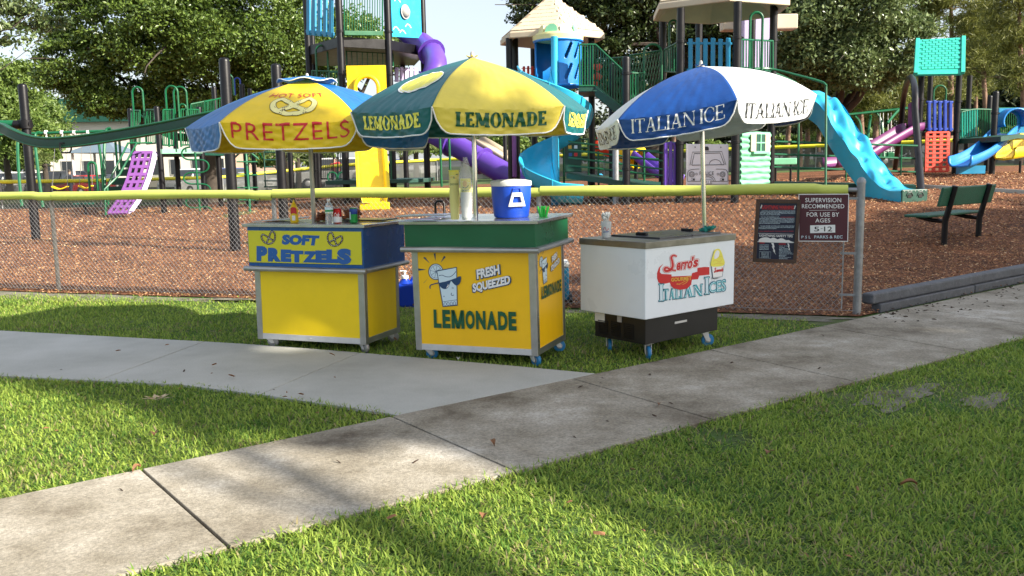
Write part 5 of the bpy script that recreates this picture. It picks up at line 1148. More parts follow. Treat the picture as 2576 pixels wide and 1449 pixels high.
def hexroof(c,Rr,ph,ze,za,shingle=True,topr=.12):
    c=Vector((c[0],c[1],0));mb=MB();A=[R(ph+60*k) for k in range(6)]
    lo=[c+Vector((Rr*math.cos(a),Rr*math.sin(a),ze)) for a in A];up=[c+Vector((topr*math.cos(a),topr*math.sin(a),za)) for a in A]
    rim=[q-Vector((0,0,.13)) for q in lo];inn=[c+Vector((Rr*.93*math.cos(a),Rr*.93*math.sin(a),ze-.13)) for a in A];iu=[c+Vector((0,0,za-.12))]
    vs=lo+up+rim+inn+iu;fs=[]
    for k in range(6):
        j=(k+1)%6;fs+=[(k,j,6+j,6+k),(12+k,12+j,j,k),(18+k,18+j,12+j,12+k),(24,18+j,18+k)]
    fs.append((6,7,8,9,10,11));mb.add(vs,fs);o=mb.build('roof',M['tan_pl'],mn,bevel=.02)
    if shingle:
        me=None
        for k in range(6):
            a,b=lo[k],lo[(k+1)%6];u,v=up[k],up[(k+1)%6];mid=(A[k]+R(30))
            if not(math.sin(mid)<.35):continue
            nn=(b-a).cross(u-a).normalized()
            if nn.z<0:nn=-nn
            for r_ in range(8):
                f0,f1=.05+r_*.115,.05+(r_+1)*.115;L0,R0=a.lerp(u,f0),b.lerp(v,f0);L1=a.lerp(u,f1);w=(R0-L0).length;nc=max(2,int(w/.24));dn=(L1-L0).normalized()
                for q in range(nc):
                    s=(q+.5+(.25 if r_%2 else -.05))/(nc+.3)
                    p0=L0.lerp(R0,s);dirr=(R0-L0).normalized();hw=w/(nc+.3)/2-.008
                    mb=MB();hh=(b.lerp(v,f1)-L1).length/2;mb.obox(p0+(u-a).normalized()*.07+nn*.012,dirr*hw,(L1-L0)*.46,nn*.012+((u-a).normalized()*0));mb.build('shingle',M['tan_pl'],o)
    return o
cz=at(1387,93,23.1);hexroof((cz.x,23.1),1.37,-80,cz.z,at(1383,-4,23.1).z)
cz2=at(1808,20,21.7);hexroof((cz2.x,21.7),1.68,-95,cz2.z,cz2.z+1.3)
# turret and spiral slide
Yx=21.5;ax=at(1397,300,Yx);tcx,tcy=at(1404,155,22.05).x,22.05
zb_,zt_=at(1404,216,21.6).z,at(1404,95,21.6).z
mb=MB();nu,nv=64,60;vs=[];fs=[]
def slot(u,v):
    for cx,cy in((.30,.74),(.62,.74),(.30,.30),(.62,.30)):
        dx=(u-cx)*.95;dy=(v-cy)*1.15;a=R(62);t=dx*math.cos(a)+dy*math.sin(a);t=max(-.17,min(.17,t));d=math.hypot(dx-t*math.cos(a),dy-t*math.sin(a))
        if d<.048:return True
    return False
for j in range(nv+1):
    for i in range(nu+1):
        a=R(-92+84*i/nu);vs.append((tcx+.56*math.cos(a),tcy+.56*math.sin(a),zb_+(zt_-zb_)*j/nv))
for j in range(nv):
    for i in range(nu):
        if not slot((i+.5)/nu,(j+.5)/nv):q=j*(nu+1)+i;fs.append((q,q+1,q+nu+2,q+nu+1))
mb.add(vs,fs);tu=mb.build('turret_panel',M['blue_pl'],mn,60);sd=tu.modifiers.new('t','SOLIDIFY');sd.thickness=.045
mb=MB();mb.grid(lambda u,v:(tcx+.56*math.cos(R(20+170*u)),tcy+.56*math.sin(R(20+170*u)),zb_+(zt_-zb_)*(v*(1-.0)+.0)),20,2);o=mb.build('turret_panel',M['blue_pl'],mn,60);o.modifiers.new('t','SOLIDIFY').thickness=.04
for z in(zb_,zt_-.06):
    mb=MB();mb.tube([(tcx+.57*math.cos(R(k*15)),tcy+.57*math.sin(R(k*15)),z+.03) for k in range(24)],.035,8,closed=True);mb.build('turret_rim',M['blue_pl'],mn,50)
M['crown']=mat('pale_yellow_crown',(.72,.68,.34),.5)
mb=MB();mb.lathe((tcx,tcy,zt_),[(.60,-.02),(.61,.09),(.55,.10),(.54,.14),(.50,.15)],24);cr=mb.build('crown_base',M['crown'],mn,40)
zc2=at(1404,57,22.0).z
mb=MB();mb.lathe((tcx,tcy,zt_+.15),[(.48,0),(.44,.06),(.30,(zc2-zt_-.15)*.7),(.04,zc2-zt_-.15)],8);mb.build('crown_roof',M['tan_pl'],mn)
for k in range(8):
    a=R(-90+45*k+22);d=Vector((math.cos(a),math.sin(a),0));s=Vector((-d.y,d.x,0));c=Vector((tcx,tcy,zt_+.1))+d*.46
    mb=MB();pts=[(-.15,0),(.15,0)]+[(.15*math.cos(math.pi*q/8),.08+.15*math.sin(math.pi*q/8)) for q in range(9)];mb.prism(pts,c,s,(Vector((0,0,1))-d*.35),.03);mb.build('crown_arch',M['mint_pl'] if k%2 else M['crown'],cr)
mb=MB();mb.tube([(ax.x,Yx,tz(ax.x,Yx)-.1),(ax.x,Yx,at(1396,92,Yx).z)],.085,14);mb.build('spiral_pole',M['aqua'],mn,50)
z180=at(1397,200,Yx).z;zend=at(1440,497,Yx-.8).z;pts=[];NT=92
def hel(s):
    th=180+455*s;z=z180+(zend-z180)*s;return th,z
vs=[];fs=[];sec=[(.10,.30),(.105,.10),(.16,.0),(.40,-.05),(.64,-.02),(.76,.08),(.82,.26),(.86,.34),(.885,.32),(.86,.22),(.80,.04),(.66,-.10),(.40,-.13),(.14,-.08)]
for i in range(NT+1):
    th,z=hel(i/NT);a=R(th)
    for j,(r_,h) in enumerate(sec):
        rb=r_*(1+.012*math.sin(h*40));vs.append((ax.x+rb*math.cos(a),Yx+rb*math.sin(a),z+h))
k=len(sec)
for i in range(NT):
    for j in range(k):l=(j+1)%k;fs.append((i*k+j,i*k+l,(i+1)*k+l,(i+1)*k+j))
fs+=[tuple(range(k-1,-1,-1))]
b_i=NT*k
# straight run-out at the end
th,z=hel(1);a=R(th);tdir=Vector((-math.sin(a),math.cos(a),0))
base_=[Vector(vs[b_i+j]) for j in range(k)]
for q_ in range(1,5):
    o_=len(vs);vs+=[tuple(p+tdir*.13*q_+Vector((0,0,-.012*q_))) for p in base_]
    for j in range(k):l=(j+1)%k;fs.append((o_-k+j,o_-k+l,o_+l,o_+j))
fs.append(tuple(len(vs)-k+j for j in range(k)))
mb=MB();mb.add(vs,fs);spi=mb.build('spiral_slide',M['aqua'],mn,50)
for s in np.linspace(.06,.97,9):
    th,z=hel(s);a=R(th);mb=MB();mb.tube([(ax.x+r_*1.02*math.cos(a),Yx+r_*1.02*math.sin(a),z+h) for r_,h in sec[7:13]],.014,6);mb.build('slide_rib',M['aqua'],spi,50)
mb=MB();q=base_[3];mb.box((ax.x-.12,Yx-.14,tz(ax.x,Yx)-.1),(ax.x+.2,Yx-.04,at(1400,472,Yx).z));mb.build('slide_foot',M['slat_b'],mn,bevel=.02)
slats(mn,V2(1312,190,166,22.6),V2(1366,190,164,22.8),5,'red_pl',.5,.05,top=.25)
mb=MB();mb.obox(at(1294,393,22.2),(.055,0,0),(0,.04,0),(0,0,.52));mb.build('pink_panel',M['mag_pl'],mn,bevel=.03)
# stairs and rails right of the turret
zp_=at(1490,222,21.8).z;deck(mn,[(at(1455,222,21.2).x,21.2),(at(1520,222,21.2).x,21.2),(at(1520,222,23).x,23),(at(1455,222,23).x,23)],zp_,.12)
for yy in(0,1):mb=MB();mb.plank(at(1497,228,21.2+yy),at(1562,282,20.9+yy),(0,0,1),.24,.05);mb.build('stair_stringer',M['grn_d'],mn,bevel=.02)
for k in range(5):
    q=at(1502+13*k,230+12*k,21.6);mb=MB();mb.box((q.x-.13,q.y-.45,q.z-.03),(q.x+.13,q.y+.45,q.z));mb.build('step',M['grn_d'],mn)
bars(mn,V2(1458,216,112,21.2),V2(1498,216,112,21.2),6);bars(mn,V2(1498,216,112,21.2),V2(1566,270,176,20.9),10)
def lattice(p,A,B,n):
    a0,a1=map(Vector,A);b0,b1=map(Vector,B);o=tubes(p,'lattice_railing','grn',[[a0,b0],[a1,b1],[a0,a1],[b0,b1]],.024);mb=MB()
    for i in range(n):
        s0,s1=i/n,(i+1)/n
        for q in range(4):
            f0,f1=q/4,(q+1)/4;x0,x1=(s0,s1) if q%2==0 else (s1,s0)
            mb.tube([a0.lerp(b0,x0).lerp(a1.lerp(b1,x0),f0),a0.lerp(b0,x1).lerp(a1.lerp(b1,x1),f1)],.012,5,cap=False)
            mb.tube([a0.lerp(b0,x1).lerp(a1.lerp(b1,x1),f0),a0.lerp(b0,x0).lerp(a1.lerp(b1,x0),f1)],.012,5,cap=False)
    mb.build('bar',M['grn'],o,50,kind='stuff')
lattice(mn,V2(1584,262,140,21.6),V2(1664,258,127,22.4),11);lattice(mn,V2(1500,240,150,23),V2(1580,262,143,23),10)
tubes(mn,'loop_rail','grn',[arch(1620,1664,111,240,21.2),arch(1683,1703,51,180,22.3),arch(1585,1604,182,290,20.8)],.028)
bars(mn,V2(1584,330,184,20.7),V2(1620,330,184,20.8),5)
for k in range(7):
    mb=MB();q=at(1497+5*(k%3),168+ (k//3)*22+4*(k%2),22.6);mb.lathe(q,[(.0,0),(.075,.01),(.075,.04),(.0,.05)],10,(0,-1,0));mb.build('counter_bead',M['red_pl'],mn)
zr=at(1790,176,21).z;deck(mn,[(at(1700,176,20.6).x,20.6),(at(1860,176,20.2).x,20.2),(at(1950,176,21.5).x,21.5),(at(1890,176,23.6).x,23.6),(at(1700,176,23.6).x,23.6)],zr,.14)
slats(mn,V2(1728,182,95,20.4),V2(1841,184,96,20.1),6,'slat_b',.58,.08,top=.16)
bars(mn,V2(1863,180,99,20),V2(1944,176,103,21.2),12);tubes(mn,'loop_rail','grn',[arch(1885,1916,31,178,20.4)],.030);bars(mn,V2(1672,180,125,22.2),V2(1708,182,105,20.6),6)
mb=MB();q=at(1866,60,25.5);mb.box((q.x-.5,q.y,q.z-.15),(q.x+1.55,q.y+.5,q.z+.25));mb.build('roof_vent',M['tan_pl'],mn,bevel=.03)
mb=MB();q=at(1900,110,25);mb.box((q.x-.32,q.y,q.z-1.0),(q.x+.5,q.y+.4,q.z+.9));mb.build('chimney_panel',M['lav_pl'],mn,bevel=.03)
tubes(mn,'handrail','grn',[path3([at(1880,174,20.4),at(1935,173,20.8),at(2000,188,20.6),at(2060,204,20.4),at(2076,214,20.3),at(2078,240,20.3),at(2077,470,20.0)],5),path3([at(1881,176,21.2),at(1940,182,21.4),at(1992,203,21.4),at(2006,214,21.4),at(2009,240,21.4),at(2008,455,21.3)],5)],.028)
# wavy climbing slide
cs=path3([at(2040,228,22.3),at(2060,240,22.0),at(2092,262,21.6),at(2125,315,21.1),at(2162,368,20.6),at(2196,412,20.1),at(2228,452,19.6),at(2262,474,19.1),at(2299,476,18.6)],22)
n=len(cs);vs=[];fs=[];sd=Vector((.80,.55,0)).normalized();NW=22
dirh=(cs[-1]-cs[0]);dirh.z=0;dirh.normalize();sd=Vector((-dirh.y,dirh.x,0));sd=-sd if sd.y<0 else sd
for i,q in enumerate(cs):
    s=i/(n-1);amp=.055*math.sin(math.pi*min(1,s*1.1)) if s<.9 else .0
    for j in range(NW+1):
        u=j/NW;bump=amp*(math.sin(s*44+math.sin(u*6)*1.2)*.8+.7*math.sin(s*25+u*9)+.6*math.sin(u*13+s*16));bump-=sum(.075*math.exp(-(((s-.08-.085*h)/.016)**2+((u-(.28,.72,.5)[h%3])/.12)**2)) for h in range(10));e=.05*max(0,1-min(u,1-u)/.12)
        vs.append(q+sd*(u-.5)*.62+Vector((0,0,bump-e*.6)))
for i in range(n-1):
    for j in range(NW):a=i*(NW+1)+j;fs.append((a,a+1,a+NW+2,a+NW+1))
bo=len(vs)
def thick_at(s):return .50 if s<.85 else .50-(.20*(s-.85)/.15)
for i,q in enumerate(cs):
    s=i/(n-1)
    for sg in(-1,1):vs.append(q+sd*sg*.31+Vector((0,0,-.03)));vs.append(q+sd*sg*.29-Vector((0,0,1))*thick_at(s)+ (dirh*-.12 if s<.85 else Vector((0,0,0))))
for i in range(n-1):
    b=bo+4*i
    fs+=[(i*(NW+1),(i+1)*(NW+1),b+4,b),(b,b+4,b+5,b+1),(i*(NW+1)+NW,b+2,b+6,(i+1)*(NW+1)+NW),(b+2,b+3,b+7,b+6),(b+1,b+5,b+7,b+3)]
mb=MB();mb.add(vs,fs);cl_=mb.build('climbing_slide',M['aqua'],mn,45,label='light blue wavy climbing slide with hollows')
e=cs[-1];dd=dirh
mb=MB();mb.obox(e+dd*.02-Vector((0,0,.16)),sd*.31,dd*.02,Vector((0,0,.16)));ep_=mb.build('end_plate',M['grn_d'],cl_,bevel=.03)
for k in(-1,1):
    c=e+dd*.045+sd*.13*k-Vector((0,0,.17));mb=MB();mb.prism([(-.045,0),(.045,0)]+[(.045*math.cos(math.pi*q/8),.03+.045*math.sin(math.pi*q/8)) for q in range(9)],c,sd,(0,0,1),.006);mb.build('eye_mark',M['black_m'],ep_)
    mb=MB();mb.tube([c+sd*.075*math.cos(math.pi*q/8)+Vector((0,0,.03+.085*math.sin(math.pi*q/8))) for q in range(9)],.008,5);mb.build('eye_arc',M['black_m'],ep_)
for k in range(-3,4):mb=MB();mb.lathe(e+dd*.04+sd*.085*k-Vector((0,0,.035)),[(.010,0),(.008,.006)],8,dd);mb.build('bolt',M['alu'],ep_)
# black arch and the low ramp rails
A_,B_=G(2250,432),G(2318,482);zt_=at(2288,197,(A_.y+B_.y)/2).z;pts=[A_-Vector((0,0,.1))]
h_=(B_-A_).length/2;
for k in range(13):
    t=math.pi*(1-k/12);m_=(A_+B_)/2;d_=(B_-A_);d_.z=0;d_.normalize();hw=min(h_,3)
    p_=m_+d_*hw*math.cos(t);pts.append(Vector((p_.x,p_.y,zt_-1.0+1.0*math.sin(t))))
pts.append(B_-Vector((0,0,.1)));mb=MB();mb.tube(pts,.085,14);mb.build('black_arch',M['blk_post'],mn,50)
for y0,y1 in((356,367),(388,399),(420,433)):tubes(mn,'ramp_rail','grn',[[at(1943,y0,21.4),at(2308,y1,21.9)]],.026)
tubes(mn,'rail_upright','grn',[[at(2268,366,21.8),at(2266,440,21.8)],[at(2130,362,21.6),at(2128,455,21.6)]],.02)
mb=MB();mb.plank(at(1950,462,21.6),at(2300,470,20.6),(0,0,1),.10,.9);mb.build('ramp_deck',M['grn_d'],mn)
for (xa,ya,yb) in((0,352,383),(1,372,403),(2,392,424),(3,412,440)):tubes(mn,'ramp_rail','grn',[[at(1430,ya+4,21.2),at(1668,yb+2,20.6)]],.022)
for (ya,yb) in((350,360),(372,382),(395,402)):tubes(mn,'ramp_rail','grn',[[at(1460,ya,23.4),at(1720,yb,23.2)]],.022)
for px in(1418,1480,1505,1620):tubes(mn,'rail_upright','grn',[[at(px,348 if px<1500 else 380,21.9),at(px+1,466,21.9)]],.026)
mb=MB();a,b,c,d=at(1425,436,21.2),at(1662,468,20.4),at(1662,458,22.4),at(1445,432,23.0);mb.add([a,b,c,d]+[q-Vector((0,0,.12)) for q in(a,b,c,d)],[(0,1,2,3),(7,6,5,4),(0,4,5,1),(1,5,6,2),(2,6,7,3),(3,7,4,0)]);mb.build('ramp_deck',M['grn_d'],mn)
mb=MB();a=at(1440,391,21.9);mb.box((a.x-.22,a.y,a.z-.40),(a.x+.22,a.y+.05,a.z+.42));gp=mb.build('activity_panel',M['grn_d'],mn,bevel=.01)
for k in range(9):
    mb=MB();mb.box((a.x-.215,a.y-.012,a.z-.38+k*.088),(a.x+.215,a.y-.001,a.z-.30+k*.088));mb.build('board',M['grn_d'],gp)
for x,z,m in((-.06,.20,'gold_t'),(.08,.2,'ltblue_t'),(-.05,.02,'blue_t'),(.08,.02,'red_t')):mb=MB();mb.box((a.x+x-.04,a.y-.022,a.z+z-.04),(a.x+x+.04,a.y-.013,a.z+z+.04));mb.build('tile',M[m],gp)
slats(mn,V2(1669,468,356,20.5),V2(1704,468,356,20.5),3,'pur_pl',.8,.08,top=.05)
# white board with the drawn car front
qd=[at(1726,470,20.3),at(1833,470,20.0),at(1833,363,20.0),at(1726,362,20.3)]
mb=MB();nn=Vector((0,.03,0));mb.add(qd+[q+nn for q in qd],[(0,1,2,3),(7,6,5,4),(0,4,5,1),(1,5,6,2),(2,6,7,3),(3,7,4,0)]);pb_=mb.build('car_drawing_panel',M['wht_pl'],mn,bevel=.01,label='white board with a black line drawing of a police car front')
def PX(a,b,d):
    s=(a-393)/275;t=(1195-b)/270;q=(qd[0]*(1-s)+qd[1]*s)*(1-t)+(qd[3]*(1-s)+qd[2]*s)*t;return q-Vector((0,.003+d*3,0))
P_=Print(PX,pb_);L=P_.lay
L(stroke([(430,1056),(446,985),(612,980),(640,1052)],4),'black_t','drawing');L(stroke([(418,1058),(434,976),(624,970),(650,1056)],3),'black_t','drawing');L(stroke([(430,1058),(640,1054)],4),'black_t','drawing')
L(ring(582,1052,38,3,30,a0=180,a1=360,n=12),'black_t','drawing');L(([(512,965),(512,948),(518,940),(532,940),(540,948),(540,965)],[tuple(range(6))]),'black_t','drawing')
L(stroke(spl([(402,1160),(402,1110),(412,1092),(440,1084),(480,1082)],4),3),'black_t','drawing');L(stroke(spl([(585,1082),(640,1084),(656,1095),(662,1110),(662,1160)],4),3),'black_t','drawing')
for x in(429,628):L(ring(x,1116,17,3),'black_t','drawing');L(ring(x,1116,11,2.5),'black_t','drawing');L(placed(T2('H',.0),x-5,1122,x+5,1110),'black_t','drawing')
for x in(460,598):L(ring(x,1114,6,2.5,n=12),'black_t','drawing')
L(placed(T2('POLICE',-.0),480,1120,572,1097),'black_t','lettering')
L(stroke([(400,1160),(660,1160),(660,1178),(400,1178)],3,True),'black_t','drawing');L(([(508,1150),(556,1150),(556,1176),(508,1176)],[(0,1,2,3)]),'wht_pl','drawing');L(stroke([(508,1150),(556,1150),(556,1176),(508,1176)],3,True),'black_t','drawing')
L(placed(T2('911',.0),513,1173,551,1155),'black_t','lettering');L(ring(532,1158,48,3,38,a0=180,a1=360,n=14),'black_t','drawing');L(ring(532,1158,36,3,28,a0=180,a1=360,n=14),'black_t','drawing')
for x in(424,612):L(stroke([(x,1143),(x+24,1143),(x+24,1154),(x,1154)],2.5,True),'black_t','drawing');L(([(x+12,1143),(x+24,1143),(x+24,1154),(x+12,1154)],[(0,1,2,3)]),'black_t','drawing')
for x in(450,616):L(([(x-4,945),(x,939),(x+4,945),(x,951)],[(0,1,2,3)]),'black_t','bolt')
# mint log cabin panel with a window
a,b=at(1859,468,20.0),at(1933,468,20.7);zt_=at(1896,332,20.3).z;zb_=at(1896,468,20.3).z;U_=(b-a);U_.z=0;Wd=U_.length;U_.normalize();Nn=Vector((U_.y,-U_.x,0))
o0=Vector((a.x,a.y,0));mb=MB();mb.obox(o0+U_*Wd/2+Vector((0,0,(zt_+zb_)/2)),U_*Wd/2,Nn*.02,Vector((0,0,(zt_-zb_)/2)));lg=mb.build('log_panel',M['mint_pl'],mn)
nl=9
for k in range(nl):
    z=zb_+(zt_-zb_)*(k+.5)/nl;hgt=(zt_-zb_)/nl*.46
    mb=MB();mb.grid(lambda u,v,z=z,k=k:o0+U_*Wd*(.01+.98*u)+Nn*(.02+.035*math.sin(math.pi*v)+.006*math.sin(u*19+k*3+v*4))+Vector((0,0,z-hgt+2*hgt*v+.012*math.sin(u*8+k*2))),22,8);mb.build('log',M['mint_pl'],lg,60)
wz=zb_+(zt_-zb_)*.80
for u,w,m,dz in((.36,.10,'tan_pl',0),(.84,.10,'tan_pl',0)):
    mb=MB();c=o0+U_*Wd*u+Nn*.075+Vector((0,0,wz));mb.obox(c,U_*w*Wd*.85,Nn*.012,Vector((0,0,.19)));mb.build('shutter',M['tan_pl'],lg,bevel=.008)
mb=MB();c=o0+U_*Wd*.6+Nn*.066+Vector((0,0,wz));mb.obox(c,U_*Wd*.15,Nn*.006,Vector((0,0,.19)));wi=mb.build('window',M['grn_d'],lg)
mb=MB();mb.obox(c+Nn*.014,U_*Wd*.015,Nn*.012,Vector((0,0,.19)));mb.obox(c+Nn*.012,U_*Wd*.15,Nn*.012,Vector((0,0,.015)));mb.obox(c+Nn*.02-Vector((0,0,.215)),U_*Wd*.26,Nn*.03,Vector((0,0,.03)));mb.build('window_frame',M['mint_pl'],lg,bevel=.005)
b2=thing('picnic_bench','pale green flat bench beyond the log cabin panel','bench',G(1975,430))
mb=MB();q=at(1972,406,24);mb.obox(q,(.33,0,0),(0,.05,0),(0,0,.085));mb.build('backrest',M['mint_pl'],b2,bevel=.02);tubes(b2,'leg','blk_post',[[q+Vector((-.2,.05,0)),Vector((q.x-.2,q.y+.05,tz(q.x,q.y)-.1))],[q+Vector((.2,.05,0)),Vector((q.x+.2,q.y+.05,tz(q.x,q.y)-.1))]],.03)
# ---- the far small structure with the red and yellow tube and purple slide ----
fs_=thing('far_small_slide','small red, yellow and purple slide set far behind the ramp rails','slide',G(1640,455))
mb=MB();mb.tube([at(1500,352,31),at(1545,372,31),at(1580,385,31)],.36,16,cap=False);mb.build('red_tube',M['red_pl'],fs_,60)
mb=MB();mb.tube([at(1562,372,30.7),at(1595,388,30.5),at(1606,402,30.3)],.42,16,cap=False);mb.build('yellow_tube',M['yel_pl'],fs_,60)
sweep(fs_,'purple_slide','pur_pl',path3([at(1600,396,30.2),at(1635,425,29.8),at(1668,448,29.4),at(1700,462,29)],4),scaled(U_SEC,1.3),thick=.04);post(fs_,1600,360,1600,440,30.5,.07)
tubes(fs_,'support_leg','slat_b',[[at(1510,440,29),at(1480,470,28.6)],[at(1510,440,29),at(1545,472,28.8)]],.06)
# ---- right structure with the teal roof ----
rt=thing('teal_roof_play_structure','right hand play structure with a teal brick roof, red climber and blue slide','play structure',G(2402,435))
Yr=27.0
post(rt,2320,188,2306,442,Yr,.085,cap=False,bands=(250,330));post(rt,2414,184,2400,437,Yr,.085,cap=False,bands=(255,330,352));post(rt,2503,229,2497,439,26.6,.085,bands=(285,));post(rt,2489,240,2483,425,29,.08);post(rt,2440,190,2428,420,29.5,.08,cap=False);post(rt,2342,190,2330,420,29.5,.08,cap=False)
e0,e1=at(2303,187,26.2),at(2421,185,26.2);r1_,r0_=at(2423,94,27.7),at(2308,100,27.7);ev=[e0,e1,r1_,r0_];bk=[Vector((e0.x,29.2,e0.z)),Vector((e1.x,29.2,e1.z))]
mb=MB();mb.add([e0,e1,r1_,r0_],[(0,1,2,3)]);rf=mb.build('roof',M['teal'],rt);rf.modifiers.new('t','SOLIDIFY').thickness=.06
nn=(e1-e0).cross(r0_-e0).normalized();nn=nn if nn.y<0 else -nn
for r_ in range(13):
    for q in range(7):
        u=(q+.5+(.25 if r_%2 else -.22))/7;v=.12+.86*(r_+.5)/13
        if u<.05 or u>.95:continue
        p0=(e0*(1-u)+e1*u)*(1-v)+(r0_*(1-u)+r1_*u)*v;mb=MB();mb.obox(p0+nn*.01,(e1-e0)/7*.43,(r0_-e0)/13*.38,nn*.016);mb.build('shingle',M['teal'],rf)
for a,b in((e0,r0_),(e1,r1_)):mb=MB();mb.plank(a+nn*.02,b+nn*.02,(1,0,0),.12,.09);mb.build('verge',M['teal'],rf,bevel=.01)
zd=at(2360,331,Yr).z;deck(rt,[(at(2310,331,Yr).x,Yr),(at(2406,331,Yr).x,Yr),(at(2406,331,Yr).x+.3,29.5),(at(2310,331,Yr).x+.3,29.5)],zd,.12,'blk_post')
slats(rt,V2(2330,330,252,26.9),V2(2397,330,252,26.9),5,'royal_pl',.55,.07,top=.06)
climbwall(rt,'climbing_wall','red_pl',[at(2360,333,26.7),at(2359,380,26.6),at(2358,431,26.5)],(.62,Vector((1,0,0))),3,9,label='orange red climbing grid')
tubes(rt,'loop_rail','grn',[arch(2348,2379,215,252,28.5)],.028)
mb=MB();a=at(2284,318,27.3);b=at(2306,324,26.9);mb.add([a,b,at(2307,246,26.9),at(2305,250,27),at(2284,262,27.3)],[(0,1,2,3,4)]);o=mb.build('slide_side_panel',M['mar_pl'],rt);o.modifiers.new('t','SOLIDIFY').thickness=.06
sweep(rt,'plum_slide','mar_pl',path3([at(2302,332,27.2),at(2285,335,27),at(2245,358,26.7),at(2200,385,26.4),at(2160,408,26.1),at(2130,416,25.9),at(2088,420,25.7)],4),scaled(U_SEC,1.2,1.2),thick=.04)
# arched teal bridge
def br(px,y):return at(px,y,27+(px-2400)*.004)
tubes(rt,'bridge_rail','grn',[path3([br(2410,285),br(2430,279),br(2451,275),br(2475,275),br(2495,276)],4)],.024);o=tubes(rt,'bridge_rail','grn',[path3([br(2410,352),br(2430,347),br(2451,344),br(2475,344),br(2495,345)],4)],.024)
for k in range(13):
    px=2414+k*6.3;yt=285-10*math.sin(math.pi*min(1,(px-2410)/85*.62+.05));mb=MB();mb.tube([br(px,yt),br(px,yt+68)],.022,6);mb.build('bar',M['teal'] if k<8 else M['grn'],o,50)
bars(rt,V2(2412,345,276,28.9),V2(2495,345,276,29.2),16)
mb=MB();mb.add([br(2410,350),br(2450,344),br(2495,346),br(2495,356),br(2450,354),br(2410,362)],[(0,1,2,3,4,5)]);o=mb.build('bridge_deck',M['grn_d'],rt);s=o.modifiers.new('t','SOLIDIFY');s.thickness=1.6;s.offset=-1
# blue slide with hood, yellow slide
mb=MB();a=at(2509,336,27);b=at(2640,336,27);zt_=at(2540,272,27).z;zb_=a.z;hx=at(2537,312,27).x;rh=.26;zc=at(2537,306,27).z
mb.box((a.x,26.97,zb_),(hx-rh,27.03,zt_));mb.box((hx+rh,26.97,zb_),(b.x,27.03,zt_));mb.box((hx-rh,26.97,zc+rh),(hx+rh,27.03,zt_));ob=mb.build('slide_entrance',M['slat_b'],rt)
for s in(-1,1):
    mb=MB();fan=[(hx+s*rh,zc+rh)]+[(hx+s*rh*math.cos(math.pi/2*k/8),zc+rh*math.sin(math.pi/2*k/8)) for k in range(9)];mb.prism(fan,(0,27.03,0),(1,0,0),(0,0,1),.06);mb.build('entrance_corner',M['slat_b'],ob)
mb=MB();mb.grid(lambda u,v:(hx-(rh+.07+.03*v)*math.cos(math.pi*(u*1.3-.15)),27-.45*v,zc+(rh+.07+.0*v)*math.sin(math.pi*(u*1.3-.15))),18,5);o=mb.build('hood',M['blue_pl'],ob,60);o.modifiers.new('t','SOLIDIFY').thickness=.05
sweep(rt,'blue_slide','blue_pl',path3([at(2538,338,27.1),at(2520,350,26.7),at(2492,378,26.1),at(2462,400,25.6),at(2432,414,25.2),at(2414,419,24.9)],5),scaled(U_SEC,1.15,1.3),thick=.05)
mb=MB();q=at(2442,426,25.4);mb.box((q.x-.36,q.y-.1,q.z-.12),(q.x+.36,q.y+.1,q.z+.10));mb.build('slide_foot',M['slat_b'],rt)
sweep(rt,'yellow_slide','yel_pl',path3([at(2620,340,28),at(2590,365,27.6),at(2560,392,27),at(2540,398,26.6),at(2525,400,26.3)],5),scaled(U_SEC,1.1,1.5),thick=.05);post(rt,2567,405,2566,428,26.6,.035,cap=False)
bars(rt,V2(2512,335,272,28.6),V2(2560,335,272,28.6),9)
# far swings, right
s2=thing('far_swings','green curved swing frame far off behind the black arch','swing set',G(2224,400));Ys=34
tubes(s2,'top_bar','grn',[[at(2120,290,Ys),at(2290,272,Ys)]],.05)
for a,b in(((2205,285),(2224,400)),((2285,272),(2232,310)),((2150,292),(2172,400)),((2190,290),(2176,400))):
    tubes(s2,'leg','grn',[path3([at(*a,Ys),at(a[0]*.5+b[0]*.5+4,a[1]*.7+b[1]*.3-8,Ys),at(b[0],b[1],Ys-.8)],4)],.05)
for x,l in((2218,'left bucket seat of the far swings'),(2238,'right bucket seat of the far swings')):
    s=thing('bucket_swing','green '+l,'swing seat',at(x,390,Ys),group='bucket swings beyond the black arch');mb=MB();q=at(x,389,Ys);mb.box((q.x-.14,q.y-.12,q.z-.12),(q.x+.14,q.y+.12,q.z+.1));mb.build('bucket',M['grn'],s,bevel=.04)
    tubes(s,'rope','white_pl',[[at(x-4,386,Ys),at(x-4,285,Ys)],[at(x+4,386,Ys),at(x+4,284,Ys)]],.012)
# concrete edging behind the bench
for k,(a,b) in enumerate((((2322,475),(2412,480)),((2494,484),(2640,494)))):
    A_,B_=G(*a),G(*b);mb=MB();d=(B_-A_)/2;mb.obox((A_+B_)/2+Vector((0,.06,.04)),d,Vector((0,.09,0)),Vector((0,0,.06)));o=tag(mb.build('concrete_edging',M['conc_b'],None,bevel=.01),'grey concrete edging strip in the mulch '+('beside the climbing slide foot' if k==0 else 'right of the green bench back'),'edging')
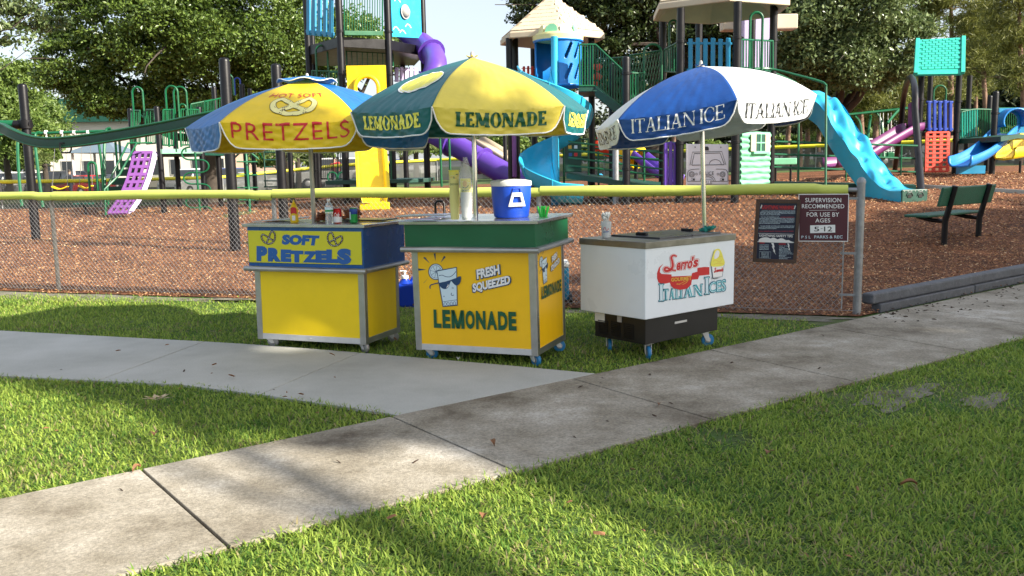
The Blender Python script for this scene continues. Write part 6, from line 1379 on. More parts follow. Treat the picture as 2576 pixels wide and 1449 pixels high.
# ---- bench ----
L1,L2=G(2374.6,618),G(2461,597);dx=(L2-L1);dx.z=0;ln_=dx.length;dx.normalize();fy=Vector((-dx.y,dx.x,0))
bn=thing('park_bench','green perforated park bench on black legs seen from behind on the mulch','bench',L1)
zg=(L1.z+L2.z)/2
def bp(x,y,z):q=L1+dx*x+fy*y;return Vector((q.x,q.y,zg+z))
for x in(.0,ln_):
    mb=MB();mb.tube([bp(x,0,-.1),bp(x,0,.34),bp(x,-.02,.42),bp(x,-.13,.88)],.045,12);mb.build('leg',M['blk_post'],bn,50,label='scuffed white at the foot' if x>0 else None)
    mb=MB();mb.tube([bp(x,.0,.34),bp(x,.2,.35),bp(x,.44,.40)],.032,10);mb.build('seat_arm',M['blk_post'],bn,50)
M['perf']=mat('perforated_green',(.010,.10,.055),.5,0,.6,140,.3,30,dirt=.4,dirtcol=(.03,.05,.04))
mb=MB();mb.obox(bp(ln_/2-.02,.30,.425),dx*(ln_/2+.30),fy*.19,Vector((0,0,.022)));mb.build('seat',M['perf'],bn,bevel=.02,seg=3)
c=bp(ln_/2,-.055,.72);tl=(bp(0,-.13,.88)-bp(0,-.02,.42)).normalized();mb=MB();mb.obox(c,dx*(ln_/2+.30),tl*.15,tl.cross(dx)*.02);mb.build('backrest',M['perf'],bn,bevel=.02,seg=3)
for x in(0,ln_):
    mb=MB();mb.obox(bp(x,-.06,.70)+tl.cross(dx)*.03,dx*.05,tl*.07,tl.cross(dx)*.01);mb.build('bracket',M['blk_post'],bn)
# ================= trees, wood, buildings, cars =================
M['bark']=mat('oak_bark',(.055,.042,.032),.9,0,1,25,.4,5)
M['bark_p']=mat('pine_bark',(.22,.13,.09),.9,0,1,18,.45,4)
M['oak_l']=leafmat('oak_leaves',(.026,.065,.012),(.17,.25,.045),.36,.32,.25)
M['oak_d']=leafmat('dark_oak_leaves',(.018,.040,.012),(.065,.095,.025),.42,.22,.25)
M['oak_g']=leafmat('grey_green_leaves',(.035,.07,.020),(.20,.26,.10),.33,.3,.3)
M['shade_l']=leafmat('broad_oak_leaves',(.03,.065,.010),(.10,.15,.03),.4,.15,.25)
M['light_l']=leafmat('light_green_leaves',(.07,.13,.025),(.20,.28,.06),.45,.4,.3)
M['pine_l']=leafmat('pine_needles',(.06,.08,.022),(.26,.27,.06),.5,.35,.3)
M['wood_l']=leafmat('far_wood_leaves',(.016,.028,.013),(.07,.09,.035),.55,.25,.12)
M['palm_l']=leafmat('palm_fronds',(.08,.12,.03),(.22,.26,.09),.45,.35,.4)
def leaves(clusters,n,size,rg,sub=30,flat=.7,asp=.5,subr=.20,shell=.5,up=.5):
    """many small leaf faces in clumps spread through ellipsoids (cx,cy,cz,rx,ry,rz)"""
    C=np.array([c[:6] for c in clusters],float);vol=(C[:,3]*C[:,4]*C[:,5])**.72;ns=(n*vol/vol.sum()).astype(int);P=[]
    for c,k in zip(C,ns):
        m=max(6,int(sub));d=rg.normal(size=(m,3));d/=np.linalg.norm(d,axis=1)[:,None];rad=(rg.random(m)*(1-shell)+shell)**.6
        cc=c[:3]+d*c[3:6]*rad[:,None];w=rg.uniform(.5,1.4,m)
        idx=rg.integers(0,m,k);o=rg.normal(size=(k,3));o*=(c[3:6].min()*subr*w[idx])[:,None]*np.array([1.25,1.25,flat])
        P.append(cc[idx]+o)
    P=np.concatenate(P);n=len(P);a=rg.normal(size=(n,3));a/=np.linalg.norm(a,axis=1)[:,None]
    b=rg.normal(size=(n,3));b[:,2]+=0;nn=np.cross(a,b);nn/=np.linalg.norm(nn,axis=1)[:,None]+1e-9;b=np.cross(nn,a)
    s=(size*rg.uniform(.55,1.25,n))[:,None]
    V=np.stack([P-a*s*.5,P+b*s*asp*.5,P+a*s*.5+nn*s*.12,P-b*s*asp*.5],1).reshape(-1,3);i=np.arange(n)*4
    return V,np.stack([i,i+1,i+2,i+3],1)
def pc(px,py,rx,ry,Y,dep=None): # a crown lobe placed by direction and distance
    q=at(px,py,Y);k=Y/FPX;return (q.x,q.y,q.z,rx*k,(dep or (rx+ry)/2*k),ry*k)
def limb(mb,a,b,r0,r1,rg,bend=.12,n=6,m=7):
    a,b=Vector(a),Vector(b);L=(b-a).length;o=Vector(rg.normal(size=3))*L*bend;o2=Vector(rg.normal(size=3))*L*bend*.5
    pts=[a.lerp(b,t)+o*math.sin(math.pi*t)+o2*math.sin(2*math.pi*t) for t in [i/n for i in range(n+1)]]
    mb.tube(pts,[r0+(r1-r0)*i/n for i in range(n+1)],m,cap=False);return pts
def tree(name,label,base,clusters,n,size,lm,seed,tr=.35,bark='bark',th=None,group=None,nl=1,twigs=3,**kw):
    rg=np.random.default_rng(seed);base=Vector(base);r=thing(name,label,'tree',base,group=group)
    cen=Vector(np.mean([c[:3] for c in clusters],0));fork=base+Vector((0,0,th or (cen.z-base.z)*.45))
    mb=MB();limb(mb,base-Vector((0,0,.3)),fork,tr*1.15,tr*.8,rg,.04,8,12);mb.build('trunk',M[bark],r,60)
    for c in clusters[::nl]:
        mb=MB();e=Vector(c[:3]);pts=limb(mb,fork,e,tr*.5,tr*.13,rg,.10)
        for q in range(twigs):
            p=pts[3+q%3];d=Vector(rg.normal(size=3));limb(mb,p,e+Vector((d.x*c[3],d.y*c[4],d.z*c[5]))*.7,tr*.16,tr*.03,rg,.1,5,5)
        mb.build('branch',M[bark],r,60)
    V,F=leaves(clusters,n,size,rg,**kw);V=V-np.array(base)
    npmesh('crown',V,F,M[lm],r,kind='stuff');return r
def gnd(px,py,Y):
    x=at(px,py,Y).x;return Vector((x,Y,tz(x,Y)))
tree('oak_tree','big spreading dark green oak filling the upper left behind the track ride posts',gnd(532,430,42),
 [pc(250,50,140,90,38),pc(190,165,100,75,37),pc(320,215,140,80,38),pc(410,60,180,140,37),pc(600,50,170,150,37),pc(540,190,160,85,38),pc(690,130,120,120,39),pc(840,110,120,90,40),pc(955,135,75,50,41),pc(300,-90,220,90,38),pc(640,-110,240,90,38),pc(250,255,80,40,37),pc(440,262,120,40,39),pc(150,190,60,35,37)],
 210000,.17,'oak_l',11,.42,sub=120,subr=.13,up=.5)
tree('overhanging_oak','nearer oak whose drooping leafy branch tips hang in the top left corner',(-15,17,0),
 [pc(20,5,70,30,20),pc(60,45,60,28,20),pc(120,60,55,22,20.5),pc(20,90,45,30,19.5),pc(-60,0,90,90,19),pc(160,-40,90,45,20)],4200,.13,'oak_g',12,.10,sub=22,subr=.3,twigs=1)
for k,(cl,px) in enumerate(([pc(30,215,75,60,58),pc(5,290,70,70,57),pc(60,330,60,60,57)],20),([pc(100,300,60,60,66),pc(95,370,50,40,64),pc(40,400,60,30,63)],100),([pc(-60,250,80,110,56),pc(-20,340,70,70,56)],-40)) if 0 else enumerate([([pc(30,215,75,60,58),pc(5,290,70,70,57),pc(60,330,60,60,57)],20),([pc(100,300,60,60,66),pc(95,370,50,40,64),pc(40,400,60,30,63)],100)]):
    tree('broadleaf_tree',('bright yellow green tree against the sky at the far left edge','lower light green tree just right of the far left one')[k],gnd(px,440,58+k*6),cl,22000,.30,'light_l',20+k,.22,group='light green trees at the far left',sub=60,subr=.2)
tree('oak_tree','dark oak with bare crooked limbs showing behind the tan roofs',gnd(1650,420,44),
 [pc(1370,20,85,60,42),pc(1400,100,60,30,42),pc(1520,50,130,80,42),pc(1680,30,150,90,43),pc(1860,60,130,90,43),pc(1500,165,80,60,44),pc(1620,215,110,70,45),pc(1760,150,130,80,45),pc(1880,200,110,80,45),pc(1560,-60,220,80,42)],95000,.24,'oak_d',31,.55,sub=60,subr=.19,twigs=4)
tree('oak_tree','grey green glossy leaved oak between the tan roof and the teal roof',gnd(2100,400,40),
 [pc(2040,50,100,90,37),pc(2160,30,130,100,37),pc(2265,110,75,80,37),pc(2100,150,110,75,37),pc(2010,150,60,80,38),pc(2200,175,80,50,38),pc(2150,-70,180,70,37)],80000,.20,'oak_g',32,.4,sub=70,subr=.18)
# pines, each its own trunk and whorls of needles
pines=[(2133,250,50,[(2133,255,60,50),(2110,215,50,35),(2150,300,45,25)],'slim pine right of the aqua slide top'),(2166,215,47,[(2170,230,55,45),(2150,180,50,40)],'pine with a sunlit pale trunk behind the black arch'),
(2205,220,54,[(2210,210,60,50),(2235,265,55,35)],'pine with needles hanging just left of the teal roof'),(2388,60,50,[(2400,10,90,45),(2350,-20,80,40),(2390,230,60,30),(2430,60,60,35)],'tall pine rising directly behind the teal roof'),
(2478,40,58,[(2490,60,80,55),(2450,150,60,45),(2520,130,60,45)],'leaning tall pine to the right of the teal roof'),(2560,30,46,[(2570,60,80,80),(2560,190,50,50),(2540,-40,90,50)],'pine at the right edge above the blue slide hood'),
(2300,90,62,[(2290,60,60,40),(2310,250,55,45)],'distant pine showing left of the teal roof edge'),(2010,260,55,[(2010,255,60,45),(1985,290,45,25)],'pine behind the handrail of the climbing slide'),(2060,270,60,[(2060,280,60,40)],'shaded pine behind the top of the aqua slide')]
for k,(px,py,Y,cl,lb) in enumerate(pines):
    rg=np.random.default_rng(50+k);b=gnd(px,400,Y);top=at(px+4,min(py,cl[0][1])-30,Y);r=thing('pine_tree',lb,'tree',b,group='pines behind the playground')
    mb=MB();limb(mb,b-Vector((0,0,.3)),top,.21,.07,rg,.012,8,10);mb.build('trunk',M['bark_p'],r,60)
    C=[pc(*c,Y) for c in cl]
    for c in C:
        for q in range(3):
            z=c[2]+c[5]*rg.uniform(-.7,.3);t=min(1,max(.1,(z-b.z)/(top.z-b.z)));mb=MB();d=Vector(rg.normal(size=3));d.z=abs(d.z)*.3;limb(mb,b.lerp(top,t*.95),Vector(c[:3])+Vector((d.x*c[3]*.6,d.y*c[4]*.6,0)),.05,.015,rg,.08,5,5);mb.build('branch',M['bark_p'],r,60)
    V,F=leaves(C,14000,.42,rg,sub=46,subr=.22,asp=.10,shell=.3);npmesh('crown',V-np.array(b),F,M['pine_l'],r,kind='stuff')
# bare lower trunks seen between the ramp rails
for k,(px,Y,lb) in enumerate(((1985,58,'trunk left of the mint bench'),(2028,62,'trunk above the mint bench'),(2085,66,'dark trunk behind the rails under the aqua slide'),(1700,60,'trunk seen above the purple slat panel'),(1440,64,'trunk behind the green activity panel'),(2245,64,'thin trunk inside the black arch'),(1600,66,'thin trunk above the yellow tube'),(2455,64,'trunk above the teal bridge'),(2340,68,'trunk behind the royal blue slat panel'))):
    rg=np.random.default_rng(80+k);b=gnd(px,400,Y);r=thing('pine_tree','tall bare pine '+lb,'tree',b,group='pines behind the playground')
    top=at(px+rg.uniform(-6,6),180,Y);mb=MB();limb(mb,b-Vector((0,0,.3)),top,.20,.09,rg,.015,8,9);mb.build('trunk',M['bark_p'],r,60)
    V,F=leaves([pc(px,200,50,40,Y),pc(px+20,160,50,30,Y)],5000,.4,rg,sub=26,subr=.24,asp=.12);npmesh('crown',V-np.array(b),F,M['pine_l'],r,kind='stuff')
# far wood reading as one mass
rg=np.random.default_rng(99)
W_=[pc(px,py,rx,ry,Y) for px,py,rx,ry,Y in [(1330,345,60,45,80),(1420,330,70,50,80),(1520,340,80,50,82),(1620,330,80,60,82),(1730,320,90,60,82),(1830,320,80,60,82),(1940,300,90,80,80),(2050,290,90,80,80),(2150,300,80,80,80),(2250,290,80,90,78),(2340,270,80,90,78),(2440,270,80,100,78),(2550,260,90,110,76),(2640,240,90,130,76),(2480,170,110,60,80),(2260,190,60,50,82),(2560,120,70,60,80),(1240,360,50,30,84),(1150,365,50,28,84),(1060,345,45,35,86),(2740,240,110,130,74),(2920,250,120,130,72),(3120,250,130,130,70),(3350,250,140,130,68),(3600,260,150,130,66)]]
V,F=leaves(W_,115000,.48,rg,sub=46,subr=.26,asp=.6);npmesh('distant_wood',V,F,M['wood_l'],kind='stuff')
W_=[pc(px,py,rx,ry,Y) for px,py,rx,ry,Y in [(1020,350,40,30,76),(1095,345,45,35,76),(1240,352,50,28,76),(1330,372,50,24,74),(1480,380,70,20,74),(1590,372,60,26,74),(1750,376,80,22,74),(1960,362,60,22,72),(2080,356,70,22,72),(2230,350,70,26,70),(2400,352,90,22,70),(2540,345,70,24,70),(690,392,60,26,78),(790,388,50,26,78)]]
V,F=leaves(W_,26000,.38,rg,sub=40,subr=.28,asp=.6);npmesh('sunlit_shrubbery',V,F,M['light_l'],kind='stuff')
# palms
def palm(px,py,Y,s,lb,seed):
    rg=np.random.default_rng(seed);b=gnd(px,430,Y);c=at(px,py,Y);r=thing('palm_tree',lb,'palm',b,group='low palms by the car park')
    mb=MB();mb.tube([b-Vector((0,0,.2)),b.lerp(c,.5)+Vector((.05,0,0)),c],[.20,.17,.15],9);mb.build('trunk',M['bark'],r,60)
    for k in range(16):
        a=rg.uniform(0,6.28);e=rg.uniform(-.2,1.1);d=Vector((math.cos(a)*math.cos(e),math.sin(a)*math.cos(e),math.sin(e)));L=s*rg.uniform(.8,1.15);mb=MB();tip=c+d*L*.55
        mb.tube([c,tip],.015,4,cap=False)
        sd=d.cross(Vector((0,0,1))).normalized();u=sd.cross(d)
        for j in range(15):
            f=R(-80+160*j/14);v=(d*math.cos(f)+sd*math.sin(f)).normalized();q=v.cross(u).normalized()*.025*s
            e2=tip+v*L*.5-Vector((0,0,.18*s*abs(math.sin(f))+.06*s));mb.add([tip,tip+v*L*.28+q,e2,tip+v*L*.28-q],[(0,1,2,3)])
        mb.build('frond',M['palm_l'],r)
palm(722,380,58,1.5,'fan palm seen under the pretzel umbrella right of its pole',1);palm(748,398,56,1.1,'smaller fan palm behind the pretzel umbrella pole',2);palm(1045,372,58,1.5,'fan palm under the navy rear flap, right of the yellow slide',3);palm(1010,392,60,1.0,'small palm left of the taller one beyond the yellow slide',4);palm(112,412,56,1.1,'dark fan palm among the parked cars at the left',5);palm(1165,392,60,1.3,'low palm behind the purple tube slide',6)
# far boundary fence with a yellow cap
M['screen']=mat('windscreen_mesh',(.10,.105,.10),.8,0,.2,20,.25,.4)
_t=M['screen'].node_tree;_b=_t.nodes['Principled BSDF'];_b.inputs['Alpha'].default_value=.80
ff=thing('far_fence','far chain link fence with yellow top cap and dark windscreen beyond the playground','fence',gnd(1050,440,50))
fl=[(-200,37),(0,39),(250,42),(560,47),(860,51),(1100,53),(1520,50),(2050,46),(2400,43),(2800,40)]
Q=[gnd(px,440,Y) for px,Y in fl]
for i in range(len(Q)-1):
    a,b=Q[i],Q[i+1];hv=Vector((0,0,1.22));n=max(2,int((b-a).length/3))
    mb=MB();mb.add([a+Vector((0,0,.02)),b+Vector((0,0,.02)),b+hv,a+hv],[(0,1,2,3)]);mb.build('windscreen',M['screen'],ff)
    mb=MB();mb.tube([a+hv,b+hv],.085,8);mb.build('top_cap',M['cap_y2'],ff,50)
    for k in range(n):
        q=a.lerp(b,k/n);mb=MB();mb.tube([q+Vector((0,-.05,-.1)),q+Vector((0,-.05,1.2))],.035,6);mb.build('post',M['grey_m'],ff,50)
# buildings
M['cream']=mat('cream_wall',(.62,.58,.50),.8,0,.1,10,.06,.3);M['glass_d']=mat('dark_window',(.03,.035,.04),.15,0);M['roof_g']=mat('blue_grey_roof',(.16,.22,.27),.5,.3,.1,10,.1,.5)
b=thing('community_building','long pale cream building behind the car park at the left','building',gnd(330,430,88));X0,X1=at(60,400,88).x,at(560,400,88).x;g=-.1;zt_=at(300,306,88).z
mb=MB();mb.box((X0,88,g),(X1,100,zt_));wl=mb.build('wall',M['cream'],b)
mb=MB();mb.prism([(X0-.8,zt_),(X1+.8,zt_),(X1-3,zt_+2.2),(X0+3,zt_+2.2)],(0,87.2,0),(1,0,0),(0,0,1),-13.5);mb.build('roof',M['grn_d'],b)
for k in range(9):
    x=X0+1.5+k*2.1;mb=MB();mb.box((x,87.93,1.0),(x+1.1,87.99,2.6));w=mb.build('window',M['cream'],b);mb=MB();mb.box((x+.08,87.90,1.08),(x+1.02,87.925,2.52));mb.build('pane',M['glass_d'],w)
pv=thing('park_pavilion','small open pavilion with a blue grey roof behind the swings','pavilion',gnd(255,430,62));c=at(262,385,62);hw=1.75
za=at(262,354,62).z
mb=MB();mb.add([(c.x-hw,60,c.z),(c.x+hw,60,c.z),(c.x+hw,64,c.z),(c.x-hw,64,c.z),(c.x-.3,62,za),(c.x+.3,62,za)],[(0,1,5,4),(1,2,5),(2,3,4,5),(3,0,4),(3,2,1,0)]);mb.build('roof',M['roof_g'],pv)
for x in(-1.4,1.4):
    for y in(60.4,63.6):mb=MB();mb.tube([(c.x+x,y,-.3),(c.x+x,y,c.z)],.09,8);mb.build('post',M['white_pl'],pv,50)
b=thing('pink_building','low pinkish building beyond the parked cars behind the arched ladder','building',gnd(640,420,92));a0,a1=at(575,400,92),at(700,400,92)
mb=MB();mb.box((a0.x,92,-.1),(a1.x,99,at(640,368,92).z));M['pinkw']=mat('pink_wall',(.45,.32,.26),.8);mb.build('wall',M['pinkw'],b);mb=MB();zz=at(640,368,92).z;mb.box((a0.x-.4,91.6,zz),(a1.x+.4,99.4,zz+.25));mb.build('roof',M['cream'],b)
# cars
M['tyre']=mat('tyre',(.02,.02,.02),.8);M['light']=mat('headlamp',(.6,.6,.6),.2)
paints={'white':(.72,.72,.70),'silver':(.40,.41,.42),'red':(.42,.015,.015),'dark':(.02,.022,.028),'blue':(.03,.05,.16),'grey':(.16,.17,.18)}
for k,v in paints.items():M['car_'+k]=mat('car_paint_'+k,v,.25,.2,0,10,.04,1,coat=.6)
def make_car(kind,col):
    L=(2.25,2.35,2.45)[kind];Hh=(1.42,1.72,1.95)[kind];hood=(.86,1.0,1.1)[kind]
    r=thing('parked_car','x','car')
    prof=[(-L,.35),(-L,.72),(-L+.1,hood*.92),(-L*.52,hood),(L*(.62 if kind==0 else .9),hood+.02),(L-.06,hood),(L,.6),(L,.35)]
    mb=MB();n=len(prof);P=[(x,-.86 if 1 else 0,z) for x,z in prof];vs=[];
    for y,s in((-.88,1),(-.78,.985),(.78,.985),(.88,1)):vs+=[(x,y,z) for x,z in prof]
    mb.prism(prof,(0,.88,0),(1,0,0),(0,0,1),1.76);body=mb.build('body',M['car_'+col],r,35,bevel=.07,seg=3)
    roof=[(-L*.50,hood),(-L*(.20 if kind<2 else .32),Hh-.03),(-L*.05,Hh),(L*(.35 if kind==0 else .78),Hh-.02),(L*(.68 if kind==0 else .93),hood)]
    mb=MB();c=[];
    for y,k_ in((-.80,0),(.80,0)):c+=[(x,y*(1 if z<=hood+.01 else .82),z) for x,z in roof]
    m=len(roof);mb.add(c,[tuple(range(m)),tuple(range(2*m-1,m-1,-1))]+[(i,m+i,m+(i+1)%m,(i+1)%m) for i in range(m)]);mb.build('cabin',M['car_'+col],r,35,bevel=.05)
    def win(pts,y0,y1):
        mb=MB();mb.add(pts,[tuple(range(len(pts)))]);mb.build('window',M['glass_d'],r)
    (ax_,az),(bx,bz),_,(dx_,dz),(ex,ez)=roof
    f=lambda x0,z0,x1,z1,t:(x0+(x1-x0)*t,z0+(z1-z0)*t)
    p0,p1=f(ax_,az,bx,bz,.15),f(ax_,az,bx,bz,.88);win([(p0[0]-.02,-.70,p0[1]+.015),(p0[0]-.02,.70,p0[1]+.015),(p1[0]-.02,.60,p1[1]+.02),(p1[0]-.02,-.60,p1[1]+.02)],0,0)
    p0,p1=f(ex,ez,dx_,dz,.2),f(ex,ez,dx_,dz,.85);win([(p0[0]+.02,-.68,p0[1]),(p0[0]+.02,.68,p0[1]),(p1[0]+.02,.6,p1[1]),(p1[0]+.02,-.6,p1[1])],0,0)
    for s in(-1,1):
        for x0,x1 in((.0,.46),(.50,.96)):
            q=lambda t,h:((ax_+.25)+(ex-.3-ax_-.25)*t+( .22 if t<.1 else (-.22 if t>.9 and kind==0 else 0))*(h>.5),s*(.815-.14*h),hood+.06+(Hh-hood-.15)*h)
            win([q(x0,0),q(x1,0),q(x1,1),q(x0,1)],0,0)
        for x in(-L*.63,L*.62):
            mb=MB();mb.lathe((x,s*.72-.11*0,.33),[(.2,-.02),(.33,0),(.33,.2),(.2,.22)] if s>0 else [(.2,-.02),(.33,0),(.33,.2),(.2,.22)],18,(0,s,0));w=mb.build('wheel',M['tyre'],r,40)
            mb=MB();mb.lathe((x,s*.93,.33),[(.02,0),(.2,.0),(.18,.012),(.02,.014)],14,(0,s,0));mb.build('rim',M['alu'],w,40)
        mb=MB();mb.box((-L-.005,s*.62-.14,.62),(-L+.06,s*.62+.14,.76));mb.build('headlight',M['light'],r,bevel=.01)
        mb=MB();mb.box((L-.05,s*.68-.1,.68),(L+.012,s*.68+.1,.85));mb.build('taillight',M['red_t'],r,bevel=.01)
    mb=MB();mb.box((-L-.012,-.45,.48),(-L+.03,.45,.6));mb.build('grille',M['black_m'],r)
    return r
protos={}
cars=[(14,'white',1,62,1.2,'white SUV, leftmost of the parked cars at the left edge'),(62,'silver',0,63,1.5,'silver car just right of the leftmost white SUV'),(98,'white',1,64,1.7,'white car behind the swing frame leg'),(148,'dark',1,60,1.4,'dark SUV next to the fan palm and pavilion'),(180,'white',0,64,1.5,'white car between the dark SUV and the red car'),(205,'red',0,60,1.35,'bright red car under the pavilion roof edge'),
(250,'dark',0,62,1.5,'dark car immediately right of the red car'),(483,'white',1,58,1.25,'white SUV seen between posts under the low green deck'),(560,'blue',1,60,1.4,'blue SUV behind the tall track ride post'),(608,'silver',0,61,1.5,'silver car behind the arched green ladder'),(650,'grey',0,62,1.6,'grey car right of the arched ladder'),(695,'white',0,63,1.5,'white car left of the pretzel umbrella pole'),
(775,'silver',0,64,1.6,'silver car by the pretzel umbrella pole'),(828,'white',2,60,.35,'white van behind the barred low deck'),(1008,'blue',0,66,1.5,'blue car just right of the yellow slide'),(1060,'white',0,66,1.3,'white car behind the fan palm beyond the yellow slide'),(2150,'silver',1,56,.2,'silver SUV seen dimly through the windscreen under the aqua slide'),(2465,'silver',0,53,.15,'silver car seen dimly through the windscreen under the teal bridge')]
for px,col,kd,Y,yaw,lb in cars:
    k=(col,kd)
    if k not in protos:protos[k]=make_car(kd,col);r=protos[k]
    else:r=copy_tree(protos[k])
    x=at(px,430,Y).x;r.location=(x,Y,tz(x,Y));r.rotation_euler=(0,0,yaw);tag(r,lb,'car','cars parked beyond the far fence')
# people in the car park
M['skin']=mat('skin',(.42,.26,.18),.6);M['hair']=mat('dark_hair',(.03,.02,.015),.7);M['shirt_r']=mat('red_shirt',(.50,.03,.03),.8);M['shirt_d']=mat('dark_shirt',(.03,.035,.05),.8);M['jeans']=mat('jeans',(.05,.07,.13),.8)
def person(px,Y,shirt,lb,yaw,ph):
    b=gnd(px,430,Y);r=thing('person',lb,'person',b);r.rotation_euler=(0,0,yaw)
    J=[((0,0,.95),(.15,.11)),((0,0,1.15),(.14,.10)),((0,0,1.38),(.17,.11)),((0,0,1.49),(.07,.07)),((0,0,1.55),(.055,.055)),((0,-.01,1.64),(.085,.095)),((0,-.01,1.72),(.07,.08))]
    E=[(0,1),(1,2),(2,3),(3,4),(4,5),(5,6)];
    for s in(-1,1):
        i=len(J);J+=[((s*.19,0,1.40),(.06,.06)),((s*.25,.03*ph,1.14),(.045,.045)),((s*.25,-.10,.92),(.035,.035)),((s*.25,-.13,.84),(.035,.02))];E+=[(2,i),(i,i+1),(i+1,i+2),(i+2,i+3)]
        i=len(J);J+=[((s*.10,0,.88),(.095,.10)),((s*.11,-.05*s*ph,.50),(.06,.065)),((s*.11,.10*s*ph,.09),(.042,.045)),((s*.12,.10*s*ph-.14,.04),(.04,.03))];E+=[(0,i),(i,i+1),(i+1,i+2),(i+2,i+3)]
    me=bpy.data.meshes.new('body');me.from_pydata([j[0] for j in J],E,[]);me.materials.append(M['skin']);o=bpy.data.objects.new('body',me);COL.objects.link(o);o.parent=r
    o.modifiers.new('skin','SKIN');sv=me.skin_vertices[0].data
    for k,j in enumerate(J):sv[k].radius=j[1]
    sv[0].use_root=True;o.modifiers.new('sub','SUBSURF').levels=2;o.modifiers['sub'].render_levels=2
    mb=MB();mb.lathe((0,0,.90),[(.16,0),(.17,.15),(.185,.42),(.20,.50),(.10,.58),(.08,.60)],16,cap=False)
    for s in(-1,1):mb.tube([(s*.15,0,1.43),(s*.215,0,1.34),(s*.26,.02,1.18)],[.085,.08,.07],10)
    mb.build('shirt',M[shirt],r,60,world=False)
    mb=MB()
    for s in(-1,1):mb.tube([(s*.09,0,.95),(s*.11,-.05*s*ph,.50),(s*.11,.10*s*ph,.10)],[.125,.09,.07],10)
    mb.build('trousers',M['jeans'],r,60,world=False)
    mb=MB();mb.lathe((0,.015,1.66),[(.095,0),(.10,.05),(.085,.11),(.04,.135),(.002,.14)],14);mb.build('hair',M['hair'],r,60,world=False)
person(842,55,'shirt_r','person in a red shirt standing beside the white van',.4,.6);person(850,54,'shirt_r','shorter looking person in red just right of the one by the van',-1,.3);person(174,56,'shirt_d','person in a dark shirt between the parked cars left of the red car',2.5,1)
# trees outside the picture that shade the walk and the carts
def shade_tree(lb,base,targets,seed,tr):
    cl=[]
    for u,v,a,h in targets:
        gx_=-.894*u+.447*v;gy_=.447*u+.894*v;t=h/SUN.z;cl.append((gx_+SUN.x*t,gy_+SUN.y*t,h,a,a,a*.62))
    return tree('shade_oak',lb,base,cl,1500*len(cl),.38,'shade_l',seed,tr,th=7.5,group='oaks standing behind the photographer',sub=60,subr=.17,shell=.05,twigs=1,nl=2,asp=.62)
rs=np.random.default_rng(17)
A=[(u+rs.uniform(-.2,.2),4.82+rs.uniform(-.12,.12)-(.8 if u<0 else 0),(.82 if u>4.6 else .98),12.0+rs.uniform(-.8,1.2)) for u in np.arange(-6,9.5,1.1)]
A+=[(u,5.95,1.0,12.4) for u in np.arange(-6,4.2,1.3)]+[(u,2.9,.9,12.4) for u in(-6,-4.6,-3.2,-1.8)]+[(u,1.6,1.0,12.6) for u in(-6,-4.4,-3)]
B=[(u+rs.uniform(-.4,.4),v+rs.uniform(-.3,.3),1.45,13+rs.uniform(-1,1.5)) for v in (7.2,9.2,11.4,13.4) for u in (-6,-3.9,-1.8,.3)]+[(2.2,7.0,1.15,13),(2.4,8.9,1.2,13),(2.8,10.9,1.3,13),(3.0,12.9,1.3,13),(1.5,15,1.2,13),(-.8,16,1.4,13.4),(-3,17,1.5,13.6),(-5.5,16,1.5,13.6),(.3,16.6,1.3,13),(.6,18.3,1.2,13),(-1.9,18.6,1.4,13),(-4.2,19.2,1.4,13),(-1.5,20.6,1.2,13),(1.8,16.2,1.1,13)]
shade_tree('broad oak out of frame on the right, shading the walk in front of the carts',(15,-6,0),A,61,.34)
shade_tree('taller oak out of frame on the right, shading the mulch by the fence end',(25,-1,0),B,62,.38)
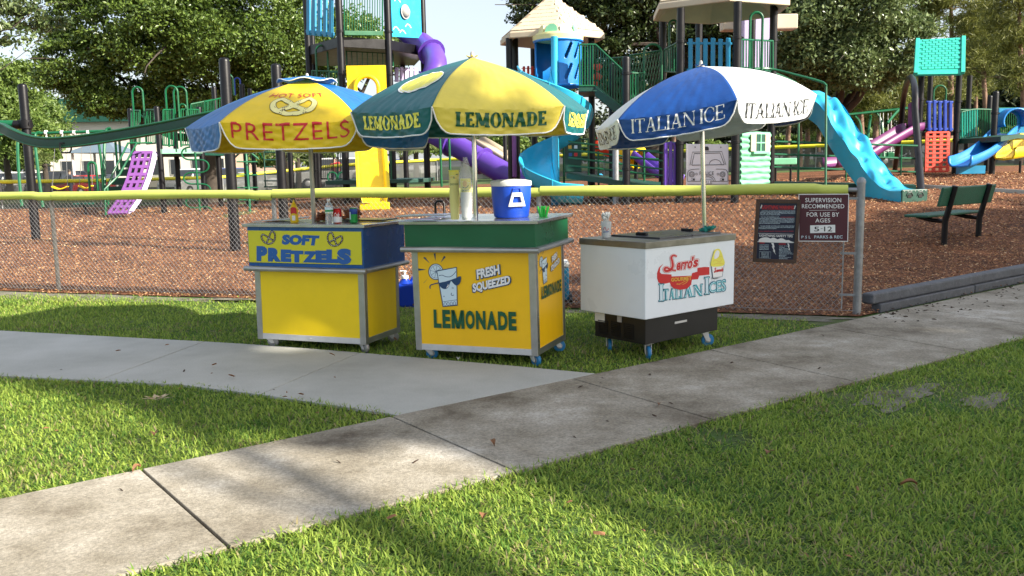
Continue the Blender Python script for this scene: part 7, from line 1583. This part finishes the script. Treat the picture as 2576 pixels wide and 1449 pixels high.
# fallen leaves and scraps
def leaf(x,y,s,m,lb,nm='fallen_leaf',cat='leaf',z=.03,g=None):
    mb=MB();a=random.uniform(0,6.28);n=10;mb.grid(lambda u,v:(x+math.cos(a)*(u-.5)*s-math.sin(a)*(v-.5)*s*.5*math.sin(math.pi*min(.98,max(.02,u))),y+math.sin(a)*(u-.5)*s+math.cos(a)*(v-.5)*s*.5*math.sin(math.pi*min(.98,max(.02,u))),z+.012*math.sin(u*4)+.012*abs(v-.5)*2),6,2)
    tag(mb.build(nm,m,None,60),lb,cat,g)
M['leaf_b']=mat('brown_leaf',(.22,.10,.04),.7,0,.3,60,.4,20);M['leaf_t']=mat('tan_leaf',(.42,.33,.20),.7,0,.3,60,.3,20)
for (px,py,s,lb,z) in ((390,1115,.10,'brown dead leaf lying in the left grass triangle',.05),(1658,1031,.07,'reddish leaf on the walk near the slab joint',.032),(1240,1010+120,.06,'small brown leaf where the walk meets the near grass',.032),(1218,1330,.08,'brown leaf in the sunlit grass at the bottom',.05),(1932,1165,.08,'brown leaf in the shaded grass right of centre',.05),(2285,1245,.07,'pinkish dry leaf in the shaded grass at the right',.05),(345,1195,.06,'small brown leaf at the walk edge by the left slab joint',.032)):
    q=onz(px,py,0);leaf(q.x,q.y,s,M['leaf_b'],lb,z=z)
n=170;lx=rng.uniform(-4,6,n);ly=rng.uniform(2.4,9.5,n);kk=((ly<4.1+.72*lx)|((ly>5.9+.765*lx)&(lx<-.9)));lx,ly=lx[kk],ly[kk]
V,F=chipgeo(lx,ly,np.full(len(lx),.045),rng.uniform(.02,.05,len(lx)));V[:,2]=np.where(V[:,2]>.06,.06,V[:,2]);npmesh('leaf_litter',V,F,M['leaf_b'],kind='stuff')
q=onz(398,1008,.05);r=thing('leaf_sprig','dry tan sprig of leaves lying on the left grass triangle','leaves',q)
for k in range(12):
    a=k*.6;mb=MB();d=Vector((math.cos(a),math.sin(a)*.7,.25+.1*math.sin(k*3)));s_=Vector((-math.sin(a),math.cos(a),0))*.013;c=q+Vector((random.uniform(-.03,.03),random.uniform(-.03,.03),.01));mb.add([c,c+d*.04+s_,c+d*.085,c+d*.04-s_],[(0,1,2,3)]);mb.build('leaf',M['leaf_t'],r)
for px,py,s,lb in((1153,911,.05,'white scrap of paper at the grass edge below the golden cart'),):
    q=onz(px,py,.03);leaf(q.x,q.y,s,M['white_pl'],lb,'paper_scrap','litter',.05)
